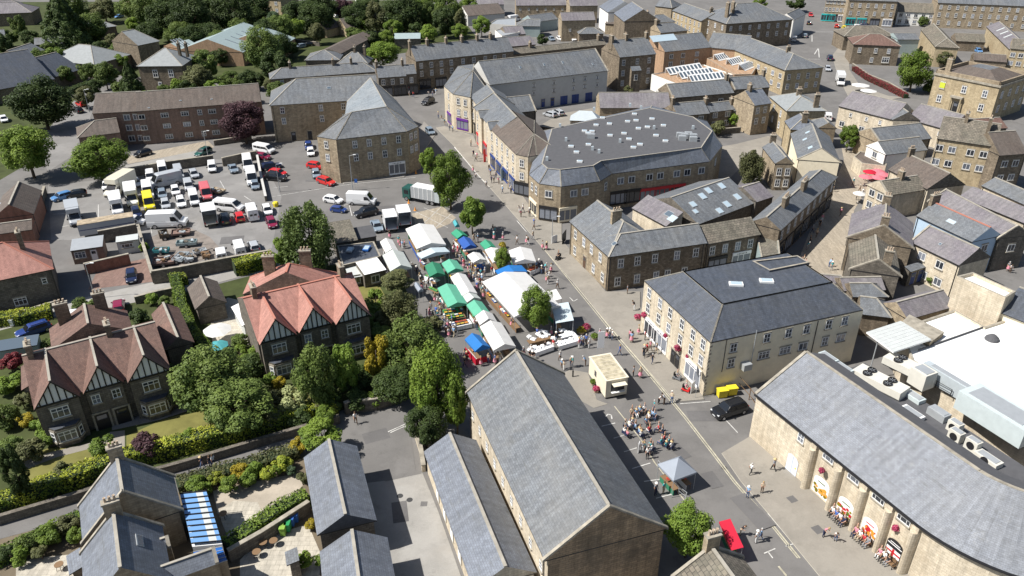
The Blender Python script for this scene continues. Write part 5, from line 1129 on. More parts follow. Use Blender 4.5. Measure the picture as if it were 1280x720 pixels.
for a in[
 (368,502,21,'leaf_cream','pale variegated shrub on the side lawn'),(373,556,11,'leaf_gold','golden shrub at the end of the lower hedge'),(184,556,20,'leaf_purple','dark purple shrub on the front lawn'),(127,558,16,'leaf_green','green flowering shrub beside the garden path'),
 (14,452,13,'leaf_red','red-leaved maple by the long glasshouse'),(53,533,14,'leaf_green','green shrub at the left bay window'),(30,525,11,'leaf_gold','golden shrub left of the brown-tiled houses'),(14,556,16,'leaf_mid','green shrub at the left edge above the lawn'),
 (80,590,14,'leaf_olive','olive flowering shrub on the left lawn'),(28,500,12,'leaf_olive','small shrub left of the lean-to'),(350,478,9,'leaf_gold','little golden ball shrub at the foot of the red-tiled houses'),(336,474,9,'leaf_green','little green ball shrub beside the golden one'),
 (118,382,11,'leaf_mid','shrub behind the chimney of the brown-tiled houses'),(175,395,14,'leaf_dark','dark shrub between the two brown roofs'),(322,440,12,'leaf_green','shrub by the conservatory patio'),(300,425,12,'leaf_mid','shrub between the patio and the red-tiled houses'),
 (286,605,15,'leaf_bright','lime round shrub above the gravel drive'),(300,590,13,'leaf_gold','yellow flowering shrub beside the footpath'),(346,588,9,'leaf_bright','small bright shrub above the gravel drive'),(364,588,7,'leaf_blue','blue-green ball shrub at the garage corner'),(378,598,9,'leaf_olive','pale shrub against the garage wall'),
 (388,655,8,'leaf_gold','small yellow shrub by the back patio wall'),(380,700,13,'leaf_bright','square-cut bright shrub beside the stepped outbuilding'),(400,700,9,'leaf_green','narrow shrub in the bottom patio corner'),(30,680,16,'leaf_mid','bushy shrub below the footpath at the left'),(60,668,17,'leaf_green','larger bushy shrub below the footpath'),
 (85,656,14,'leaf_olive','yellow-green shrub near the slate house verge'),(8,690,14,'leaf_dark','dark shrub in the bottom left corner'),(918,150,10,'leaf_bright','bright shrub in the back cottages yard'),(898,160,11,'leaf_olive','russet shrub behind the shopping block'),(785,114,7,'leaf_olive','shrub at the foot of the tall stone house'),
 (678,49,8,'leaf_dark','dark shrub by the white parked cars'),(1163,106,10,'leaf_mid','green shrub right of the big round tree'),(1165,350,7,'leaf_green','small shrub by the blue-doored lean-to'),(138,68,9,'leaf_olive','shrub beside the hipped lodge'),(150,110,12,'leaf_mid','shrub beside the yard of the van park'),(168,112,14,'leaf_dark','dark shrub at the foot of the yew'),(222,108,12,'leaf_bright','light shrub below the chapel windows'),
 (112,20,9,'leaf_bright','light shrub near the top left road'),(400,510-5,14,'leaf_olive','mixed shrub between the pale shrub and the dark tree'),(415,500,16,'leaf_mid','green shrub at the bend of the hedge'),(445,480,18,'leaf_dark','dark shrub below the golden conifer'),(470,492,16,'leaf_green','leafy shrub above the retaining wall'),
 (180,330-22,7,'leaf_bright','yellow-green climber on the yard wall'),(1215,7,8,'leaf_mid','shrub in front of the grand hotel'),(60,40,9,'leaf_olive','shrub by the far cottages'),(1122,22,6,'leaf_mid','shrub by the pale cottages'),(1155,26,7,'leaf_mid','shrub by the steps of the grand hotel'),
 (235,545,12,'leaf_bright','light shrub along the top of the big hedge'),(140,508,10,'leaf_dark','small dark shrub by the villa doorway'),(470,372,13,'leaf_green','green shrub at the edge of the back lawn')]:
    shrub(*a)
HN=[0]
def hedge(label,pts,w,h,mat='leaf_hedge',name='hedge'):
    P=[at(p)for p in pts];HN[0]+=1;rs=np.random.RandomState(HN[0]);m=MB();C_,Nn=[],[]
    root=thing(name,tuple(P[0]),label,'hedge')
    for a,b in zip(P,P[1:]):
        d=b-a;L=d.length;d.normalize();n=Vector((-d.y,d.x,0))
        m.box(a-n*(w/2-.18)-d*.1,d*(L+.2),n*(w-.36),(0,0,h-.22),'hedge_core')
        k=int(L*(w+2*h)*42);u=rs.random(k);v=rs.random(k)*(w+2*h)
        for uu,vv in zip(u,v):
            s_=a+d*(uu*L)
            if vv<w:q=s_+n*(vv-w/2)+Vector((0,0,h));nn=(0,0,1)
            elif vv<w+h:q=s_+n*(w/2)+Vector((0,0,vv-w));nn=tuple(n)
            else:q=s_-n*(w/2)+Vector((0,0,vv-w-h));nn=tuple(-n)
            C_.append(tuple(q));Nn.append(nn)
    C_=np.array(C_);bump=.16*np.sin(C_[:,0]*1.7)+.12*np.sin(C_[:,1]*2.3+1);Nn=np.array(Nn,float)
    C_+=Nn*(rs.normal(size=len(C_))*.06+bump*.5)[:,None];C_[:,2]=np.maximum(C_[:,2],.03)
    tint=np.clip(.45+bump*1.5+rs.normal(size=len(C_))*.25+(Nn[:,2]*.2),0,1)
    o=ORG[root.name];C_-=np.array(o)
    ob=bpy.data.objects.new('foliage',leaf_mesh('hedge_foliage',C_,Nn,.13,tint,mat,rs));COL.objects.link(ob);ob.parent=root
    wbuild(m,'core',root)
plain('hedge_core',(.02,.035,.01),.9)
hedge('long bright clipped hedge above the footpath wall',[(0,640),(60,618),(140,588),(165,580),(230,563),(290,548),(330,537),(380,525),(420,513)],2.0,1.9)
hedge('bushy hedge below the footpath, left of the slate house',[(-10,708),(30,688),(70,668),(103,652)],1.8,1.2,'leaf_green')
hedge('mixed hedge below the footpath, right of the slate house',[(224,612),(260,600),(300,590),(335,580),(372,568)],2.0,1.2,'leaf_olive')
hedge('clipped green hedge beside the gravel drive',[(286,692),(322,666),(350,646),(385,628)],1.7,1.6,'leaf_green')
hedge('tall narrow hedge between the two pairs of houses',[(221,356),(230,395),(245,430),(262,448)],1.5,2.2,'leaf_green')
hedge('low hedge behind the parked blue estate car',[(-20,408),(30,402),(66,394)],2.2,1.6,'leaf_hedge')
hedge('square-cut tall hedge above the lane',[(295,343),(343,331)],2.2,2.4,'leaf_hedge')
hedge('short square-cut hedge at the left end of the lane wall',[(219,357),(234,353)],2.0,1.6,'leaf_hedge')
hedge('low boundary hedge around the back lawn',[(468,402),(500,412),(520,404)],1.2,1.0,'leaf_green')
hedge('small hedge along the pub garden',[(1075,208),(1105,205)],1.2,1.2,'leaf_green')
hedge('dark hedge beside the hall in the far left yard',[(88,118),(118,106)],2.0,1.6,'leaf_dark')
# ------------------------------------------------------------------ walls and fences
def wallrun(label,pts,h,w=.4,mat='stone_grey',name='stone_wall',cat='wall',top='coping'):
    P=[at(p)for p in pts];m=MB();m2=MB()
    root=thing(name,tuple(P[0]),label,cat)
    for a,b in zip(P,P[1:]):
        d=b-a;n=Vector((-d.y,d.x,0)).normalized()*w;m.box(a-n/2,d,n,(0,0,h),mat);m2.box(a-n*.62+Vector((0,0,h+.003)),d*1.002,n*1.24,(0,0,.12),top)
    wbuild(m,'wall',root);wbuild(m2,'coping',root)
wallrun('tall dark stone wall between the van park and the lane',[(193,355),(230,349),(285,338),(341,328)],2.3)
wallrun('stone wall dividing the cluttered yard from the brick drive',[(175,292),(182,318),(193,354)],1.8)
wallrun('dark retaining wall behind the garden studio',[(126,304),(173,295)],2.3)
wallrun('pale-topped wall at the left side of the van park',[(58,242),(50,270),(43,296)],1.6)
wallrun('dark retaining wall along the top of the van park',[(150,224),(205,214),(268,205)],2.0)
wallrun('retaining wall under the copper beech',[(279,208),(305,202),(322,199)],1.9)
wallrun('pale topped wall between the van park and the coach park',[(322,198),(327,225),(333,252)],1.1,top='render_grey')
wallrun('red brick garden wall behind the parked blue car',[(108,343),(164,330)],1.9,mat='brick_red',name='brick_wall')
wallrun('long stone wall under the bright clipped hedge',[(-10,658),(60,637),(100,625),(165,604),(230,586),(330,556),(425,528)],1.0,top='stone_grey')
wallrun('curved stone retaining wall beside the side road',[(432,518),(442,514),(455,514),(472,512),(492,505),(514,490)],1.7)
wallrun('low wall beside the lane at the left',[(-20,410),(40,392),(75,381)],.8)
wallrun('stone garden wall behind the brown-tiled houses',[(170,380),(200,372),(220,368)],1.2)
wallrun('wall between the gravel drive and the back patio',[(288,702),(330,678),(388,640)],1.5)
wallrun('low wall at the parking court behind the shopping block',[(668,162),(700,166)],1)
wallrun('stone wall behind the bins of the bungalow',[(400,58),(320,48)],1.4)
wallrun('garden wall below the back cottages',[(880,170),(925,166)],1.4)
wallrun('terrace wall with red flowers in front of the brown villa',[(1065,84),(1085,98),(1110,108),(1130,120)],1.2)
wallrun('low wall at the courtyard entrance',[(521,548),(526,565),(530,590)],.9,mat='stone_pale')
wallrun('low stone wall by the flats car parking',[(268,182),(315,175)],1.2)
# railings and a post and rail fence
def fence(label,pts,h,step,mat='black',name='railing',cat='railing'):
    P=[at(p)for p in pts];root=thing(name,tuple(P[0]),label,cat);r=MB()
    for a,b in zip(P,P[1:]):
        d=b-a;L=d.length;d.normalize();k=max(1,int(L/step))
        for z in(h*.95,h*.4):r.box(a+Vector((0,0,z))-Vector((-d.y,d.x,0))*.02,d*L,Vector((-d.y,d.x,0))*.04,(0,0,.06),mat)
        for i in range(k+1):
            m=MB();m.cbox((*(a+d*L*i/k).xy,h/2),.08,.08,h,mat,math.atan2(d.y,d.x));wbuild(m,'post',root)
    wbuild(r,'rail',root)
fence('dark timber fence behind the twin garages',[(352,52),(372,54),(400,56)],1.2,2.5,'wood','timber_fence','fence')
fence('dark timber fence beside the yellow bins',[(922,484),(936,500),(944,512)],1.8,1.6,'wood','timber_fence','fence')
fence('crowd barrier in front of the grey gazebo',[(822,585),(832,597),(848,618),(857,625)],1.1,1.2,'metal_grey','crowd_barrier','barrier')
# further trees and bushes filling the grounds behind, each standing where the photo shows foliage
RT=random.Random(9)
def fill(label,pts,mats,rx=(10,15),kinds=('round',),cat='tree'):
    for i,(x,y)in enumerate(pts):
        r=RT.uniform(*rx);tree(x,y,r,r*RT.uniform(.75,.95),RT.choice(mats),RT.choice(kinds)if cat=='tree' else 'shrub',label,'background_tree' if cat=='tree' else 'shrub',cat,.9 if cat=='tree' else.25,'grouped as '+label)
fill('dark tree in the wood behind the green metal shed',[(188,40),(225,42),(262,42),(300,38),(318,20),(330,40),(275,50),(180,12),(222,5)],['leaf_dark','leaf_mid'],(16,22),('broad',))
fill('tree in the belt above the shop row',[(450,45),(465,48),(520,38),(575,38),(520,6),(540,2),(588,8),(455,30),(490,36)],['leaf_dark','leaf_mid','leaf_green'],(12,16))
fill('tree or tall bush around the chapel and the lodge',[(140,50),(150,75),(185,122),(205,112),(232,110),(262,100),(140,92),(118,108),(98,50),(275,70),(105,120)],['leaf_mid','leaf_olive','leaf_green','leaf_dark'],(9,14))
fill('tree near the twin garages and the gravelled car park',[(330,30),(350,50),(395,40),(410,25),(440,40),(365,60),(320,100),(338,105)],['leaf_dark','leaf_mid','leaf_olive'],(9,13))
fill('dark tree at the left edge beyond the hall',[(2,75),(12,45),(45,55),(100,35),(60,60)],['leaf_dark','leaf_mid'],(10,14))
fill('tall dark tree of the wood across the top left',[(165,8),(190,0),(215,0),(240,45),(345,55),(315,5),(350,35),(400,8),(395,20),(445,20),(560,8),(90,8),(110,35)],['leaf_dark','leaf_mid'],(20,27),('broad',))
fill('green tree between the far left roofs',[(45,75),(70,72),(100,70),(150,62),(125,60),(10,90),(82,92),(110,88),(270,110),(300,112),(345,112)],['leaf_mid','leaf_green','leaf_dark'],(12,17))
fill('leafy bush in the villa gardens',[(205,470),(220,490),(335,520),(350,500),(375,520),(410,478),(450,470),(445,500),(490,455),(540,440),(470,415),(425,415),(540,405),(510,470),(40,560),(5,520),(8,480),(25,570),(60,545),(315,455),(460,388),(482,402),(405,520)],['leaf_mid','leaf_green','leaf_olive','leaf_dark'],(14,20),cat='shrub')
fill('bush in the planted bank below the footpath',[(20,696),(45,676),(72,662),(245,604),(270,598),(318,586),(335,590),(352,580),(255,612),(310,598),(50,690),(95,668)],['leaf_green','leaf_hedge','leaf_olive'],(10,14),cat='shrub')
fill('bush beside the low garden walls',[(190,372),(205,376),(300,440),(310,448),(100,378),(60,430),(25,470)],['leaf_mid','leaf_green'],(8,11),cat='shrub')
hedge('red flowering border along the terrace garden wall',[(1067,88),(1086,101),(1110,112),(1132,123)],1.6,1.3,'leaf_red')
hedge('red flowering border in front of the bank',[(1172,133),(1195,139),(1215,145)],1.0,.8,'leaf_red')
# ------------------------------------------------------------------ vehicles
for n_,c in dict(white=(.78,.78,.77),silver=(.42,.44,.46),grey=(.16,.17,.18),black=(.012,.013,.016),red=(.55,.02,.02),pinkred=(.60,.13,.14),maroon=(.22,.015,.05),blue=(.02,.05,.20),navy=(.012,.02,.06),lightblue=(.10,.25,.5),yellow=(.80,.66,.02),cream=(.72,.68,.55),green=(.02,.09,.075),steel=(.20,.25,.30),lime=(.4,.55,.05)).items():
    m,nt,b=new_mat('paint_'+n_);b.inputs['Base Color'].default_value=(*c,1);b.inputs['Roughness'].default_value=.32;b.inputs['Coat Weight'].default_value=.5;b.inputs['Coat Roughness'].default_value=.08
plain('carglass',(.012,.014,.017),.06,spec=.9);plain('tyre',(.018,.018,.018),.85);plain('rim',(.45,.45,.46),.35,.7);plain('lamp',(.75,.77,.78),.15);plain('tail',(.45,.01,.01),.25);plain('plate',(.7,.65,.2),.5);plain('trim',(.03,.03,.03),.6)
def loft(m,st,mat):
    """body through stations (x, zbot, zbelt, zroof, half width at belt, half width at roof)"""
    rings=[]
    for x,zb,zm,zr,wb,wr in st:
        lo=wb*.94
        rings.append([(x,-lo,zb),(x,-wb,zb+(zm-zb)*.35),(x,-wb,zm-(zm-zb)*.12),(x,-wb*.97,zm),(x,-wr,zr-.05),(x,-wr*.86,zr),(x,wr*.86,zr),(x,wr,zr-.05),(x,wb*.97,zm),(x,wb,zm-(zm-zb)*.12),(x,wb,zb+(zm-zb)*.35),(x,lo,zb)])
    i=len(m.v);k=12;mi=m.mi(mat)
    for r in rings:m.v+=r
    for j in range(len(rings)-1):
        for a in range(k):m.f.append((i+j*k+a,i+j*k+(a+1)%k,i+(j+1)*k+(a+1)%k,i+(j+1)*k+a));m.m.append(mi)
    m.f.append(tuple(range(i,i+k))[::-1]);m.m.append(mi);m.f.append(tuple(range(i+(len(rings)-1)*k,i+len(rings)*k)));m.m.append(mi)
def wheel_mesh(r):
    m=MB();m.tube((0,-.11,0),(0,.11,0),r,r,'tyre',16);m.tube((0,-.125,0),(0,.125,0),r*.62,r*.62,'rim',12);m.tube((0,-.13,0),(0,.13,0),r*.15,r*.15,'trim',8);return m.mesh('wheel',smooth=False)
WHEEL=wheel_mesh(.32);WHEELB=wheel_mesh(.37)
def fixn(me):
    bm=bmesh.new();bm.from_mesh(me);bmesh.ops.recalc_face_normals(bm,faces=bm.faces);bm.to_mesh(me);bm.free()
VEH={}
def car_proto(kind):
    P=[] # (name, mesh, loc, paintslot)
    def add(n_,mb,paint=False):
        me=mb.mesh(n_);fixn(me);P.append((n_,me,(0,0,0),paint))
    q=lambda m,pts,mat='carglass':m.face(pts,mat)
    if kind in('hatch','estate','saloon','suv'):
        L,W_,H={'hatch':(4.0,.86,1.46),'estate':(4.6,.9,1.5),'saloon':(4.4,.88,1.42),'suv':(4.6,.93,1.72)}[kind]
        h2=L/2;belt=.92 if kind!='suv' else 1.08;hood=belt-.08;rr={'hatch':-h2+.12,'estate':-h2+.15,'saloon':-h2+.95,'suv':-h2+.2}[kind];gb=.32
        wr=W_*.74
        st=[(-h2,.38,belt-.12,belt-.1,W_*.84,W_*.8),(-h2+.08,.25,belt,belt+.02,W_*.95,W_*.85)]
        if kind=='saloon':st.append((-h2+.55,.22,belt,belt+.03,W_,W_*.86))
        st+=[(rr+.28,.22,belt,H-.10,W_,wr*.97),(rr+.7,.2,belt,H,W_,wr),(.25,.2,belt,H,W_,wr),(.55,.2,belt,H-.06,W_,wr*.98),(1.12,.2,hood+.04,hood+.05,W_,W_*.82),(h2-.35,.22,hood-.06,hood-.05,W_*.97,W_*.8),(h2-.06,.26,hood-.16,hood-.15,W_*.88,W_*.76),(h2,.36,hood-.26,hood-.25,W_*.8,W_*.7)]
        m=MB();loft(m,st,'paint_white')
        m.box((-h2-.02,-W_*.7,.3),(.05,0,0),(0,W_*1.4,0),(0,0,.14),'trim');m.box((h2-.03,-W_*.65,.3),(.06,0,0),(0,W_*1.3,0),(0,0,.2),'trim');m.box((h2+.02,-.25,.42),(.02,0,0),(0,.5,0),(0,0,.1),'lamp');m.box((-h2-.03,-.25,.55),(.02,0,0),(0,.5,0),(0,0,.1),'plate')
        for s in(-1,1):m.box((.75,s*(W_+.0),belt-.02),(.16,0,0),(0,s*.16,0),(0,0,.13),'paint_white')
        add('body',m,True)
        m=MB();q(m,[(.58,-wr*.86,H-.085),(.58,wr*.86,H-.085),(1.1,W_*.84,hood+.085),(1.1,-W_*.84,hood+.085)]);
        m.v=[(x+.02,y,z+.03)for x,y,z in m.v];add('windscreen',m)
        m=MB();x0=rr+.26;q(m,[(x0-.01,-wr*.85,H-.13),(x0-.01,wr*.85,H-.13),(rr-.04 if kind!='saloon' else rr-.3,W_*.84,belt+.06),(rr-.04 if kind!='saloon' else rr-.3,-W_*.84,belt+.06)])
        m.v=[(x-.035,y,z+.02)for x,y,z in m.v];add('rear_window',m)
        for s in(-1,1):
            m=MB()
            for xa,xb,xc,xd in((rr+.36,rr+.5,-.28,-.28),(-.2,-.2,.52,.98)):
                q(m,[(xa,s*(W_*.985+.012),belt+.05),(xb,s*(wr+.035),H-.12),(xc,s*(wr+.035),H-.12),(xd,s*(W_*.985+.012),belt+.05)])
            add('side_window',m)
            m=MB();m.box((h2-.2,s*W_*.55,hood-.3),(.17,0,0),(0,s*W_*.3,0),(0,0,.16),'lamp');add('headlight',m)
            m=MB();m.box((-h2-.02,s*W_*.6,belt-.28),(.1,0,0),(0,s*W_*.27,0),(0,0,.24),'tail');add('tail_light',m)
        wx,wr_,wm,wy=(h2-.82,-h2+.75),.32,WHEEL,W_-.1
        if kind=='estate' or kind=='suv':
            m=MB()
            for s in(-1,1):m.box((rr+.5,s*wr*.8,H+.01),(1.9,0,0),(0,.04,0),(0,0,.06),'trim')
            add('roof_rails',m)
    elif kind in('van','smallvan','minibus','luton','opentruck'):
        L,W_,H={'van':(5.6,1.0,2.45),'smallvan':(4.3,.88,1.8),'minibus':(5.3,.97,2.1),'luton':(6.4,1.0,2.2),'opentruck':(5.6,1.0,2.1)}[kind]
        h2=L/2;belt=1.15 if kind!='smallvan' else 1.0;hood=belt;wr=W_*.86;box=kind in('luton','opentruck')
        back=-h2 if not box else h2-2.0
        st=[(back,.35,belt,H-.06,W_,wr)]+([(back+.1,.3,belt,H,W_,wr)]if not box else[])+[(h2-1.75,.28,belt,H,W_,wr),(h2-1.45,.28,belt,H-.12,W_,wr*.97),(h2-.72,.28,hood,hood+.06,W_,W_*.85),(h2-.12,.3,hood-.28,hood-.2,W_*.93,W_*.8),(h2,.38,hood-.42,hood-.36,W_*.85,W_*.75)]
        m=MB();loft(m,st,'paint_white')
        m.box((h2-.03,-W_*.75,.3),(.06,0,0),(0,W_*1.5,0),(0,0,.3),'trim')
        for s in(-1,1):m.box((h2-1.15,s*W_,belt),(.12,0,0),(0,s*.24,0),(0,0,.3),'trim')
        if kind in('van','smallvan','minibus'):
            m.box((-h2-.015,-.015,.5),(.02,0,0),(0,.03,0),(0,0,H-.8),'trim')
            for s in(-1,1):m.box((-h2+1.2,s*(W_+.004),belt+.02),(1.6,0,0),(0,s*.01,0),(0,0,.03),'trim')
        add('body',m,True)
        m=MB();z1=H-.2;q(m,[(h2-1.42,-wr*.88,z1),(h2-1.42,wr*.88,z1),(h2-.76,W_*.84,hood+.13),(h2-.76,-W_*.84,hood+.13)]);m.v=[(x+.03,y,z+.04)for x,y,z in m.v];add('windscreen',m)
        for s in(-1,1):
            m=MB();y0,y1=s*(W_*.985+.015),s*(W_*.985+.015-(W_*.97-wr)*.55)
            zt=belt+.06+(H-belt)*.5
            q(m,[(h2-1.75-.35,y0,belt+.05),(h2-1.75-.35,y1,zt),(h2-1.45,y1,zt),(h2-.95,y0,belt+.05)])
            if kind=='minibus':
                for k in range(3):xx=-h2+.3+k*1.05;q(m,[(xx,y0,belt+.05),(xx,y1,zt),(xx+.95,y1,zt),(xx+.95,y0,belt+.05)])
            add('side_window',m)
            m=MB();m.box((h2-.22,s*W_*.58,hood-.42),(.18,0,0),(0,s*W_*.3,0),(0,0,.26),'lamp');add('headlight',m)
            m=MB();m.box((-h2-.02,s*W_*.82,.75),(.06,0,0),(0,s*W_*.13,0),(0,0,.4),'tail');add('tail_light',m)
        if kind in('smallvan','van'):
            m=MB()
            for s in(-1,1):m.box((-h2-.02,s*.12,belt+.1),(.02,0,0),(0,s*.5,0),(0,0,.38),'carglass')
            add('rear_window',m)
        if kind=='luton':
            m=MB();m.box((-h2,-1.08,.75),(L-1.95,0,0),(0,2.16,0),(0,0,2.3),'paint_white');m.box((h2-1.98,-1.0,2.25),(.9,0,0),(0,2.0,0),(0,0,.75),'paint_white')
            m.box((-h2-.03,-1.0,.85),(.02,0,0),(0,2,0),(0,0,2.1),'metal_grey');m.box((-h2,-.9,.5),(L-1.9,0,0),(0,1.8,0),(0,0,.22),'trim');add('cargo_box',m,True)
        if kind=='opentruck':
            m=MB();x0,x1=-h2,h2-1.95;m.box((x0,-1.08,.7),(x1-x0,0,0),(0,2.16,0),(0,0,.15),'trim');m.box((x0,-1.08,2.95),(x1-x0,0,0),(0,2.16,0),(0,0,.08),'paint_white')
            for s in(-1,1):m.box((x0,s*1.08,.85),(x1-x0,0,0),(0,-s*.05,0),(0,0,2.1),'paint_white')
            m.box((x1-.06,-1.03,.85),(.05,0,0),(0,2.06,0),(0,0,2.1),'paint_white');add('cargo_box',m,True)
        wx,wr_,wm,wy=(h2-.85,-h2+1.1),(.37 if kind!='smallvan' else.32),(WHEELB if kind!='smallvan' else WHEEL),W_-.1
    for x in wx:
        for s in(-1,1):P.append(('wheel',wm,(x,s*wy,wr_),False))
    return P
def heading(p,q):
    a,b=at(p),at(q);return math.atan2(b.y-a.y,b.x-a.x)
def vehicle(kind,col,p,q,label,cat=None,name=None,group=None,z=0.,sc=1.):
    """p centre of the vehicle at mid height, q a point towards its front"""
    if kind not in VEH:VEH[kind]=car_proto(kind)
    hh=1.2 if kind in('van','luton','opentruck','minibus')else.8
    P=at(p,hh);Q=at(q,hh);rz=math.atan2(Q.y-P.y,Q.x-P.x)
    cat=cat or{'van':'van','smallvan':'van','minibus':'minibus','luton':'truck','opentruck':'truck'}.get(kind,'car')
    name=name or{'van':'panel_van','smallvan':'small_van','minibus':'minibus','luton':'box_van','opentruck':'box_truck'}.get(kind,'parked_car')
    if kind in('van','luton','opentruck'):sc*=1.07
    root=thing(name,(P.x,P.y,.03),label,cat,group,rz);root.scale=(sc,sc,sc)
    mt=M('paint_'+col)
    for n_,me,loc,paint in VEH[kind]:
        o=bpy.data.objects.new(n_,me);COL.objects.link(o);o.parent=root;o.location=loc
        if paint:o.material_slots[0].link='OBJECT';o.material_slots[0].material=mt
    return root
V=vehicle;T=4
G1,G2='vans and cars in the van park','cars in the coach park'
V('luton','silver',(T,370,355),(T,385,420),'grey-topped box van alone at the left of the van park',group=G1)
V('hatch','lightblue',(T,308,258),(T,280,266),'small light blue car in the tree shade at the left wall',group=G1)
V('hatch','black',(T,378,246),(T,350,250),'black car in the tree shade next to the light blue one',group=G1)
V('luton','cream',(T,600,215),(T,520,262),'big cream-roofed box van parked askew below the wide green tree',group=G1,sc=1.15)
V('smallvan','white',(T,540,205),(T,525,230),'white van half hidden behind the cream-roofed box van',group=G1)
V('luton','white',(T,582,305),(T,592,350),'white box van with a grey load cover, nose to the long trailer',group=G1,sc=.95)
V('luton','white',(T,658,262),(T,668,330),'tall narrow white box van left of the yellow van',group=G1)
V('estate','navy',(T,680,338),(T,690,375),'dark blue car nose-on in front of the tall white box van',group=G1)
V('van','white',(T,738,232),(T,742,262),'white van directly behind the yellow van',group=G1)
V('van','yellow',(T,742,285),(T,755,340),'bright yellow van among the white vans',group=G1,sc=.95)
V('hatch','white',(T,678,188),(T,700,220),'white car at the wall above the yellow van',group=G1)
V('smallvan','white',(T,750,160),(T,752,190),'white small van left of the big side-on silver van',group=G1)
V('van','white',(T,812,125),(T,820,165),'white van against the top wall behind the silver van',group=G1,sc=.9)
V('van','silver',(T,825,182),(T,770,195),'large silver van parked side-on across the rows',group=G1,sc=1.12)
V('van','silver',(T,892,138),(T,905,175),'silver van at the top wall',group=G1,sc=.85)
V('hatch','silver',(T,968,145),(T,980,165),'small silver car alone at the top wall',group=G1)
V('smallvan','white',(T,1060,115),(T,1062,145),'small white van by the gap in the top wall',group=G1)
V('saloon','steel',(T,1165,118),(T,1178,142),'steel-blue car under the retaining wall',group=G1)
V('van','white',(T,1238,95),(T,1245,130),'white van behind the long white van at the dividing wall',group=G1)
V('van','white',(T,1258,165),(T,1268,218),'long white van along the dividing wall',group=G1,sc=1.05)
V('hatch','steel',(T,810,245),(T,815,270),'steel-grey car behind the silver hatchback',group=G1)
V('hatch','silver',(T,826,295),(T,834,330),'silver hatchback in the second row right of the yellow van',group=G1)
V('hatch','white',(T,876,228),(T,882,250),'white car with a black roof in the middle row',group=G1)
V('estate','white',(T,904,285),(T,914,330),'white estate car nose-on in the middle row',group=G1)
V('smallvan','silver',(T,942,206),(T,950,235),'silver small van behind the white van of the middle row',group=G1)
V('van','white',(T,968,265),(T,980,310),'white van next to the pinkish-red van',group=G1,sc=.85)
V('van','pinkred',(T,1028,238),(T,1045,288),'faded pinkish-red van in the middle row',group=G1,sc=.95)
V('minibus','white',(T,1145,305),(T,1210,312),'white minibus parked side-on with dark side windows',group=G1,sc=1.1)
V('opentruck','cream',(T,1046,360),(T,1030,300),'cream box truck with its back standing open',group=G1,sc=1.1)
V('suv','black',(T,1125,368),(T,1112,335),'black car beside the open cream truck',group=G1)
V('hatch','red',(T,1196,358),(T,1186,330),'bright red hatchback in the van park',group=G1)
V('van','white',(T,1258,335),(T,1245,300),'white van with a grey back beside the red hatchback',group=G1,sc=.95)
V('van','white',(T,838,382),(T,925,378),'long high-roofed white van side-on above the cluttered yard',group=G1,sc=1.15)
V('van','white',(T,1195,515),(T,1182,480),'white van backed against the long stone wall',group=G1,sc=.85)
V('hatch','silver',(T,1268,505),(T,1256,480),'silver car at the foot of the willow',group=G1)
V('smallvan','white',(T,1105,548),(T,1100,525),'low white vehicle close to the long stone wall',group=G1)
V('smallvan','white',(T,665,385),(T,690,385),'white cab at the end of the long trailer',group=G1)
V('hatch','navy',(T,655,655),(T,655,690),'dark blue car on the brick drive')
T=5
V('hatch','white',(T,55,325),(T,64,350),'white car beside the yellow grit bin',group=G1)
V('hatch','maroon',(T,76,388),(T,84,405),'small maroon car left of the willow',group=G1)
V('hatch','steel',(T,-5,200),(T,-2,225),'steel car behind the dividing wall',group=G1)
V('estate','navy',(T,75,106),(T,120,98),'dark blue estate car in the coach park',group=G2)
V('hatch','red',(T,108,140),(T,150,146),'red car behind the black four-by-four',group=G2)
V('suv','black',(T,98,163),(T,150,168),'black four-by-four in the coach park',group=G2)
V('minibus','white',(T,40,18),(T,95,28),'white camper van in the shade of the copper beech',group=G2)
V('hatch','maroon',(T,30,58),(T,60,62),'maroon car in the shade below the camper van',group=G2)
V('hatch','white',(T,273,36),(T,275,52),'white car at the corner block wall',group=G2)
V('hatch','blue',(T,262,5),(T,264,18),'blue car behind the white one at the corner block',group=G2)
V('hatch','red',(T,297,104),(T,325,108),'upper red car of the three beside the corner block',group=G2)
V('hatch','steel',(T,300,145),(T,305,165),'steel-blue car between the two red cars',group=G2)
V('estate','red',(T,350,182),(T,390,195),'lower red car of the three beside the corner block',group=G2)
V('hatch','white',(T,385,274),(T,430,282),'white hatchback by the disabled bay',group=G2)
V('hatch','blue',(T,412,320),(T,430,322),'blue car half hidden by the willow',group=G2,sc=.8)
V('van','white',(T,528,272),(T,600,275),'white panel van parked across the bays by the market',group=G2,sc=.95)
V('suv','black',(T,550,338),(T,490,352),'black estate car below the white panel van',group=G2)
V('saloon','steel',(T,603,405),(T,622,440),'grey saloon beside the open white trucks',group=G2)
V('opentruck','white',(T,668,385),(T,655,350),'left open-backed white traders\' truck','truck',group='open-backed trucks at the market')
V('opentruck','white',(T,735,362),(T,720,320),'right open-backed white traders\' truck','truck',group='open-backed trucks at the market')
T=1
V('suv','black',(T,860,505),(T,820,522),'black four-by-four turning at the junction',name='moving_car');V('hatch','steel',(T,870,652),(T,885,668),'steel car in the shaded street beside the corner block',name='moving_car')
V('hatch','white',(T,368,45),(T,385,38),'white car under the trees above the garages');V('hatch','steel',(T,222,228),(T,200,232),'grey car on the gravelled car park');V('hatch','black',(T,258,220),(T,240,222),'black car on the gravelled car park');V('hatch','white',(T,410,78),(T,425,76),'white car beside the dark purple tree');V('hatch','white',(T,488,70),(T,500,74),'white car right of the dark purple tree')
T=2
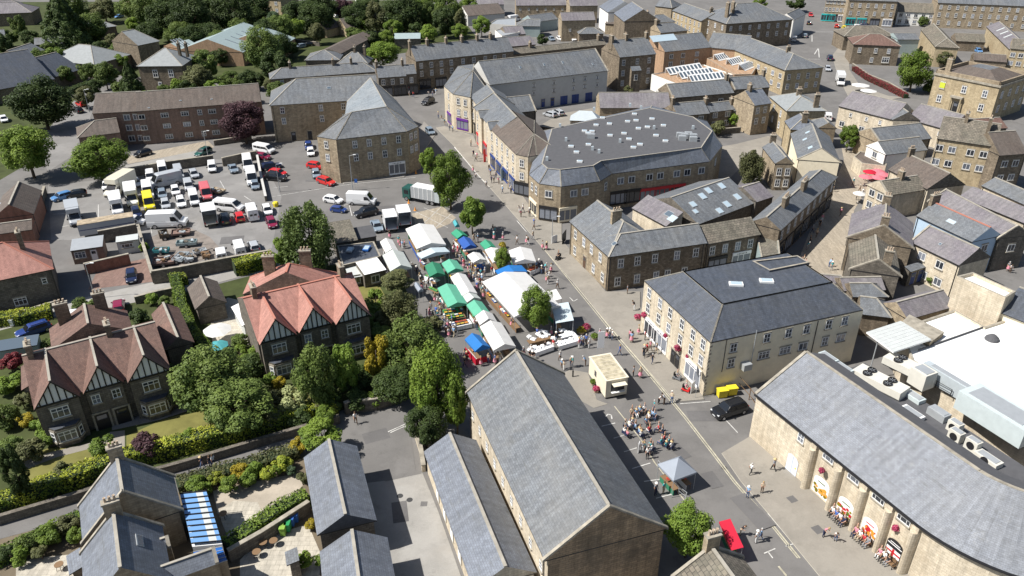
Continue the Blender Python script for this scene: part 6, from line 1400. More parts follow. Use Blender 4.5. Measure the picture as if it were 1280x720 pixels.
V('hatch','silver',(T,190,568),(T,160,560),'left silver car in the parking court');V('estate','silver',(T,232,558),(T,215,548),'right silver car in the parking court');V('hatch','white',(T,240,190),(T,262,200),'white car below the pale gabled barn');V('hatch','white',(T,305,192),(T,318,200),'small white car beside the pavilion');V('van','white',(T,12,92),(T,38,88),'white van by the grey workshops');V('hatch','steel',(T,198,192),(T,210,200),'grey car left of the white car by the barn')
T=3
V('hatch','red',(T,214,72),(T,222,88),'red car at the top of the main road',name='moving_car');V('hatch','black',(T,206,112),(T,212,100),'black car behind the red car on the main road',name='moving_car');V('hatch','steel',(T,186,176),(T,192,160),'grey car beside the white gabled shop',name='moving_car');V('smallvan','white',(T,132,195),(T,138,180),'white van at the foot of the white gabled shop');V('hatch','red',(T,128,160),(T,136,148),'red car parked at the white gabled shop')
V('suv','navy',(T,310,288),(T,304,270),'dark blue car on the main road bend',name='moving_car');V('hatch','silver',(T,300,340),(T,306,356),'silver-blue car on the main road bend',name='moving_car');V('luton','white',(T,362,400),(T,378,445),'white box van on the main road',name='box_van');V('smallvan','white',(T,302,582),(T,300,560),'white van parked in the side road below the bend')
V('hatch','red',(T,345,128),(T,350,116),'red car parked outside the teal shops');V('hatch','yellow',(T,380,136),(T,384,124),'yellow car parked outside the teal shops');V('hatch','grey',(T,416,132),(T,420,120),'grey car parked outside the teal shops');V('hatch','lightblue',(T,1052,250),(T,1075,262),'light blue car behind the bank');V('hatch','lime',(T,660,100),(T,672,98),'lime green car below the pale cottages');V('hatch','silver',(T,985,228),(T,970,222),'silver car beside the low stable');V('hatch','white',(T,450,130),(T,465,130),'white car right of the grey one outside the shops');V('hatch','navy',(T,488,124),(T,505,126),'navy car in front of the dark awning')
T=0
V('hatch','lightblue',(T,595,80),(T,572,84),'light blue car beside the hipped lodge');V('hatch','red',(T,402,515),(T,385,508),'red car at the end of the hall drive');V('hatch','black',(T,388,547),(T,372,540),'black car below the red car on the hall drive');V('hatch','white',(T,18,592),(T,26,610),'white car at the left edge under the dark yew')
T=4
V('hatch','black',(T,712,42),(T,690,48),'black car in front of the flats');V('estate','green',(T,1015,36),(T,985,50),'dark green estate car by the flats');V('suv','black',(10,1088,602),(10,1015,625),'black people carrier in the side yard of the cream hotel')
V('estate','blue',(8,165,202),(8,85,228),'blue estate car beside the long glasshouse');V('hatch','maroon',(8,592,85),(8,592,60),'maroon car on the lane behind the brown-tiled houses');V('hatch','white',(8,370,134),(8,395,130),'white car on the lane behind the tallest chimney')
# bin lorry
P_=at((5,835,250),1.6);Q_=at((5,755,235),1.6);t=thing('bin_lorry',(P_.x,P_.y,.03),'grey and white bin lorry with a green cab under the street trees','lorry',None,math.atan2(Q_.y-P_.y,Q_.x-P_.x))
def part(mb,n_,root,fix=True):
    me=mb.mesh(n_)
    o=bpy.data.objects.new(n_,me);COL.objects.link(o);o.parent=root;return o
m=MB();m.box((2.4,-1.2,.5),(1.7,0,0),(0,2.4,0),(0,0,2.2),'paint_green');m.box((4.1,-1.05,1.5),(.03,0,0),(0,2.1,0),(0,0,.95),'carglass');m.box((2.7,-1.23,1.5),(1.,0,0),(0,2.46,0),(0,0,.8),'carglass');part(m,'cab',t)
m=MB();m.box((-3.2,-1.2,.9),(5.3,0,0),(0,2.4,0),(0,0,2.3),'metal_grey');m.box((-3.0,-.9,3.2),(4.8,0,0),(0,1.8,0),(0,0,.2),'white_paint');[m.box((-2.8+k,-1.24,1),(.1,0,0),(0,2.48,0),(0,0,2.2),'white_paint')for k in range(5)];part(m,'refuse_body',t)
m=MB();m.box((-4.3,-1.15,.8),(1.1,0,0),(0,2.3,0),(0,0,2.0),'galv');part(m,'bin_lift',t)
for x in(3.2,-1.6,-2.7):
    for s in(-1,1):o=bpy.data.objects.new('wheel',WHEELB);COL.objects.link(o);o.parent=t;o.location=(x,s*1.08,.46);o.scale=(1.25,1.25,1.25)
# long trailer
P_=at((4,535,405),1.6);Q_=at((4,640,388),1.6);t=thing('long_trailer',(P_.x,P_.y,.03),'long blue-grey trailer with a stained brown top across the van park','trailer',None,math.atan2(Q_.y-P_.y,Q_.x-P_.x))
m=MB();m.box((-4.6,-1.2,.7),(9.2,0,0),(0,2.4,0),(0,0,2.1),'paint_silver');m.box((-4.6,-1.2,2.803),(9.2,0,0),(0,2.4,0),(0,0,.08),'stained_top');m.box((-4.5,-1.215,1.7),(9,0,0),(0,.01,0),(0,0,.12),'navy_stripe');part(m,'trailer_body',t)
for x in(-1.2,0,1.2):
    for s in(-1,1):o=bpy.data.objects.new('wheel',WHEELB);COL.objects.link(o);o.parent=t;o.location=(x,s*1.05,.37)
# ------------------------------------------------------------------ market stalls
def canvas(name,c,emis=0):
    m,nt,b=new_mat(name);b.inputs['Base Color'].default_value=(*c,1);b.inputs['Roughness'].default_value=.7;b.inputs['Specular IOR Level'].default_value=.3
    pos=N(nt,'ShaderNodeNewGeometry').outputs['Position'];k=noise(nt,pos,1.1,4,.6)
    o=mixc(nt,ramp(nt,k,.3,.7,0,.22),c,tuple(x*.62 for x in c));nt.links.new(o,b.inputs['Base Color'])
    t=N(nt,'ShaderNodeBsdfTranslucent');nt.links.new(o,t.inputs[0]);ms=N(nt,'ShaderNodeMixShader');ms.inputs[0].default_value=.22
    nt.links.new(b.outputs[0],ms.inputs[1]);nt.links.new(t.outputs[0],ms.inputs[2]);nt.links.new(ms.outputs[0],nt.nodes['Material Output'].inputs[0])
for n_,c in dict(white=(.80,.79,.76),green=(.06,.36,.21),green2=(.05,.26,.15),mint=(.15,.50,.34),blue=(.03,.20,.55),blue2=(.04,.12,.42),ice=(.60,.70,.74),grey=(.36,.40,.46),pink=(.75,.22,.26),red=(.6,.02,.05),pearl=(.62,.66,.62),teal=(.10,.42,.45)).items():canvas('canvas_'+n_,c)
plain('crate_green',(.02,.25,.08),.6);plain('crate_blue',(.03,.12,.4),.6);plain('produce_green',(.2,.35,.05),.7,var=.4);plain('produce_red',(.5,.06,.03),.6,var=.4);plain('produce_yellow',(.65,.45,.05),.6,var=.3);plain('produce_white',(.7,.7,.62),.7,var=.3);plain('linen',(.78,.78,.78),.85)
STALLS=[]
def stall(label,a,b,c,color,he=2.3,rise=.55,shape='gable',table=True,skirt=None,name='market_stall'):
    """canopy over rectangle: a-b one long eave, c a point on the opposite eave (all read at eave height)"""
    A,B,C_=at(a,he),at(b,he),at(c,he);X=B-A;L=X.length;X.normalize();Y=Vector((-X.y,X.x,0));w=(C_-A).dot(Y)
    if w<0:Y=-Y;w=-w
    Z=Vector((0,0,1));root=thing(name,(A.x,A.y,0),label,'stall' if 'stall' in name else 'gazebo',None)
    P=lambda x,y,z:A+X*x+Y*y+Z*(z-he)
    m=MB();mt='canvas_'+color
    def up(q):
        n=(q[1]-q[0]).cross(q[2]-q[1]);m.face(q if n.z>0 else q[::-1],mt)
    if shape=='gable':
        n=max(2,int(L/1.6))
        for i in range(n):
            x0,x1=L*i/n,L*(i+1)/n;s0=-.06*math.sin(PI*0);
            for y0,y1,z0,z1 in((0,w/2,he,he+rise),(w/2,w,he+rise,he)):
                xm=(x0+x1)/2;sag=.05
                up([P(x0,y0,z0),P(xm,y0,z0-sag*(z0>he)),P(xm,y1,z1-sag*(z1>he)),P(x0,y1,z1)]);up([P(xm,y0,z0-sag*(z0>he)),P(x1,y0,z0),P(x1,y1,z1),P(xm,y1,z1-sag*(z1>he))])
        for x in(0,L):m.face([P(x,0,he),P(x,w,he),P(x,w/2,he+rise)],mt)
    elif shape=='pyramid':
        ap=P(L/2,w/2,he+rise*1.6);c4=[P(0,0,he),P(L,0,he),P(L,w,he),P(0,w,he)]
        for i in range(4):up([c4[i],c4[(i+1)%4],ap])
    else:
        up([P(0,0,he),P(L,0,he),P(L,w,he+rise),P(0,w,he+rise)])
    if shape!='mono':
        for q0,q1 in((P(0,0,he),P(L,0,he)),(P(L,0,he),P(L,w,he)),(P(L,w,he),P(0,w,he)),(P(0,w,he),P(0,0,he))):m.face([q0,q1,q1-Z*.22,q0-Z*.22],mt)
    else:
        for q0,q1 in((P(0,0,he),P(L,0,he)),(P(L,w,he+rise),P(0,w,he+rise))):m.face([q0,q1,q1-Z*.2,q0-Z*.2],mt)
    wbuild(m,'canopy',root)
    for x in([.08,L-.08]if L<5 else[.08,L/2,L-.08]):
        for y in(.08,w-.08):
            m=MB();zt=he-.02 if shape!='mono' else he+rise*y/w-.02;m.tube(P(x,y,0),P(x,y,zt),.03,.03,'metal_grey',6);wbuild(m,'leg',root)
    if skirt:
        m=MB();m.box(P(0,0,.05),X*L,Y*.04,Z*.95,'canvas_'+skirt);m.box(P(L,0,.05),Y*w,X*.04,Z*.95,'canvas_'+skirt);wbuild(m,'skirt',root)
    if table:
        for y in([.35]if w<2.6 else[.35,w-1.0]):
            m=MB();m.box(P(.2,y,.78),X*(L-.4),Y*.7,Z*.05,'wood');m.box(P(.22,y+.02,.06),X*(L-.44),Y*.04,Z*.72,random.choice(['linen','canvas_green2','canvas_blue2','wood']));m.box(P(.22,y+.6,.0),X*.05,Y*.05,Z*.78,'wood');m.box(P(L-.3,y+.6,.0),X*.05,Y*.05,Z*.78,'wood');wbuild(m,'table',root)
            STALLS.append((P,X,Y,L,y,label))
    return root
stall('huge white marquee at the back of the market',(507,286),(521,311),(556,303),'white',2.8,.7)
stall('pale blue-white canopy in front of the huge marquee',(521,317),(527,323),(565,317),'ice',2.5,.5)
stall('small white canopy left of the marquee',(475,302),(482,316),(497,312),'white')
stall('white and grey gabled tent between the marquee and the willow',(478,319),(488,339),(513,331),'pearl',2.5,.8)
stall('dull green stall below the pale blue-white canopy',(531,332),(537,346),(556,342),'green2')
stall('bright green stall right of the dull green one',(552,329),(560,341),(579,337),'mint')
stall('long white stall down the middle of the market',(563,346),(577,370),(595,364),'white')
stall('long bright green stall left of the middle row',(547,360),(560,384),(583,378),'mint')
stall('greyish white stall at the end of the long white one',(575,369),(584,378),(602,374),'pearl',2.2)
stall('short green stall with a white neighbour on each side',(583,381),(593,395),(612,390),'mint',2.3,.6)
stall('small white peaked stall between the green and the big white stalls',(594,395),(600,406),(622,403),'white',2.3,.8)
stall('big white stall nearest the great hall',(600,408),(617,438),(643,430),'white',2.5,.7)
stall('bright blue stall with a red skirt near the great hall',(581,424),(594,439),(613,434),'blue',2.3,.7,skirt='red')
stall('green stall beside the round street tree',(564,291),(572,298),(585,295),'green');stall('royal blue stall joined to the green one by the round street tree',(572,300),(580,311),(594,306),'blue2')
stall('small green stall in the tree shadow',(600,304),(607,312),(621,310),'green');stall('white canopy over the clothes tables',(584,319),(592,328),(607,324),'white',2.3,.4)
stall('white canopy left of the small bright tree',(606,312),(616,328),(630,322),'white',2.3,.3);stall('white stall right of the small bright tree',(636,313),(641,329),(669,324),'white',2.4,.6)
stall('mid-blue canopy behind the great white marquee',(619,338),(626,346),(659,339),'blue',2.3,.5);stall('great white marquee in the centre of the market',(603,352),(643,396),(658,341),'white',3.0,.9,name='marquee_stall')
stall('small white canopy on the street side behind the round tree',(682,365),(689,377),(701,373),'white',2.4,.3,'mono');stall('white and pale blue canopy at the street end of the market',(689,381),(695,404),(716,399),'ice',2.5,.35,'mono')
stall('grey peaked gazebo by the parking bays',(822,580),(842,601),(847,566),'grey',2.5,.9,'pyramid',name='grey_gazebo')
stall('crimson canopy with a white letter mark behind the round tree',(899,652),(915,688),(912,650),'red',2.1,.3,'mono',name='red_canopy_stall')
stall('small teal canopy behind the green stall',(566,277),(569,283),(574,281),'teal',2.2,.4,table=False)
stall('small blue-grey canopy at the foot of the feathery tree',(517,355),(523,364),(528,361),'grey',2.1,.3,table=False)
# goods on the tables: crates, each of its own
RC=random.Random(5);KN={}
crm={}
for n_,mt,tp in(('green','crate_green','produce_green'),('blue','crate_blue','produce_white'),('wood','wood','produce_red'),('black','black','produce_yellow'),('white','linen','produce_white'),('orange','wood','pot_orange')):
    m=MB();w_,d_,h_=.56,.38,.2
    for o_,X_,Y_ in(((-w_/2,-d_/2,0),(w_,0,0),(0,.03,0)),((-w_/2,d_/2-.03,0),(w_,0,0),(0,.03,0)),((-w_/2,-d_/2+.03,0),(.03,0,0),(0,d_-.06,0)),((w_/2-.03,-d_/2+.03,0),(.03,0,0),(0,d_-.06,0))):m.box(o_,X_,Y_,(0,0,h_),mt)
    g_=MB()
    for i in range(4):
        for j in range(3):g_.lathe((-.2+i*.13,-.11+j*.11,.10),[(.0,-.0),(.065,.03),(.07,.07),(.045,.12),(.0,.135)],tp,7)
    crm[n_]=(m.mesh('crate'),g_.mesh('produce',smooth=True))
CL={'green':'green crate of leafy vegetables','blue':'blue crate of white goods','wood':'wooden crate of red fruit','black':'black crate of yellow fruit','white':'white box of pale goods','orange':'wooden crate of oranges'}
def crate(k,P,rz,where,grp):
    lab='%s %s'%(CL[k],where)
    root=thing('produce_crate',tuple(P),lab,'crate',grp,rz)
    a=bpy.data.objects.new('crate_box',crm[k][0]);COL.objects.link(a);a.parent=root;b_=bpy.data.objects.new('produce',crm[k][1]);COL.objects.link(b_);b_.parent=root
for P,X,Y,L,y,lab in STALLS:
    x=.5;where='on the table under the '+' '.join(lab.split()[:5]).replace(' at the','').replace(' in the','').replace(' with a','').rstrip()
    while x<L-.5:
        if RC.random()<.42:crate(RC.choice(list(crm)),P(x,y+.35,.835),math.atan2(X.y,X.x),where,'crates '+where)
        x+=.66
# the open-air produce tables and the linen tables
def table(label,p,q,w,cloth,name='trestle_table',crates=None,where='',h=.78):
    A,B=at(p,h),at(q,h);X=B-A;L=X.length;X.normalize();Y=Vector((-X.y,X.x,0));root=thing(name,(A.x,A.y,0),label,'table');Z=Vector((0,0,1))
    m=MB();m.box(A-Y*w/2,X*L,Y*w,Z*.04,'wood');wbuild(m,'tabletop',root)
    if cloth:
        m=MB();m.box(A-Y*(w/2+.03)+Z*.043,X*L,Y*(w+.06),Z*.02,cloth);m.box(A-Y*(w/2+.05)-Z*.6,X*L,Y*.02,Z*.65,cloth);wbuild(m,'tablecloth',root)
    for x in(.1,L-.1):
        for s in(-1,1):m=MB();m.tube(A+X*x+Y*s*(w/2-.08)-Z*h,A+X*x+Y*s*(w/2-.08),.03,.03,'metal_grey',6);wbuild(m,'leg',root)
    if crates:
        x=.35
        while x<L-.3:
            for yy in((0,)if w<1 else(-w/4,w/4)):crate(RC.choice(crates),A+X*x+Y*yy+Z*.07,math.atan2(X.y,X.x),where,'crates '+where)
            x+=.62
    return A,X,Y,L
mx=['green','green','blue','black','wood','orange']
table('first open-air plant and vegetable table left of the green stalls',(554,391),(573,388),1.3,'canvas_green2',crates=mx,where='on the first open-air table')
table('second open-air vegetable table behind the shoppers',(558,398),(581,394),1.3,None,crates=mx,where='on the second open-air table')
table('third open-air vegetable table above the blue stall',(564,407),(588,402),1.3,'linen',crates=mx,where='on the third open-air table')
table('fourth open-air table of jars and bottles beside the hedge',(532,345),(548,352),.9,'linen',crates=['white','blue','green'],where='on the jar table')
table('open-air table with bottles left of the long green stall',(537,360),(549,366),.9,None,crates=['white','green'],where='on the bottle table')
table('long trestle of folded white linen, nearest the kiosk',(667,439),(690,431),1.0,'linen');table('long white-clothed linen trestle in front of the shoppers',(696,431),(724,423),1.0,'linen');table('linen trestle behind the long white one',(700,421),(718,416),.9,'linen');table('linen trestle left of the round tree foot',(660,428),(688,421),.9,'wood')
table('clothes table under the white canopy',(592,334),(606,331),1.0,'canvas_blue2');table('bread and plants table at the street side',(660,339),(672,334),1.,'linen',crates=['orange','wood'],where='on the street-side table')
# heaps of linen
hm=[]
for i in range(3):
    rs=np.random.RandomState(i);bm=bmesh.new();bmesh.ops.create_icosphere(bm,subdivisions=3,radius=.35)
    for v in bm.verts:v.co*=1+.25*math.sin(v.co.x*14+i)*math.cos(v.co.y*11)+.12*rs.normal();v.co.z=max(v.co.z*.7,-.02)
    me=bpy.data.meshes.new('linen_heap');bm.to_mesh(me);bm.free();me.materials.append(M('linen'));hm.append(me)
HP=[(662,421),(667,424),(673,418),(678,421),(684,419),(669,434),(674,435),(680,432),(686,430),(700,428),(706,427),(714,424),(720,421),(703,413),(708,415),(713,416),(676,414),(682,415),(692,423),(664,437)]
for i,p in enumerate(HP):
    P=at(p,.86);o=bpy.data.objects.new('linen_heap',hm[i%3]);COL.objects.link(o);o.location=P;o.rotation_euler=(0,0,i);o.scale=(1+.5*RC.random(),1,.9)
    tag(o,'heap of white linen on the trestle tables by the round tree','linen','heaps of linen on the trestles')
# kiosk
A,B,C_=at((758,476),2.9),at((737,446),2.9),at((788,475),2.9);X=(B-A);L=X.length;X.normalize();Y=Vector((X.y,-X.x,0));w=(C_-A).dot(Y);Y=Y if w>0 else-Y;w=abs(w);Z=Vector((0,0,1));A=Vector((A.x,A.y,0))
t=thing('food_kiosk',(A.x,A.y,0),'cream food kiosk with a stained ribbed roof and a raised serving hatch','kiosk')
m=MB();m.box(A+Z*.25,X*L,Y*w,Z*2.55,'kiosk_cream');m.box(A+X*.1+Y*.1,X*(L-.2),Y*(w-.2),Z*.25,'black');wbuild(m,'body',t)
m=MB();m.box(A-X*.1-Y*.1+Z*2.803,X*(L+.2),Y*(w+.2),Z*.1,'kiosk_cream');m.box(A+X*.15+Y*.15+Z*2.905,X*(L-.3),Y*(w-.3),Z*.02,'kiosk_roof')
for k in range(8):m.box(A+X*(.3+k*(L-.6)/7)+Y*.2+Z*2.926,X*.06,Y*(w-.4),Z*.03,'kiosk_cream')
wbuild(m,'roof',t)
m=MB();m.box(A-X*.03+Y*.7+Z*1.1,X*.05,Y*(w-1.1),Z*1.2,'black');wbuild(m,'serving_hatch',t)
m=MB();m.box(A-X*.9+Y*.7+Z*2.35,X*.9,Y*(w-1.1),Z*.05+X*.0,'kiosk_cream');wbuild(m,'hatch_flap',t);m=MB();m.box(A-X*.4+Y*.7+Z*1.0,X*.4,Y*(w-1.1),Z*.05,'white_paint');wbuild(m,'counter',t)
m=MB();m.box(A-Y*.03+X*(L*.55)+Z*1.3,X*.6,Y*.05,Z*.8,'glass');wbuild(m,'window',t)
# ------------------------------------------------------------------ small things
def cyl(name,label,cat,p,prof,mat,h0=0.,group=None,n=12):
    P=at(p,h0);root=None;m=MB();m.lathe((0,0,0),prof,mat,n);o=bpy.data.objects.new(name,m.mesh(name,smooth=False));COL.objects.link(o);o.location=P;tag(o,label,cat,group);return o
def planter(label,p,mat='petals',r=.5,pot='pot'):
    P=at(p,0);root=thing('flower_tub',tuple(P),label,'planter');m=MB();m.lathe((0,0,0),[(0,0),(r*.7,0),(r,.5),(r*.9,.5),(r*.85,.42),(0,.42)],pot,12);part(m,'tub',root)
    rs=np.random.RandomState(int(p[0]));n=260;d=rs.normal(size=(n,3));d/=np.linalg.norm(d,axis=1)[:,None];d[:,2]=abs(d[:,2]);C_=d*r*1.15*(.6+.4*rs.random(n))[:,None];C_[:,2]+=.45
    o=bpy.data.objects.new('flowers',leaf_mesh('flowers',C_,d,.13,rs.random(n),mat,rs));COL.objects.link(o);o.parent=root
planter('tub of orange flowers right of the white canopy',(726,417),'leaf_gold',.6);planter('tub of red flowers beside the orange tub',(733,413),'petals',.6);planter('tub of green plants by the shoppers at the linen tables',(743,424),'leaf_green',.5)
planter('terracotta tub with flowers at the left side of the kiosk',(745,490),'petals',.4);planter('smaller terracotta tub near the rear corner of the kiosk',(741,481),'leaf_green',.35);planter('flower display beside the small bright tree',(628,310),'leaf_gold',.6)
planter('flower display at the front door of the cream hotel',(797,396+4),'petals',.5)
def basket(label,p,h,r=.55):
    P=at(p,h);root=thing('flower_basket',tuple(P),label,'flower basket');m=MB();m.lathe((0,0,-.3),[(0,0),(r*.5,.1),(r*.7,.35)],'wood',10);part(m,'basket',root)
    rs=np.random.RandomState(int(p[0]));n=240;d=rs.normal(size=(n,3));d/=np.linalg.norm(d,axis=1)[:,None];C_=d*r*(.6+.4*rs.random(n))[:,None];C_[:,2]+=.1
    o=bpy.data.objects.new('flowers',leaf_mesh('flowers',C_,d,.13,rs.random(n),'petals',rs));COL.objects.link(o);o.parent=root
basket('large pink hanging basket on the cream hotel front',(847,436),3.4,.5);basket('smaller hanging basket near the corner of the cream hotel',(860,446),3.2,.32);basket('red hanging basket at the far end of the cream hotel',(805,394),3.2,.45);basket('hanging basket over the hotel doorway',(832,420),3.2,.3)
basket('red and purple basket on the first bay of the curved hall',(1027,589),4.0,.32);basket('red and purple basket on the fourth bay of the curved hall',(1119,661),4.0,.32)
# yellow bins, other bins
def wheelie(label,p,mat,rz=0.,big=False,lid=None):
    P=at(p,0);root=thing('wheeled_bin',tuple(P),label,'bin',None,rz);s=1.25 if big else.55;m=MB();m.solid([(-s*.45,-.35,.12),(s*.45,-.35,.12),(s*.45,.35,.12),(-s*.45,.35,.12)],[(-s*.5,-.42,1.1),(s*.5,-.42,1.1),(s*.5,.42,1.1),(-s*.5,.42,1.1)],mat,mat);part(m,'bin_body',root)
    m=MB();m.box((-s*.53,-.46,1.1),(s*1.06,0,0),(0,.92,0),(0,0,.1),lid or mat);part(m,'lid',root);
    for sx in(-1,1):m=MB();m.tube((sx*s*.4-.03,.3,.1),(sx*s*.4+.03,.3,.1),.1,.1,'tyre',8);part(m,'wheel',root)
wheelie('left large yellow bin behind the people carrier',(902,496),'yellow',.2,True);wheelie('right large yellow bin next to the fence',(914,493),'yellow',.2,True)
wheelie('green wheeled bin beside the white marquee',(513,301),'crate_green');
for p,l,c in(((366,656),'blue wheeled bin in the back patio corner','crate_blue'),((371,651),'second blue wheeled bin nearer the garage wall','crate_blue'),((361,663),'green wheeled bin in the back patio','crate_green'),((355,668),'lime-lidded bin in the back patio','produce_green'),((17,404+3),'white recycling bin behind the hedge','white_paint'),((27,404),'blue-lidded bin right of the white one','crate_blue'),((35,402),'pale blue bin nearest the blue estate car','metal_teal'),((255,391),'green water butt by the brown outbuilding','crate_green'),((273,389),'blue bin by the brown outbuilding','crate_blue')):wheelie(l,p,c)
# benches in the hall bays, with real seats
def bench(label,P,rz,grp=None):
    root=thing('park_bench',tuple(P),label,'bench',grp,rz);m=MB();[m.box((-1,.0+k*.13,.43),(2,0,0),(0,.1,0),(0,0,.04),'wood')for k in range(4)];part(m,'seat',root)
    m=MB();[m.box((-1,.5+k*.02,.55+k*.13),(2,0,0),(0,.03,0),(0,0,.1),'wood')for k in range(3)];part(m,'backrest',root)
    for s in(-1,1):m=MB();m.box((s*.9-.03,.02,0),(.06,0,0),(0,.06,0),(0,0,.65),'black');m.box((s*.9-.03,.48,0),(.06,0,0),(0,.06,0),(0,0,.92),'black');m.box((s*.9-.03,.05,.6),(.06,0,0),(0,.45,0),(0,0,.05),'black');part(m,'leg',root)
H=HALL;Brz=math.atan2(H['fn'].y,H['fn'].x)+PI/2
BEN=[]
for k,l in((1,'wooden bench under the poster with green vegetables'),(2,'wooden bench under the poster with red peppers'),(3,'wooden bench under the dark poster')):
    c=H['A1']+H['d0']*((H['butt'][k]+H['butt'][k+1])/2)+H['fn']*1.0;c.z=.11;bench(l,c,Brz);BEN.append(c)
# lamps, posts
def lamp(label,p,h=7.5,arm=True):
    P=at(p,0);root=thing('street_lamp',tuple(P),label,'street lamp');m=MB();m.tube((0,0,0),(0,0,1.2),.11,.09,'metal_grey',8);m.tube((0,0,1.2),(0,0,h),.065,.045,'metal_grey',8);part(m,'post',root)
    m=MB();m.tube((0,0,h-.05),(.9,.1,h+.15),.03,.03,'metal_grey',6);part(m,'arm',root);m=MB();m.box((.75,.0,h+.1),(.55,0,0),(0,.22,0),(0,0,.1),'white_paint');part(m,'lamp_head',root)
lamp('tall lamp post in front of the corner block',(441,238));lamp('lamp post at the front of the shopping block',(748,262),6.5);lamp('lamp post by the van park corner',(262,205));lamp('lamp post at the pavement by the stone corner house',(690,304),5);lamp('lamp post in the coach park',(350,240),6);lamp('telegraph-like post at the top junction',(541,30),8);lamp('thin lamp post beside the flats',(112,140),6);lamp('lamp post behind the brown-tiled houses',(119,373),6)
cyl('bollard','black bollard on the forecourt left of the kiosk','bollard',(716,471),[(0,0),(.1,0),(.1,.85),(.13,.9),(.1,1.0),(0,1.02)],'black')
for p,l in(((511,254),'orange traffic cone at the front of the bin lorry'),((519,263),'orange traffic cone beside the bin lorry wheels'),((520,217),'orange traffic cone at the corner of the octagonal block')):
    cyl('traffic_cone',l,'cone',p,[(0,0),(.3,0),(.3,.05),(.18,.06),(.11,.45),(.04,.75),(0,.76)],'pot_orange')
cyl('grit_bin','yellow grit bin beside the white car','grit bin',(345,258),[(0,0),(.5,0),(.6,.7),(.45,.95),(0,1)],'yellow',n=8)
def info(label,p,w,h,mat,rz,name='a_board',z0=0.):
    P=at(p,0);root=thing(name,tuple(P),label,'sign',None,rz);m=MB();m.box((-w/2,-.03,z0+.1),(w,0,0),(0,.06,0),(0,0,h),mat);part(m,'panel',root)
    for s in(-1,1):m=MB();m.tube((s*w*.45,.0,0),(s*w*.45,0,z0+h),.03,.03,'metal_grey',6);part(m,'post',root)
info('white information board on the pavement by the stone corner house',(693,304),1.2,1.4,'sign_white',.6);info('dark timber display board beside the information board',(705,303),2.2,2.0,'black',1.2);info('white pavement sign in front of the hotel shop',(865,491),.9,1.6,'canvas_white',.9);info('white board propped among the seated crowd',(798,565),.6,1.3,'sign_white',1.2);info('white notice board behind the kiosk roof',(750,447),.9,2.6,'sign_white',.1,z0=1.5)
info('hanging sign board at the corner of the cream hotel',(868,495),1.1,1.0,'slate_dark',1.57,'shop_sign',3.2);info('blue and white flag banner outside the shops',(628,226),.9,2.8,'canvas_ice',.8,'banner_flag');info('red banner outside the upper shops',(606,203),.7,3.0,'sign_red',.8,'banner_flag');info('blue parking sign by the coach park lamp',(446,238),.6,.8,'crate_blue',0,'parking_sign',1.6)
# corner block sign lettering, kept as illegible dark strokes like the photo's, and hotel fascia
# parasols
def parasol(label,p,mat,r=1.5,h=2.4):
    P=at(p,h);root=thing('parasol',(P.x,P.y,0),label,'parasol');m=MB();m.lathe((0,0,h-.35),[(r,0),(r*.5,.28),(0,.5)],mat,8);part(m,'canopy',root);m=MB();m.tube((0,0,0),(0,0,h),.03,.03,'white_paint',6);part(m,'pole',root);m=MB();m.lathe((0,0,0),[(0,0),(.3,0),(.3,.08),(0,.1)],'black',10);part(m,'base',root)
parasol('crimson parasol in the pub garden',(1088,213),'canvas_red',1.5);parasol('pink parasol left of the crimson one',(1083,219),'canvas_pink',1.5);parasol('pink parasol in front of the crimson one',(1098,220),'canvas_pink',1.5);parasol('pink parasol at the back of the pub garden',(1098,212),'canvas_pink',1.5);parasol('pale pink parasol nearest the pub door',(1104,216),'canvas_pink',1.6)
parasol('large white parasol on the patio by the hedge',(271,410),'canvas_white',2.0);parasol('green patio awning-parasol below the white one',(272,429),'canvas_teal',1.4,1.9);parasol('cream parasol on the stall side of the street',(1075,240),'canvas_white',1.3);parasol('cream awning beside the white box van',(1076,105),'canvas_white',2.6);parasol('cream awning beyond the first by the terrace wall',(1086,112),'canvas_white',2.3)
def garden_set(label,p,mat='wood'):
    P=at(p,0);root=thing('patio_table',tuple(P),label,'table');m=MB();m.lathe((0,0,.7),[(0,0),(.42,0),(.42,.05),(0,.05)],mat,14);part(m,'tabletop',root)
    for a in range(4):m=MB();m.tube((.35*math.cos(a*1.57+.7),.35*math.sin(a*1.57+.7),0),(.2*math.cos(a*1.57+.7),.2*math.sin(a*1.57+.7),.7),.025,.025,'black',5);part(m,'leg',root)
garden_set('round table on the back patio beside the hedge',(330,684));garden_set('second round table on the back patio, nearer the shed',(343,682));garden_set('table in the shade of the glazed lean-to',(280,648));garden_set('pair-sized table at the bottom edge of the back patio',(322,696));garden_set('table on the lower flagged terrace by the small shed',(76,712))
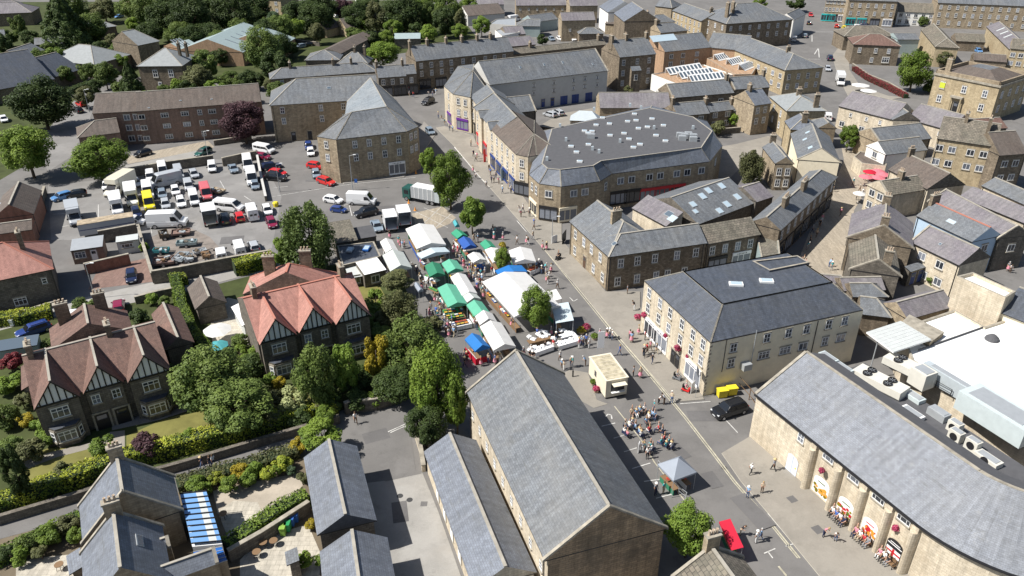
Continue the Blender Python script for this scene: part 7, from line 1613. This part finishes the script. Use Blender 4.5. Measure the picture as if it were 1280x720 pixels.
# lane-yard clutter: trailers, boats and timber
for i,(p,sz,mt,rz,l,nm)in enumerate([((4,905,445),(3.2,2.2,.5),'block_paving',.3,'rusty flat load at the top of the cluttered yard','flatbed_trailer'),((4,935,500),(3.4,1.6,.8),'metal_teal',.2,'green boat-shaped trailer in the cluttered yard','boat_trailer'),((4,820,590),(3.4,2.6,.6),'block_paving',.3,'brown-topped trailer in the yard corner','flatbed_trailer'),((4,808,538),(2.6,1.2,.9),'canvas_teal',.1,'small trailer with a teal cover','covered_trailer'),((4,820,460),(1.6,2.4,1.3),'bark',.5,'heap of scrap timber and bags in the yard','scrap_heap'),((4,905,570),(1.8,3.0,.7),'galv',-.1,'pale grey frame trailer in the yard','frame_trailer'),((4,945,575),(1.2,2.6,.7),'metal_grey',.3,'second grey frame trailer in the yard','frame_trailer'),((4,1000,540),(2.2,1.4,.5),'metal_grey',.6,'low grey trailer near the long wall','frame_trailer'),((4,1030,560),(1.2,2.4,.6),'wood',.4,'brown trailer near the long wall','frame_trailer'),((4,890,405),(3.0,.8,.5),'metal_grey',.2,'grey trailer ramp beside the long high-roofed van','trailer_ramp'),((4,1085,235),(3.2,2.0,.3),'stained_top',-.5,'empty brown flat trailer beside the pinkish-red van','flatbed_trailer')]):
    P=at(p,.4);root=thing(nm,(P.x,P.y,0),l,'trailer' if 'trailer' in nm else 'heap',None,rz);m=MB();sx,sy,sz_=sz;rr=random.Random(i)
    m.box((-sx/2,-sy/2,.45),(sx,0,0),(0,sy,0),(0,0,.12),mt);
    for o_,X_,Y_ in(((-sx/2,-sy/2,.57),(sx,0,0),(0,.06,0)),((-sx/2,sy/2-.06,.57),(sx,0,0),(0,.06,0)),((-sx/2,-sy/2,.57),(.06,0,0),(0,sy,0)),((sx/2-.06,-sy/2,.57),(.06,0,0),(0,sy,0))):m.box(o_,X_,Y_,(0,0,sz_*.5),mt)
    m.box((sx/2,-.04,.45),(1.1,0,0),(0,.08,0),(0,0,.08),'trim');part(m,'bed',root)
    m=MB()
    for k in range(7):m.cbox((rr.uniform(-.35,.35)*sx,rr.uniform(-.35,.35)*sy,.57+sz_*.2+rr.random()*.2),rr.uniform(.3,1.2),rr.uniform(.15,.5),rr.uniform(.1,.4),rr.choice(['bark','metal_grey','wood','galv','stone_grey',mt]),rr.random()*3)
    part(m,'load',root)
    for s in(-1,1):o=bpy.data.objects.new('wheel',WHEEL);COL.objects.link(o);o.parent=root;o.location=(0,s*(sy/2+.12),.32)
# roof plant on the store
def fanunit(label,p,q,h,n,w=2.2,ht=1.2):
    A,B=at(p,h+ht),at(q,h+ht);X=B-A;L=X.length;X.normalize();Y=Vector((-X.y,X.x,0));root=thing('air_handling_unit',(A.x,A.y,h),label,'roof plant');Z=Vector((0,0,1));A=Vector((A.x,A.y,h))
    m=MB();m.box(A-Y*w/2+Z*.25,X*L,Y*w,Z*(ht-.25),'plant_cream');m.box(A-Y*w*.4,X*L,Y*w*.8,Z*.25,'metal_grey');wbuild(m,'casing',root)
    for i in range(n):
        for s in(-1,1):
            c=A+X*(L*(i+.6)/(n+.35))+Y*s*w*.24+Z*ht;m=MB();m.lathe(c,[(.52,0),(.52,.22),(.46,.24),(.44,.06),(.12,.04),(.1,.18),(0,.2)],'black',16);[m.box(c+Z*.16-X*.02,Vector((math.cos(a),math.sin(a),0))*.44,Vector((-math.sin(a),math.cos(a),0))*.05,Z*.01,'metal_grey')for a in(0,1.05,2.1,3.14,4.2,5.2)];wbuild(m,'fan',root)
plain('plant_cream',(.62,.60,.53),.5,var=.06)
fanunit('nearer of the two long cream fan units beside the curved roof',(1072,458),(1132,488),4.4,2);fanunit('farther of the two long cream fan units, under the white canopy',(1110,442),(1172,472),4.4,2)
for i,(p,sx,sy,sz,l,mt)in enumerate([((11,770,450),2.2,2,2.2,'tall cream plant box beside the fan units','plant_cream'),((11,945,500),9,1.0,2.0,'long grey louvred screen at the edge of the white roof','galv'),((11,1150,640),8,3.6,2.4,'large pale green duct housing','metal_pale2'),((11,860,610),2.2,1.2,.9,'low grey duct below the screen','metal_grey'),((11,940,680),1.4,.9,1.3,'first cream condenser in the row','plant_cream'),((15,945,5),1.4,.9,1.3,'second cream condenser in the row','plant_cream'),((15,1030,50),1.4,.9,1.3,'third cream condenser in the row','plant_cream'),((15,1110,110),2.6,1.2,.6,'low cream tray at the end of the condensers','plant_cream'),((11,730,600),2.6,1.0,.5,'white framed skylight box beside the walkway','white_paint'),((11,740,520),2.2,1.2,.5,'pale green flat duct','metal_pale2'),((11,300,355),2.4,1.1,1.4,'rear pale tank behind the ridge','metal_pale2'),((11,375,400),2.4,1.1,1.2,'front pale tank behind the ridge','metal_pale2')]):
    P=at(p,5.4);root=thing('plant_unit',(P.x,P.y,4.41),l,'roof plant',None,math.atan2(H['d0'].y,H['d0'].x));m=MB();m.cbox((0,0,sz/2),sx,sy,sz,mt);part(m,'casing',root);m=MB();m.cbox((0,0,sz+.04),sx*.8,sy*.7,.06,'metal_grey');part(m,'grille',root)
    if 'condenser' in l:m=MB();c=(0,-sy/2-.02,sz/2);m.tube((0,-sy/2+.02,sz/2),(0,-sy/2-.04,sz/2),.45,.45,'black',14);part(m,'fan',root)
fence('grey handrail beside the roof plant',[(11,650,560),(11,860,690)],1.0,1.5)
for o in list(bpy.data.objects):
    if o.get('label')=='grey handrail beside the roof plant':
        o.location.z+=4.4
# ------------------------------------------------------------------ people
for n_,c in dict(skin=(.50,.30,.21),skin2=(.40,.23,.15),c_white=(.75,.75,.73),c_red=(.5,.03,.04),c_blue=(.05,.13,.42),c_navy=(.02,.03,.08),c_black=(.015,.015,.018),c_grey=(.25,.26,.28),c_pink=(.65,.25,.32),c_green=(.05,.25,.12),c_teal=(.05,.35,.38),c_beige=(.48,.40,.28),c_sky=(.25,.42,.62),c_yellow=(.7,.5,.06),c_orange=(.7,.25,.05),c_denim=(.08,.12,.22),c_brown=(.12,.07,.04),hair_dark=(.03,.02,.015),hair_brown=(.10,.06,.03),hair_grey=(.45,.44,.42),hair_fair=(.35,.25,.12),hat_white=(.78,.76,.70),hat_straw=(.55,.42,.22),shoe=(.03,.03,.03),eye=(.02,.02,.02)).items():plain(n_,c,.8)
def skeleton(pose):
    J={'pel':(0,0,.93),'spi':(0,-.01,1.13),'che':(0,0,1.34),'nec':(0,.01,1.47),'chi':(0,.015,1.53),'hea':(0,.02,1.62),'top':(0,.01,1.69)}
    for s,k in((-1,'l'),(1,'r')):
        J.update({'sh'+k:(s*.17,0,1.41),'el'+k:(s*.23,-.02,1.13),'wr'+k:(s*.24,.05,.90),'ha'+k:(s*.24,.08,.82),'hi'+k:(s*.09,0,.90),'kn'+k:(s*.10,.02,.49),'an'+k:(s*.10,-.02,.09),'to'+k:(s*.11,.13,.035)})
    def off(names,d):
        for n_ in names:J[n_]=tuple(a+b for a,b in zip(J[n_],d))
    if pose=='walk':
        J['knl']=(-.10,.16,.51);J['anl']=(-.10,.24,.12);J['tol']=(-.11,.38,.08);J['knr']=(.10,-.05,.49);J['anr']=(.10,-.30,.14);J['tor']=(.11,-.20,.04)
        J['ell']=(-.22,-.15,1.16);J['wrl']=(-.22,-.16,.93);J['hal']=(-.22,-.14,.85);J['elr']=(.22,.08,1.14);J['wrr']=(.21,.25,.98);J['har']=(.21,.31,.93)
    if pose=='bend':
        for n_ in('spi','che','nec','chi','hea','top','shl','shr','ell','elr','wrl','wrr','hal','har'):
            x,y,z=J[n_];a=.6;dy,dz=y,z-.93;J[n_]=(x,dy*math.cos(a)+dz*math.sin(a),.93+dz*math.cos(a)-dy*math.sin(a))
        for k in 'lr':x,y,z=J['el'+k];J['wr'+k]=(x*.8,y+.22,z-.06);J['ha'+k]=(x*.75,y+.31,z-.06)
    if pose=='hold':
        for s,k in((-1,'l'),(1,'r')):J['el'+k]=(s*.23,.03,1.13);J['wr'+k]=(s*.14,.24,1.15);J['ha'+k]=(s*.10,.31,1.17)
    if pose=='sit':
        for n_ in J:x,y,z=J[n_];J[n_]=(x,y-.0,z-.42)if n_[:2]not in('kn','an','to')else J[n_]
        for s,k in((-1,'l'),(1,'r')):J['kn'+k]=(s*.12,.42,.50);J['an'+k]=(s*.12,.44,.09);J['to'+k]=(s*.13,.58,.035);J['el'+k]=(s*.24,.05,.74);J['wr'+k]=(s*.16,.27,.62);J['ha'+k]=(s*.12,.35,.60)
    return J
EDG=[('pel','spi'),('spi','che'),('che','nec'),('nec','chi'),('chi','hea'),('hea','top')]+[(a+k,b+k)if a not in('che','pel')else(a,b+k)for k in 'lr' for a,b in(('che','sh'),('sh','el'),('el','wr'),('wr','ha'),('pel','hi'),('hi','kn'),('kn','an'),('an','to'))]
RAD={'pel':(.15,.11),'spi':(.135,.10),'che':(.16,.115),'nec':(.055,.06),'chi':(.07,.08),'hea':(.082,.10),'top':(.055,.065),'sh':(.065,.065),'el':(.047,.047),'wr':(.03,.03),'ha':(.034,.022),'hi':(.095,.10),'kn':(.065,.065),'an':(.042,.045),'to':(.038,.03)}
def person_proto(pose,skirt=False):
    J=skeleton(pose);names=['pel']+[n for n in J if n!='pel'];ix={n:i for i,n in enumerate(names)}
    me=bpy.data.meshes.new('p');me.from_pydata([J[n]for n in names],[(ix[a],ix[b])for a,b in EDG],[]);ob=bpy.data.objects.new('p',me);COL.objects.link(ob)
    md=ob.modifiers.new('s','SKIN');
    sv_=me.skin_vertices[0].data
    for n in names:r=RAD.get(n)or RAD[n[:2]];sv_[ix[n]].radius=r;sv_[ix[n]].use_root=(n=='pel')
    md.use_smooth_shade=True;sb=ob.modifiers.new('b','SUBSURF');sb.levels=1;sb.render_levels=1
    dg=bpy.context.evaluated_depsgraph_get();dg.update();out=bpy.data.meshes.new_from_object(ob.evaluated_get(dg));bpy.data.objects.remove(ob)
    out.name='person_'+pose
    bm=bmesh.new();bm.from_mesh(out)
    # fingers, thumb, nose and ears grown into the same body
    def tube(p,q,r0,r1,n=5):
        p,q=Vector(p),Vector(q);d=(q-p).normalized();a=d.orthogonal().normalized();b=d.cross(a);R0=[bm.verts.new(p+(a*math.cos(2*PI*k/n)+b*math.sin(2*PI*k/n))*r0)for k in range(n)];R1=[bm.verts.new(q+(a*math.cos(2*PI*k/n)+b*math.sin(2*PI*k/n))*r1)for k in range(n)]
        for k in range(n):bm.faces.new((R0[k],R0[(k+1)%n],R1[(k+1)%n],R1[k]))
        bm.faces.new(R1)
    for s,k in((-1,'l'),(1,'r')):
        h,w=Vector(J['ha'+k]),Vector(J['wr'+k]);d=(h-w).normalized();sd=Vector((0,1,0))if abs(d.z)>.6 else Vector((1,0,0));sd=(sd-d*sd.dot(d)).normalized();pal=d.cross(sd)
        for i,ln in enumerate((.075,.085,.078,.062)):
            b0=h+sd*(i-1.5)*.019+d*.01;b1=b0+d*ln*.6+pal*.006;tube(b0,b1,.0095,.0085);tube(b1,b1+d*ln*.4+pal*.022*(-1 if d.z<-.6 else 1)*s,.0085,.006)
        tube(h-d*.03+sd*.03,h+sd*.055+d*.02,.011,.008)
    hc=Vector(J['hea']);f=Vector((0,1,0))if pose!='bend' else Vector((0,math.cos(.6),-math.sin(.6)));u=f.cross(Vector((-1,0,0)));u=u if u.z>0 else-u
    tube(hc+f*.085,hc+f*.122-u*.03,.010,.016);[tube(hc+Vector((s*.075,0,0)),hc+Vector((s*.098,-.01,0)),.026,.018)for s in(-1,1)]
    eyes=[hc+f*.098+u*.012+Vector((s*.032,0,0))for s in(-1,1)]
    bm.to_mesh(out);bm.free()
    ms=['skin','c_white','c_denim','shoe'];out.materials.clear();[out.materials.append(M(x))for x in ms]
    segs=[(Vector(J[a]),Vector(J[b]),a,b)for a,b in EDG]
    for p in out.polygons:
        c=p.center;best=None
        for a,b,na,nb in segs:
            t=max(0,min(1,(c-a).dot(b-a)/(b-a).length_squared));d=(c-(a+(b-a)*t)).length
            if best is None or d<best[0]:best=(d,na,nb,t)
        na,nb,t=best[1:];k=1
        if nb in('nec',):k=1 if t<.75 else 0
        elif nb in('chi','hea','top'):k=0
        elif nb[:2]=='el':k=1 if t<.7 else 0
        elif nb[:2]in('wr','ha'):k=0
        elif nb[:2]in('hi','kn'):k=2
        elif nb[:2]=='an':k=2
        elif nb[:2]=='to':k=3
        elif nb=='spi' and t<.35:k=2
        if na in('hal','har'):k=0
        p.material_index=k
    out.polygons.foreach_set('use_smooth',[True]*len(out.polygons))
    # hair and hat shapes
    def cap(kind):
        m=MB();r=.108;n=12;rows=[(1.0,-.25),(1.02,0),(.98,.35),(.75,.75),(.4,.98),(0,1.06)]
        if kind=='hat':rows=[(1.9,.22),(1.95,.26),(1.12,.34),(1.08,.75),(.8,1.1),(0,1.16)]
        m.lathe((0,0,0),[(a*r,b*r*1.15)for a,b in rows],'hair_brown' if kind=='hair' else 'hat_white',n)
        if kind=='hair':[m.lathe(e-hc,[(0,-.008),(.009,0),(0,.008)],'eye',6)for e in eyes]
        o_=hc-f*(.022 if kind=='hair' else 0)+u*.02
        R3=Matrix((Vector((1,0,0)),f,u)).transposed()
        k_=6*12 if kind=='hair' else len(m.v)
        m.v=[tuple((R3@Vector(v)+o_)if i<k_ else Vector(v)+hc)for i,v in enumerate(m.v)]
        return m.mesh(kind,smooth=True)
    sk=None
    if skirt:
        m=MB();m.lathe((0,0,0),[(.17,.98),(.19,.9),(.23,.7),(.27,.50)],'c_pink',14);sk=m.mesh('skirt',smooth=True)
    return out,cap('hair'),cap('hat'),sk
PP={k:person_proto(k)for k in('stand','walk','bend','hold','sit')};PP['skirt']=person_proto('stand',True)
m=MB();m.box((-.22,-.24,.44),(.44,0,0),(0,.46,0),(0,0,.03),'c_navy');SEAT=m.mesh('seat');m=MB();m.box((-.22,-.28,.5),(.44,0,0),(0,.03,0),(0,0,.38),'c_navy');BACK=m.mesh('backrest')
m=MB();m.tube((0,0,0),(0,0,.46),.014,.014,'metal_grey',5);CLEG=m.mesh('leg')
TOPS=['white','white','white','grey','navy','black','grey','pink','red','blue','beige','sky','white','teal','beige','black'];BOT=['denim','navy','black','beige','grey','brown','white']
RP=random.Random(21);USED={}
PW={'stand':'standing','walk':'walking','bend':'leaning forward','hold':'standing with hands together','sit':'sitting','skirt':'standing in a pink skirt'}
NP=[0]
def person(p,where,pose=None,top=None,bot=None,face=None,z=.0,P=None,near=None):
    NP[0]+=1
    P=P or at(p,z);P=Vector((P.x,P.y,z));pose=pose or RP.choice(['stand','walk','walk','hold','bend','stand','skirt']);top=top or RP.choice(TOPS);bot=bot or RP.choice(BOT)
    if face is None:rz=RP.random()*6.28
    else:rz=face
    hat=RP.random()<.28;hr=RP.choice(['dark','brown','grey','grey','fair']);hcol=RP.choice(['white','straw'])
    for _ in range(14):
        lab='person %s in %s top and %s %s, %s %s'%(PW[pose],top,bot,'trousers' if pose!='skirt' else 'shoes','with a %s hat'%hcol if hat else 'with %s hair'%hr,where)
        if lab not in USED:break
        top,bot=RP.choice(TOPS),RP.choice(BOT)
    USED[lab]=1
    if len(lab.split())>16:lab=lab.replace(' top and',' and').replace(' trousers','').replace(' shoes','');lab=' '.join(lab.split()[:16])
    root=thing('person',tuple(P),lab,'person','people '+where,rz);s=RP.uniform(.93,1.07);root.scale=(s,s,s)
    bd,ha,ht,sk=PP[pose]
    o=bpy.data.objects.new('body',bd);COL.objects.link(o);o.parent=root
    for i,mt in enumerate(('skin' if RP.random()<.85 else 'skin2','c_'+top,'c_'+bot if pose!='skirt' else 'skin','shoe')):o.material_slots[i].link='OBJECT';o.material_slots[i].material=M(mt)
    h=bpy.data.objects.new('hair',ha);COL.objects.link(h);h.parent=root;h.material_slots[0].link='OBJECT';h.material_slots[0].material=M('hair_'+hr)
    if hat:h=bpy.data.objects.new('hat',ht);COL.objects.link(h);h.parent=root;h.material_slots[0].link='OBJECT';h.material_slots[0].material=M('hat_'+hcol)
    if sk:h=bpy.data.objects.new('skirt',sk);COL.objects.link(h);h.parent=root
    return root
def chair(P,rz,where):
    root=thing('folding_chair',tuple(P),'dark folding chair '+where,'chair','folding chairs '+where,rz)
    for n_,me,lc in(('seat',SEAT,(0,0,0)),('backrest',BACK,(0,0,0)),('leg',CLEG,(-.2,.2,0)),('leg',CLEG,(.2,.2,0)),('leg',CLEG,(-.2,-.24,0)),('leg',CLEG,(.2,-.24,0))):o=bpy.data.objects.new(n_,me);COL.objects.link(o);o.parent=root;o.location=lc
def crowd(where,pts,z=0.,**k):
    for p in pts:person(p,where,z=z,**k)
def c8(x0,y0,*a):return[(x0+a[i]/8,y0+a[i+1]/8)for i in range(0,len(a),2)]
# the seated crowd by the hall
cc=at((806,540),0)
for i,p in enumerate(c8(740,500,395,160,440,165,475,140,520,125,565,205,600,175,540,250,330,290,370,300,320,355,400,260,430,310,470,360,660,320,700,345,690,460,740,490,790,500,720,420,515,500,580,500,600,520,560,550,570,340,350,380,620,190,490,385,765,450)):
    P=at(p,0);a=math.atan2(cc.y-P.y,cc.x-P.x)-PI/2+RP.uniform(-.7,.7);tp=RP.choice(['white','white','white','sky','red','grey','beige','teal','pink'])
    person(None,'in the seated crowd beside the great hall','sit',top=tp,face=a,P=P,z=.0);chair(P,a,'under the seated crowd beside the great hall')
crowd('among the seated crowd beside the great hall',c8(740,500,615,110,550,590,500,525),pose='stand')
crowd('crossing the road in front of the seated crowd',c8(740,430,665,600,720,605,795,595),pose='bend')
crowd('on the road near the grey gazebo',[(966,589)],pose='walk');crowd('between the parking bays',[(819,619),(829,617)],pose='stand')
crowd('on the pavement edge by the curved hall',[(938,593),(952,616),(934,622),(1029,671),(1044,676)],z=.11);crowd('on the road at the bottom right',[(925,669),(945,679),(950,675)])
for bi,c in enumerate(BEN):
    wh=['on the bench under the green vegetable poster','on the bench under the red pepper poster','on the bench under the dark poster'][bi]
    for k in range(4 if bi<2 else 3):
        o=H['d0']*(-.75+k*.5);q=c+o-H['fn']*.22;person(None,wh,'sit',top=['white','blue','white','navy','pink','white','red','grey','pink','white','black'][bi*4+k],face=math.atan2(H['fn'].y,H['fn'].x)-PI/2,P=q,z=.11)
crowd('on the road between the kiosk and the hotel',c8(740,430,275,115,412,325,480,340)+[(787,425)]);crowd('on the pavement outside the cream hotel',c8(740,430,600,195,515,130,545,100,580,70)+[(790,427),(805,444),(812,434),(815,424),(798,418),(806,425),(793,388),(784,367),(820,442),(789,428)],z=.11)
crowd('near the kiosk on the market side',c8(640,390,480,495,500,570,515,585,590,545,735,540,605,555));crowd('on the road beyond the linen tables',c8(640,390,875,265,950,260,1000,280,975,265));crowd('shopping at the end of the linen tables',c8(640,390,670,365,712,345,770,365,740,330,690,340));crowd('shopping along the linen tables',c8(640,390,410,370,440,300,330,390,390,240,250,250));crowd('at the corner of the great hall by the linen tables',c8(640,390,115,455,175,475,205,500,190,430))
crowd('on the pavement outside the rounded shop corner',c8(600,250,395,125,430,120,495,165,537,265,530,395,540,300,665,500,625,495,410,170),z=.11);crowd('on the road beside the tree shadow',c8(600,250,370,445,465,440,150,350,480,450,130,330,230,400));crowd('on the market street edge by the white stall',c8(600,330,615,100,655,130,690,150,680,205,710,80,640,80,665,180,775,250,590,40,560,60))
crowd('in the open space left of the round tree',c8(600,330,315,630,70,320,50,330));crowd('in the aisle between the market stalls',c8(500,330,680,110,740,180,790,170,780,250,830,250,870,335,835,345,850,130,920,110,740,60,700,70,760,200,800,210,760,120,810,300,720,140,690,150,820,200,850,280,770,260,640,40,720,60,810,130))
crowd('at the left edge of the market by the hedge',c8(500,330,210,205,240,240,290,215,150,70,200,180,270,260,220,260,170,110,350,380,380,420));crowd('shopping around the open-air vegetable tables',c8(500,330,340,560,380,560,420,505,470,485,430,640,480,640,490,710,540,705,300,530,270,545,750,640,720,545,400,470,440,460,360,520,450,600,520,600,310,470,320,560,410,440,560,690,770,660,460,700))
crowd('between the marquee and the willow tents',c8(480,250,150,445,185,490,60,385,165,470,210,480));crowd('in front of the pale blue-white canopy',c8(480,250,345,600,370,640,460,585,560,570,600,565,650,560,520,600,690,540,740,540,720,580,700,500));crowd('beside the green and royal blue stalls',c8(480,250,900,425,940,425,780,650,840,610,1000,700,800,680,760,620,1110,345,1100,400,1030,570,880,640,920,650))
crowd('in front of the blue stall with the red skirt',c8(520,390,510,490,500,450,650,540,725,515,790,525,840,515,490,560));crowd('on the shaded pavement beside the hedge',c8(520,390,330,250,380,250,350,200))
crowd('along the market street pavement',c8(580,160,70,185,95,290,120,335,90,440,265,475,300,545,350,560,225,595,385,655,440,605,470,655,480,600,320,500,130,310,275,550,250,430),z=.11);crowd('stepping off the market street pavement',c8(580,160,120,510))
crowd('at the corner by the purple shopfront',[(552,152),(556,156),(566,165),(562,163),(548,148)],z=.11);crowd('across the junction outside the dark shops',[(517,122),(512,121),(541,120),(545,118),(536,120)])
crowd('on the footpath behind the garages',[(254,586),(264,584),(268,583)],pose='walk');crowd('on the side road below the hedge',[(445,530)],pose='walk',top='white')
crowd('on the sunlit shopping street',[(1039,338),(1036,334),(1050,270),(1004,330),(1006,334)]);crowd('in the shade of the slate terrace',[(1027,278),(1020,297),(1012,304),(1030,262),(1033,250),(1024,285),(1015,292),(1040,240),(1008,312),(1043,228)]);crowd('outside the pub',[(1070,250),(1077,247),(1074,240),(1080,226),(1092,228),(1099,232),(1066,232)]);crowd('outside the brown gable at the right edge',[(1245,335),(1259,339),(1256,334),(1262,341)]);crowd('outside the stone corner house',[(794,356),(802,355),(791,358)])
# mobility scooters and a cycle
def scooter(label,p,col,rz):
    P=at(p,.11);root=thing('mobility_scooter',tuple(P),label,'scooter',None,rz);m=MB();m.box((-.28,-.55,.18),(.56,0,0),(0,1.05,0),(0,0,.1),col);m.box((-.2,.35,.25),(.4,0,0),(0,.2,0),(0,0,.45),col);part(m,'body',root)
    m=MB();m.box((-.22,-.4,.5),(.44,0,0),(0,.42,0),(0,0,.1),'black');m.box((-.22,-.46,.55),(.44,0,0),(0,.08,0),(0,0,.45),'black');m.tube((0,-.2,.25),(0,-.2,.5),.05,.05,'black',6);part(m,'seat',root);m=MB();m.tube((0,.45,.65),(0,.3,.98),.02,.02,'black',6);m.tube((-.25,.3,.98),(.25,.3,.98),.02,.02,'black',6);part(m,'handlebar',root)
    for x,y in((-.28,-.4),(.28,-.4),(-.2,.5),(.2,.5)):o=bpy.data.objects.new('wheel',WHEEL);COL.objects.link(o);o.parent=root;o.location=(x,y,.14);o.rotation_euler=(0,0,PI/2);o.scale=(.45,.45,.45)
scooter('black mobility scooter on the pavement by the stone corner house',(698,324),'paint_black',2.4);scooter('red mobility scooter near the white pavement sign',(857,489),'paint_red',-2.2);scooter('grey mobility scooter outside the hotel shop',(846,474),'paint_grey',-2.2)
person((698,323),'riding the black mobility scooter','sit','black',P=at((698,323),.11),z=.17,face=2.4);person((846,474),'riding the grey mobility scooter','sit','grey',P=at((846,474),.11),z=.17,face=-2.2);person((857,489),'riding the red mobility scooter','sit','pink',P=at((857,489),.11),z=.17,face=-2.2)
# ------------------------------------------------------------------ camera, sun and sky
cd=bpy.data.cameras.new('camera');cam=bpy.data.objects.new('camera',cd);COL.objects.link(cam)
cam.location=(0,0,CH);cam.rotation_euler=(PI/2-TH,0,0)
cd.sensor_width=36;cd.lens=F/1280*36;cd.clip_end=6000;cd.clip_start=.5
S.camera=cam
sd=Vector((-.97,-.24,0)).normalized();EL=math.radians(51)
sv=Vector((sd.x*math.cos(EL),sd.y*math.cos(EL),math.sin(EL)))
sl=bpy.data.lights.new('sun','SUN');sl.energy=5.0;sl.angle=math.radians(.5);sl.color=(1,.965,.915)
so=bpy.data.objects.new('sun',sl);COL.objects.link(so);so.rotation_euler=sv.to_track_quat('Z','Y').to_euler();so.location=(-200,-100,300)
wd=bpy.data.worlds.new('World');S.world=wd;wd.use_nodes=True;nt=wd.node_tree
sk=nt.nodes.new('ShaderNodeTexSky');sk.sky_type='NISHITA';sk.sun_disc=False;sk.sun_elevation=EL;sk.sun_rotation=math.atan2(sd.x,sd.y)
nt.links.new(sk.outputs[0],nt.nodes['Background'].inputs[0]);nt.nodes['Background'].inputs[1].default_value=.062
S.view_settings.view_transform='Standard';S.view_settings.look='None';S.view_settings.exposure=.5;S.view_settings.gamma=1
S.render.engine='CYCLES';S.cycles.max_bounces=4;S.cycles.diffuse_bounces=2;S.cycles.glossy_bounces=2;S.cycles.transmission_bounces=2;S.cycles.transparent_max_bounces=4
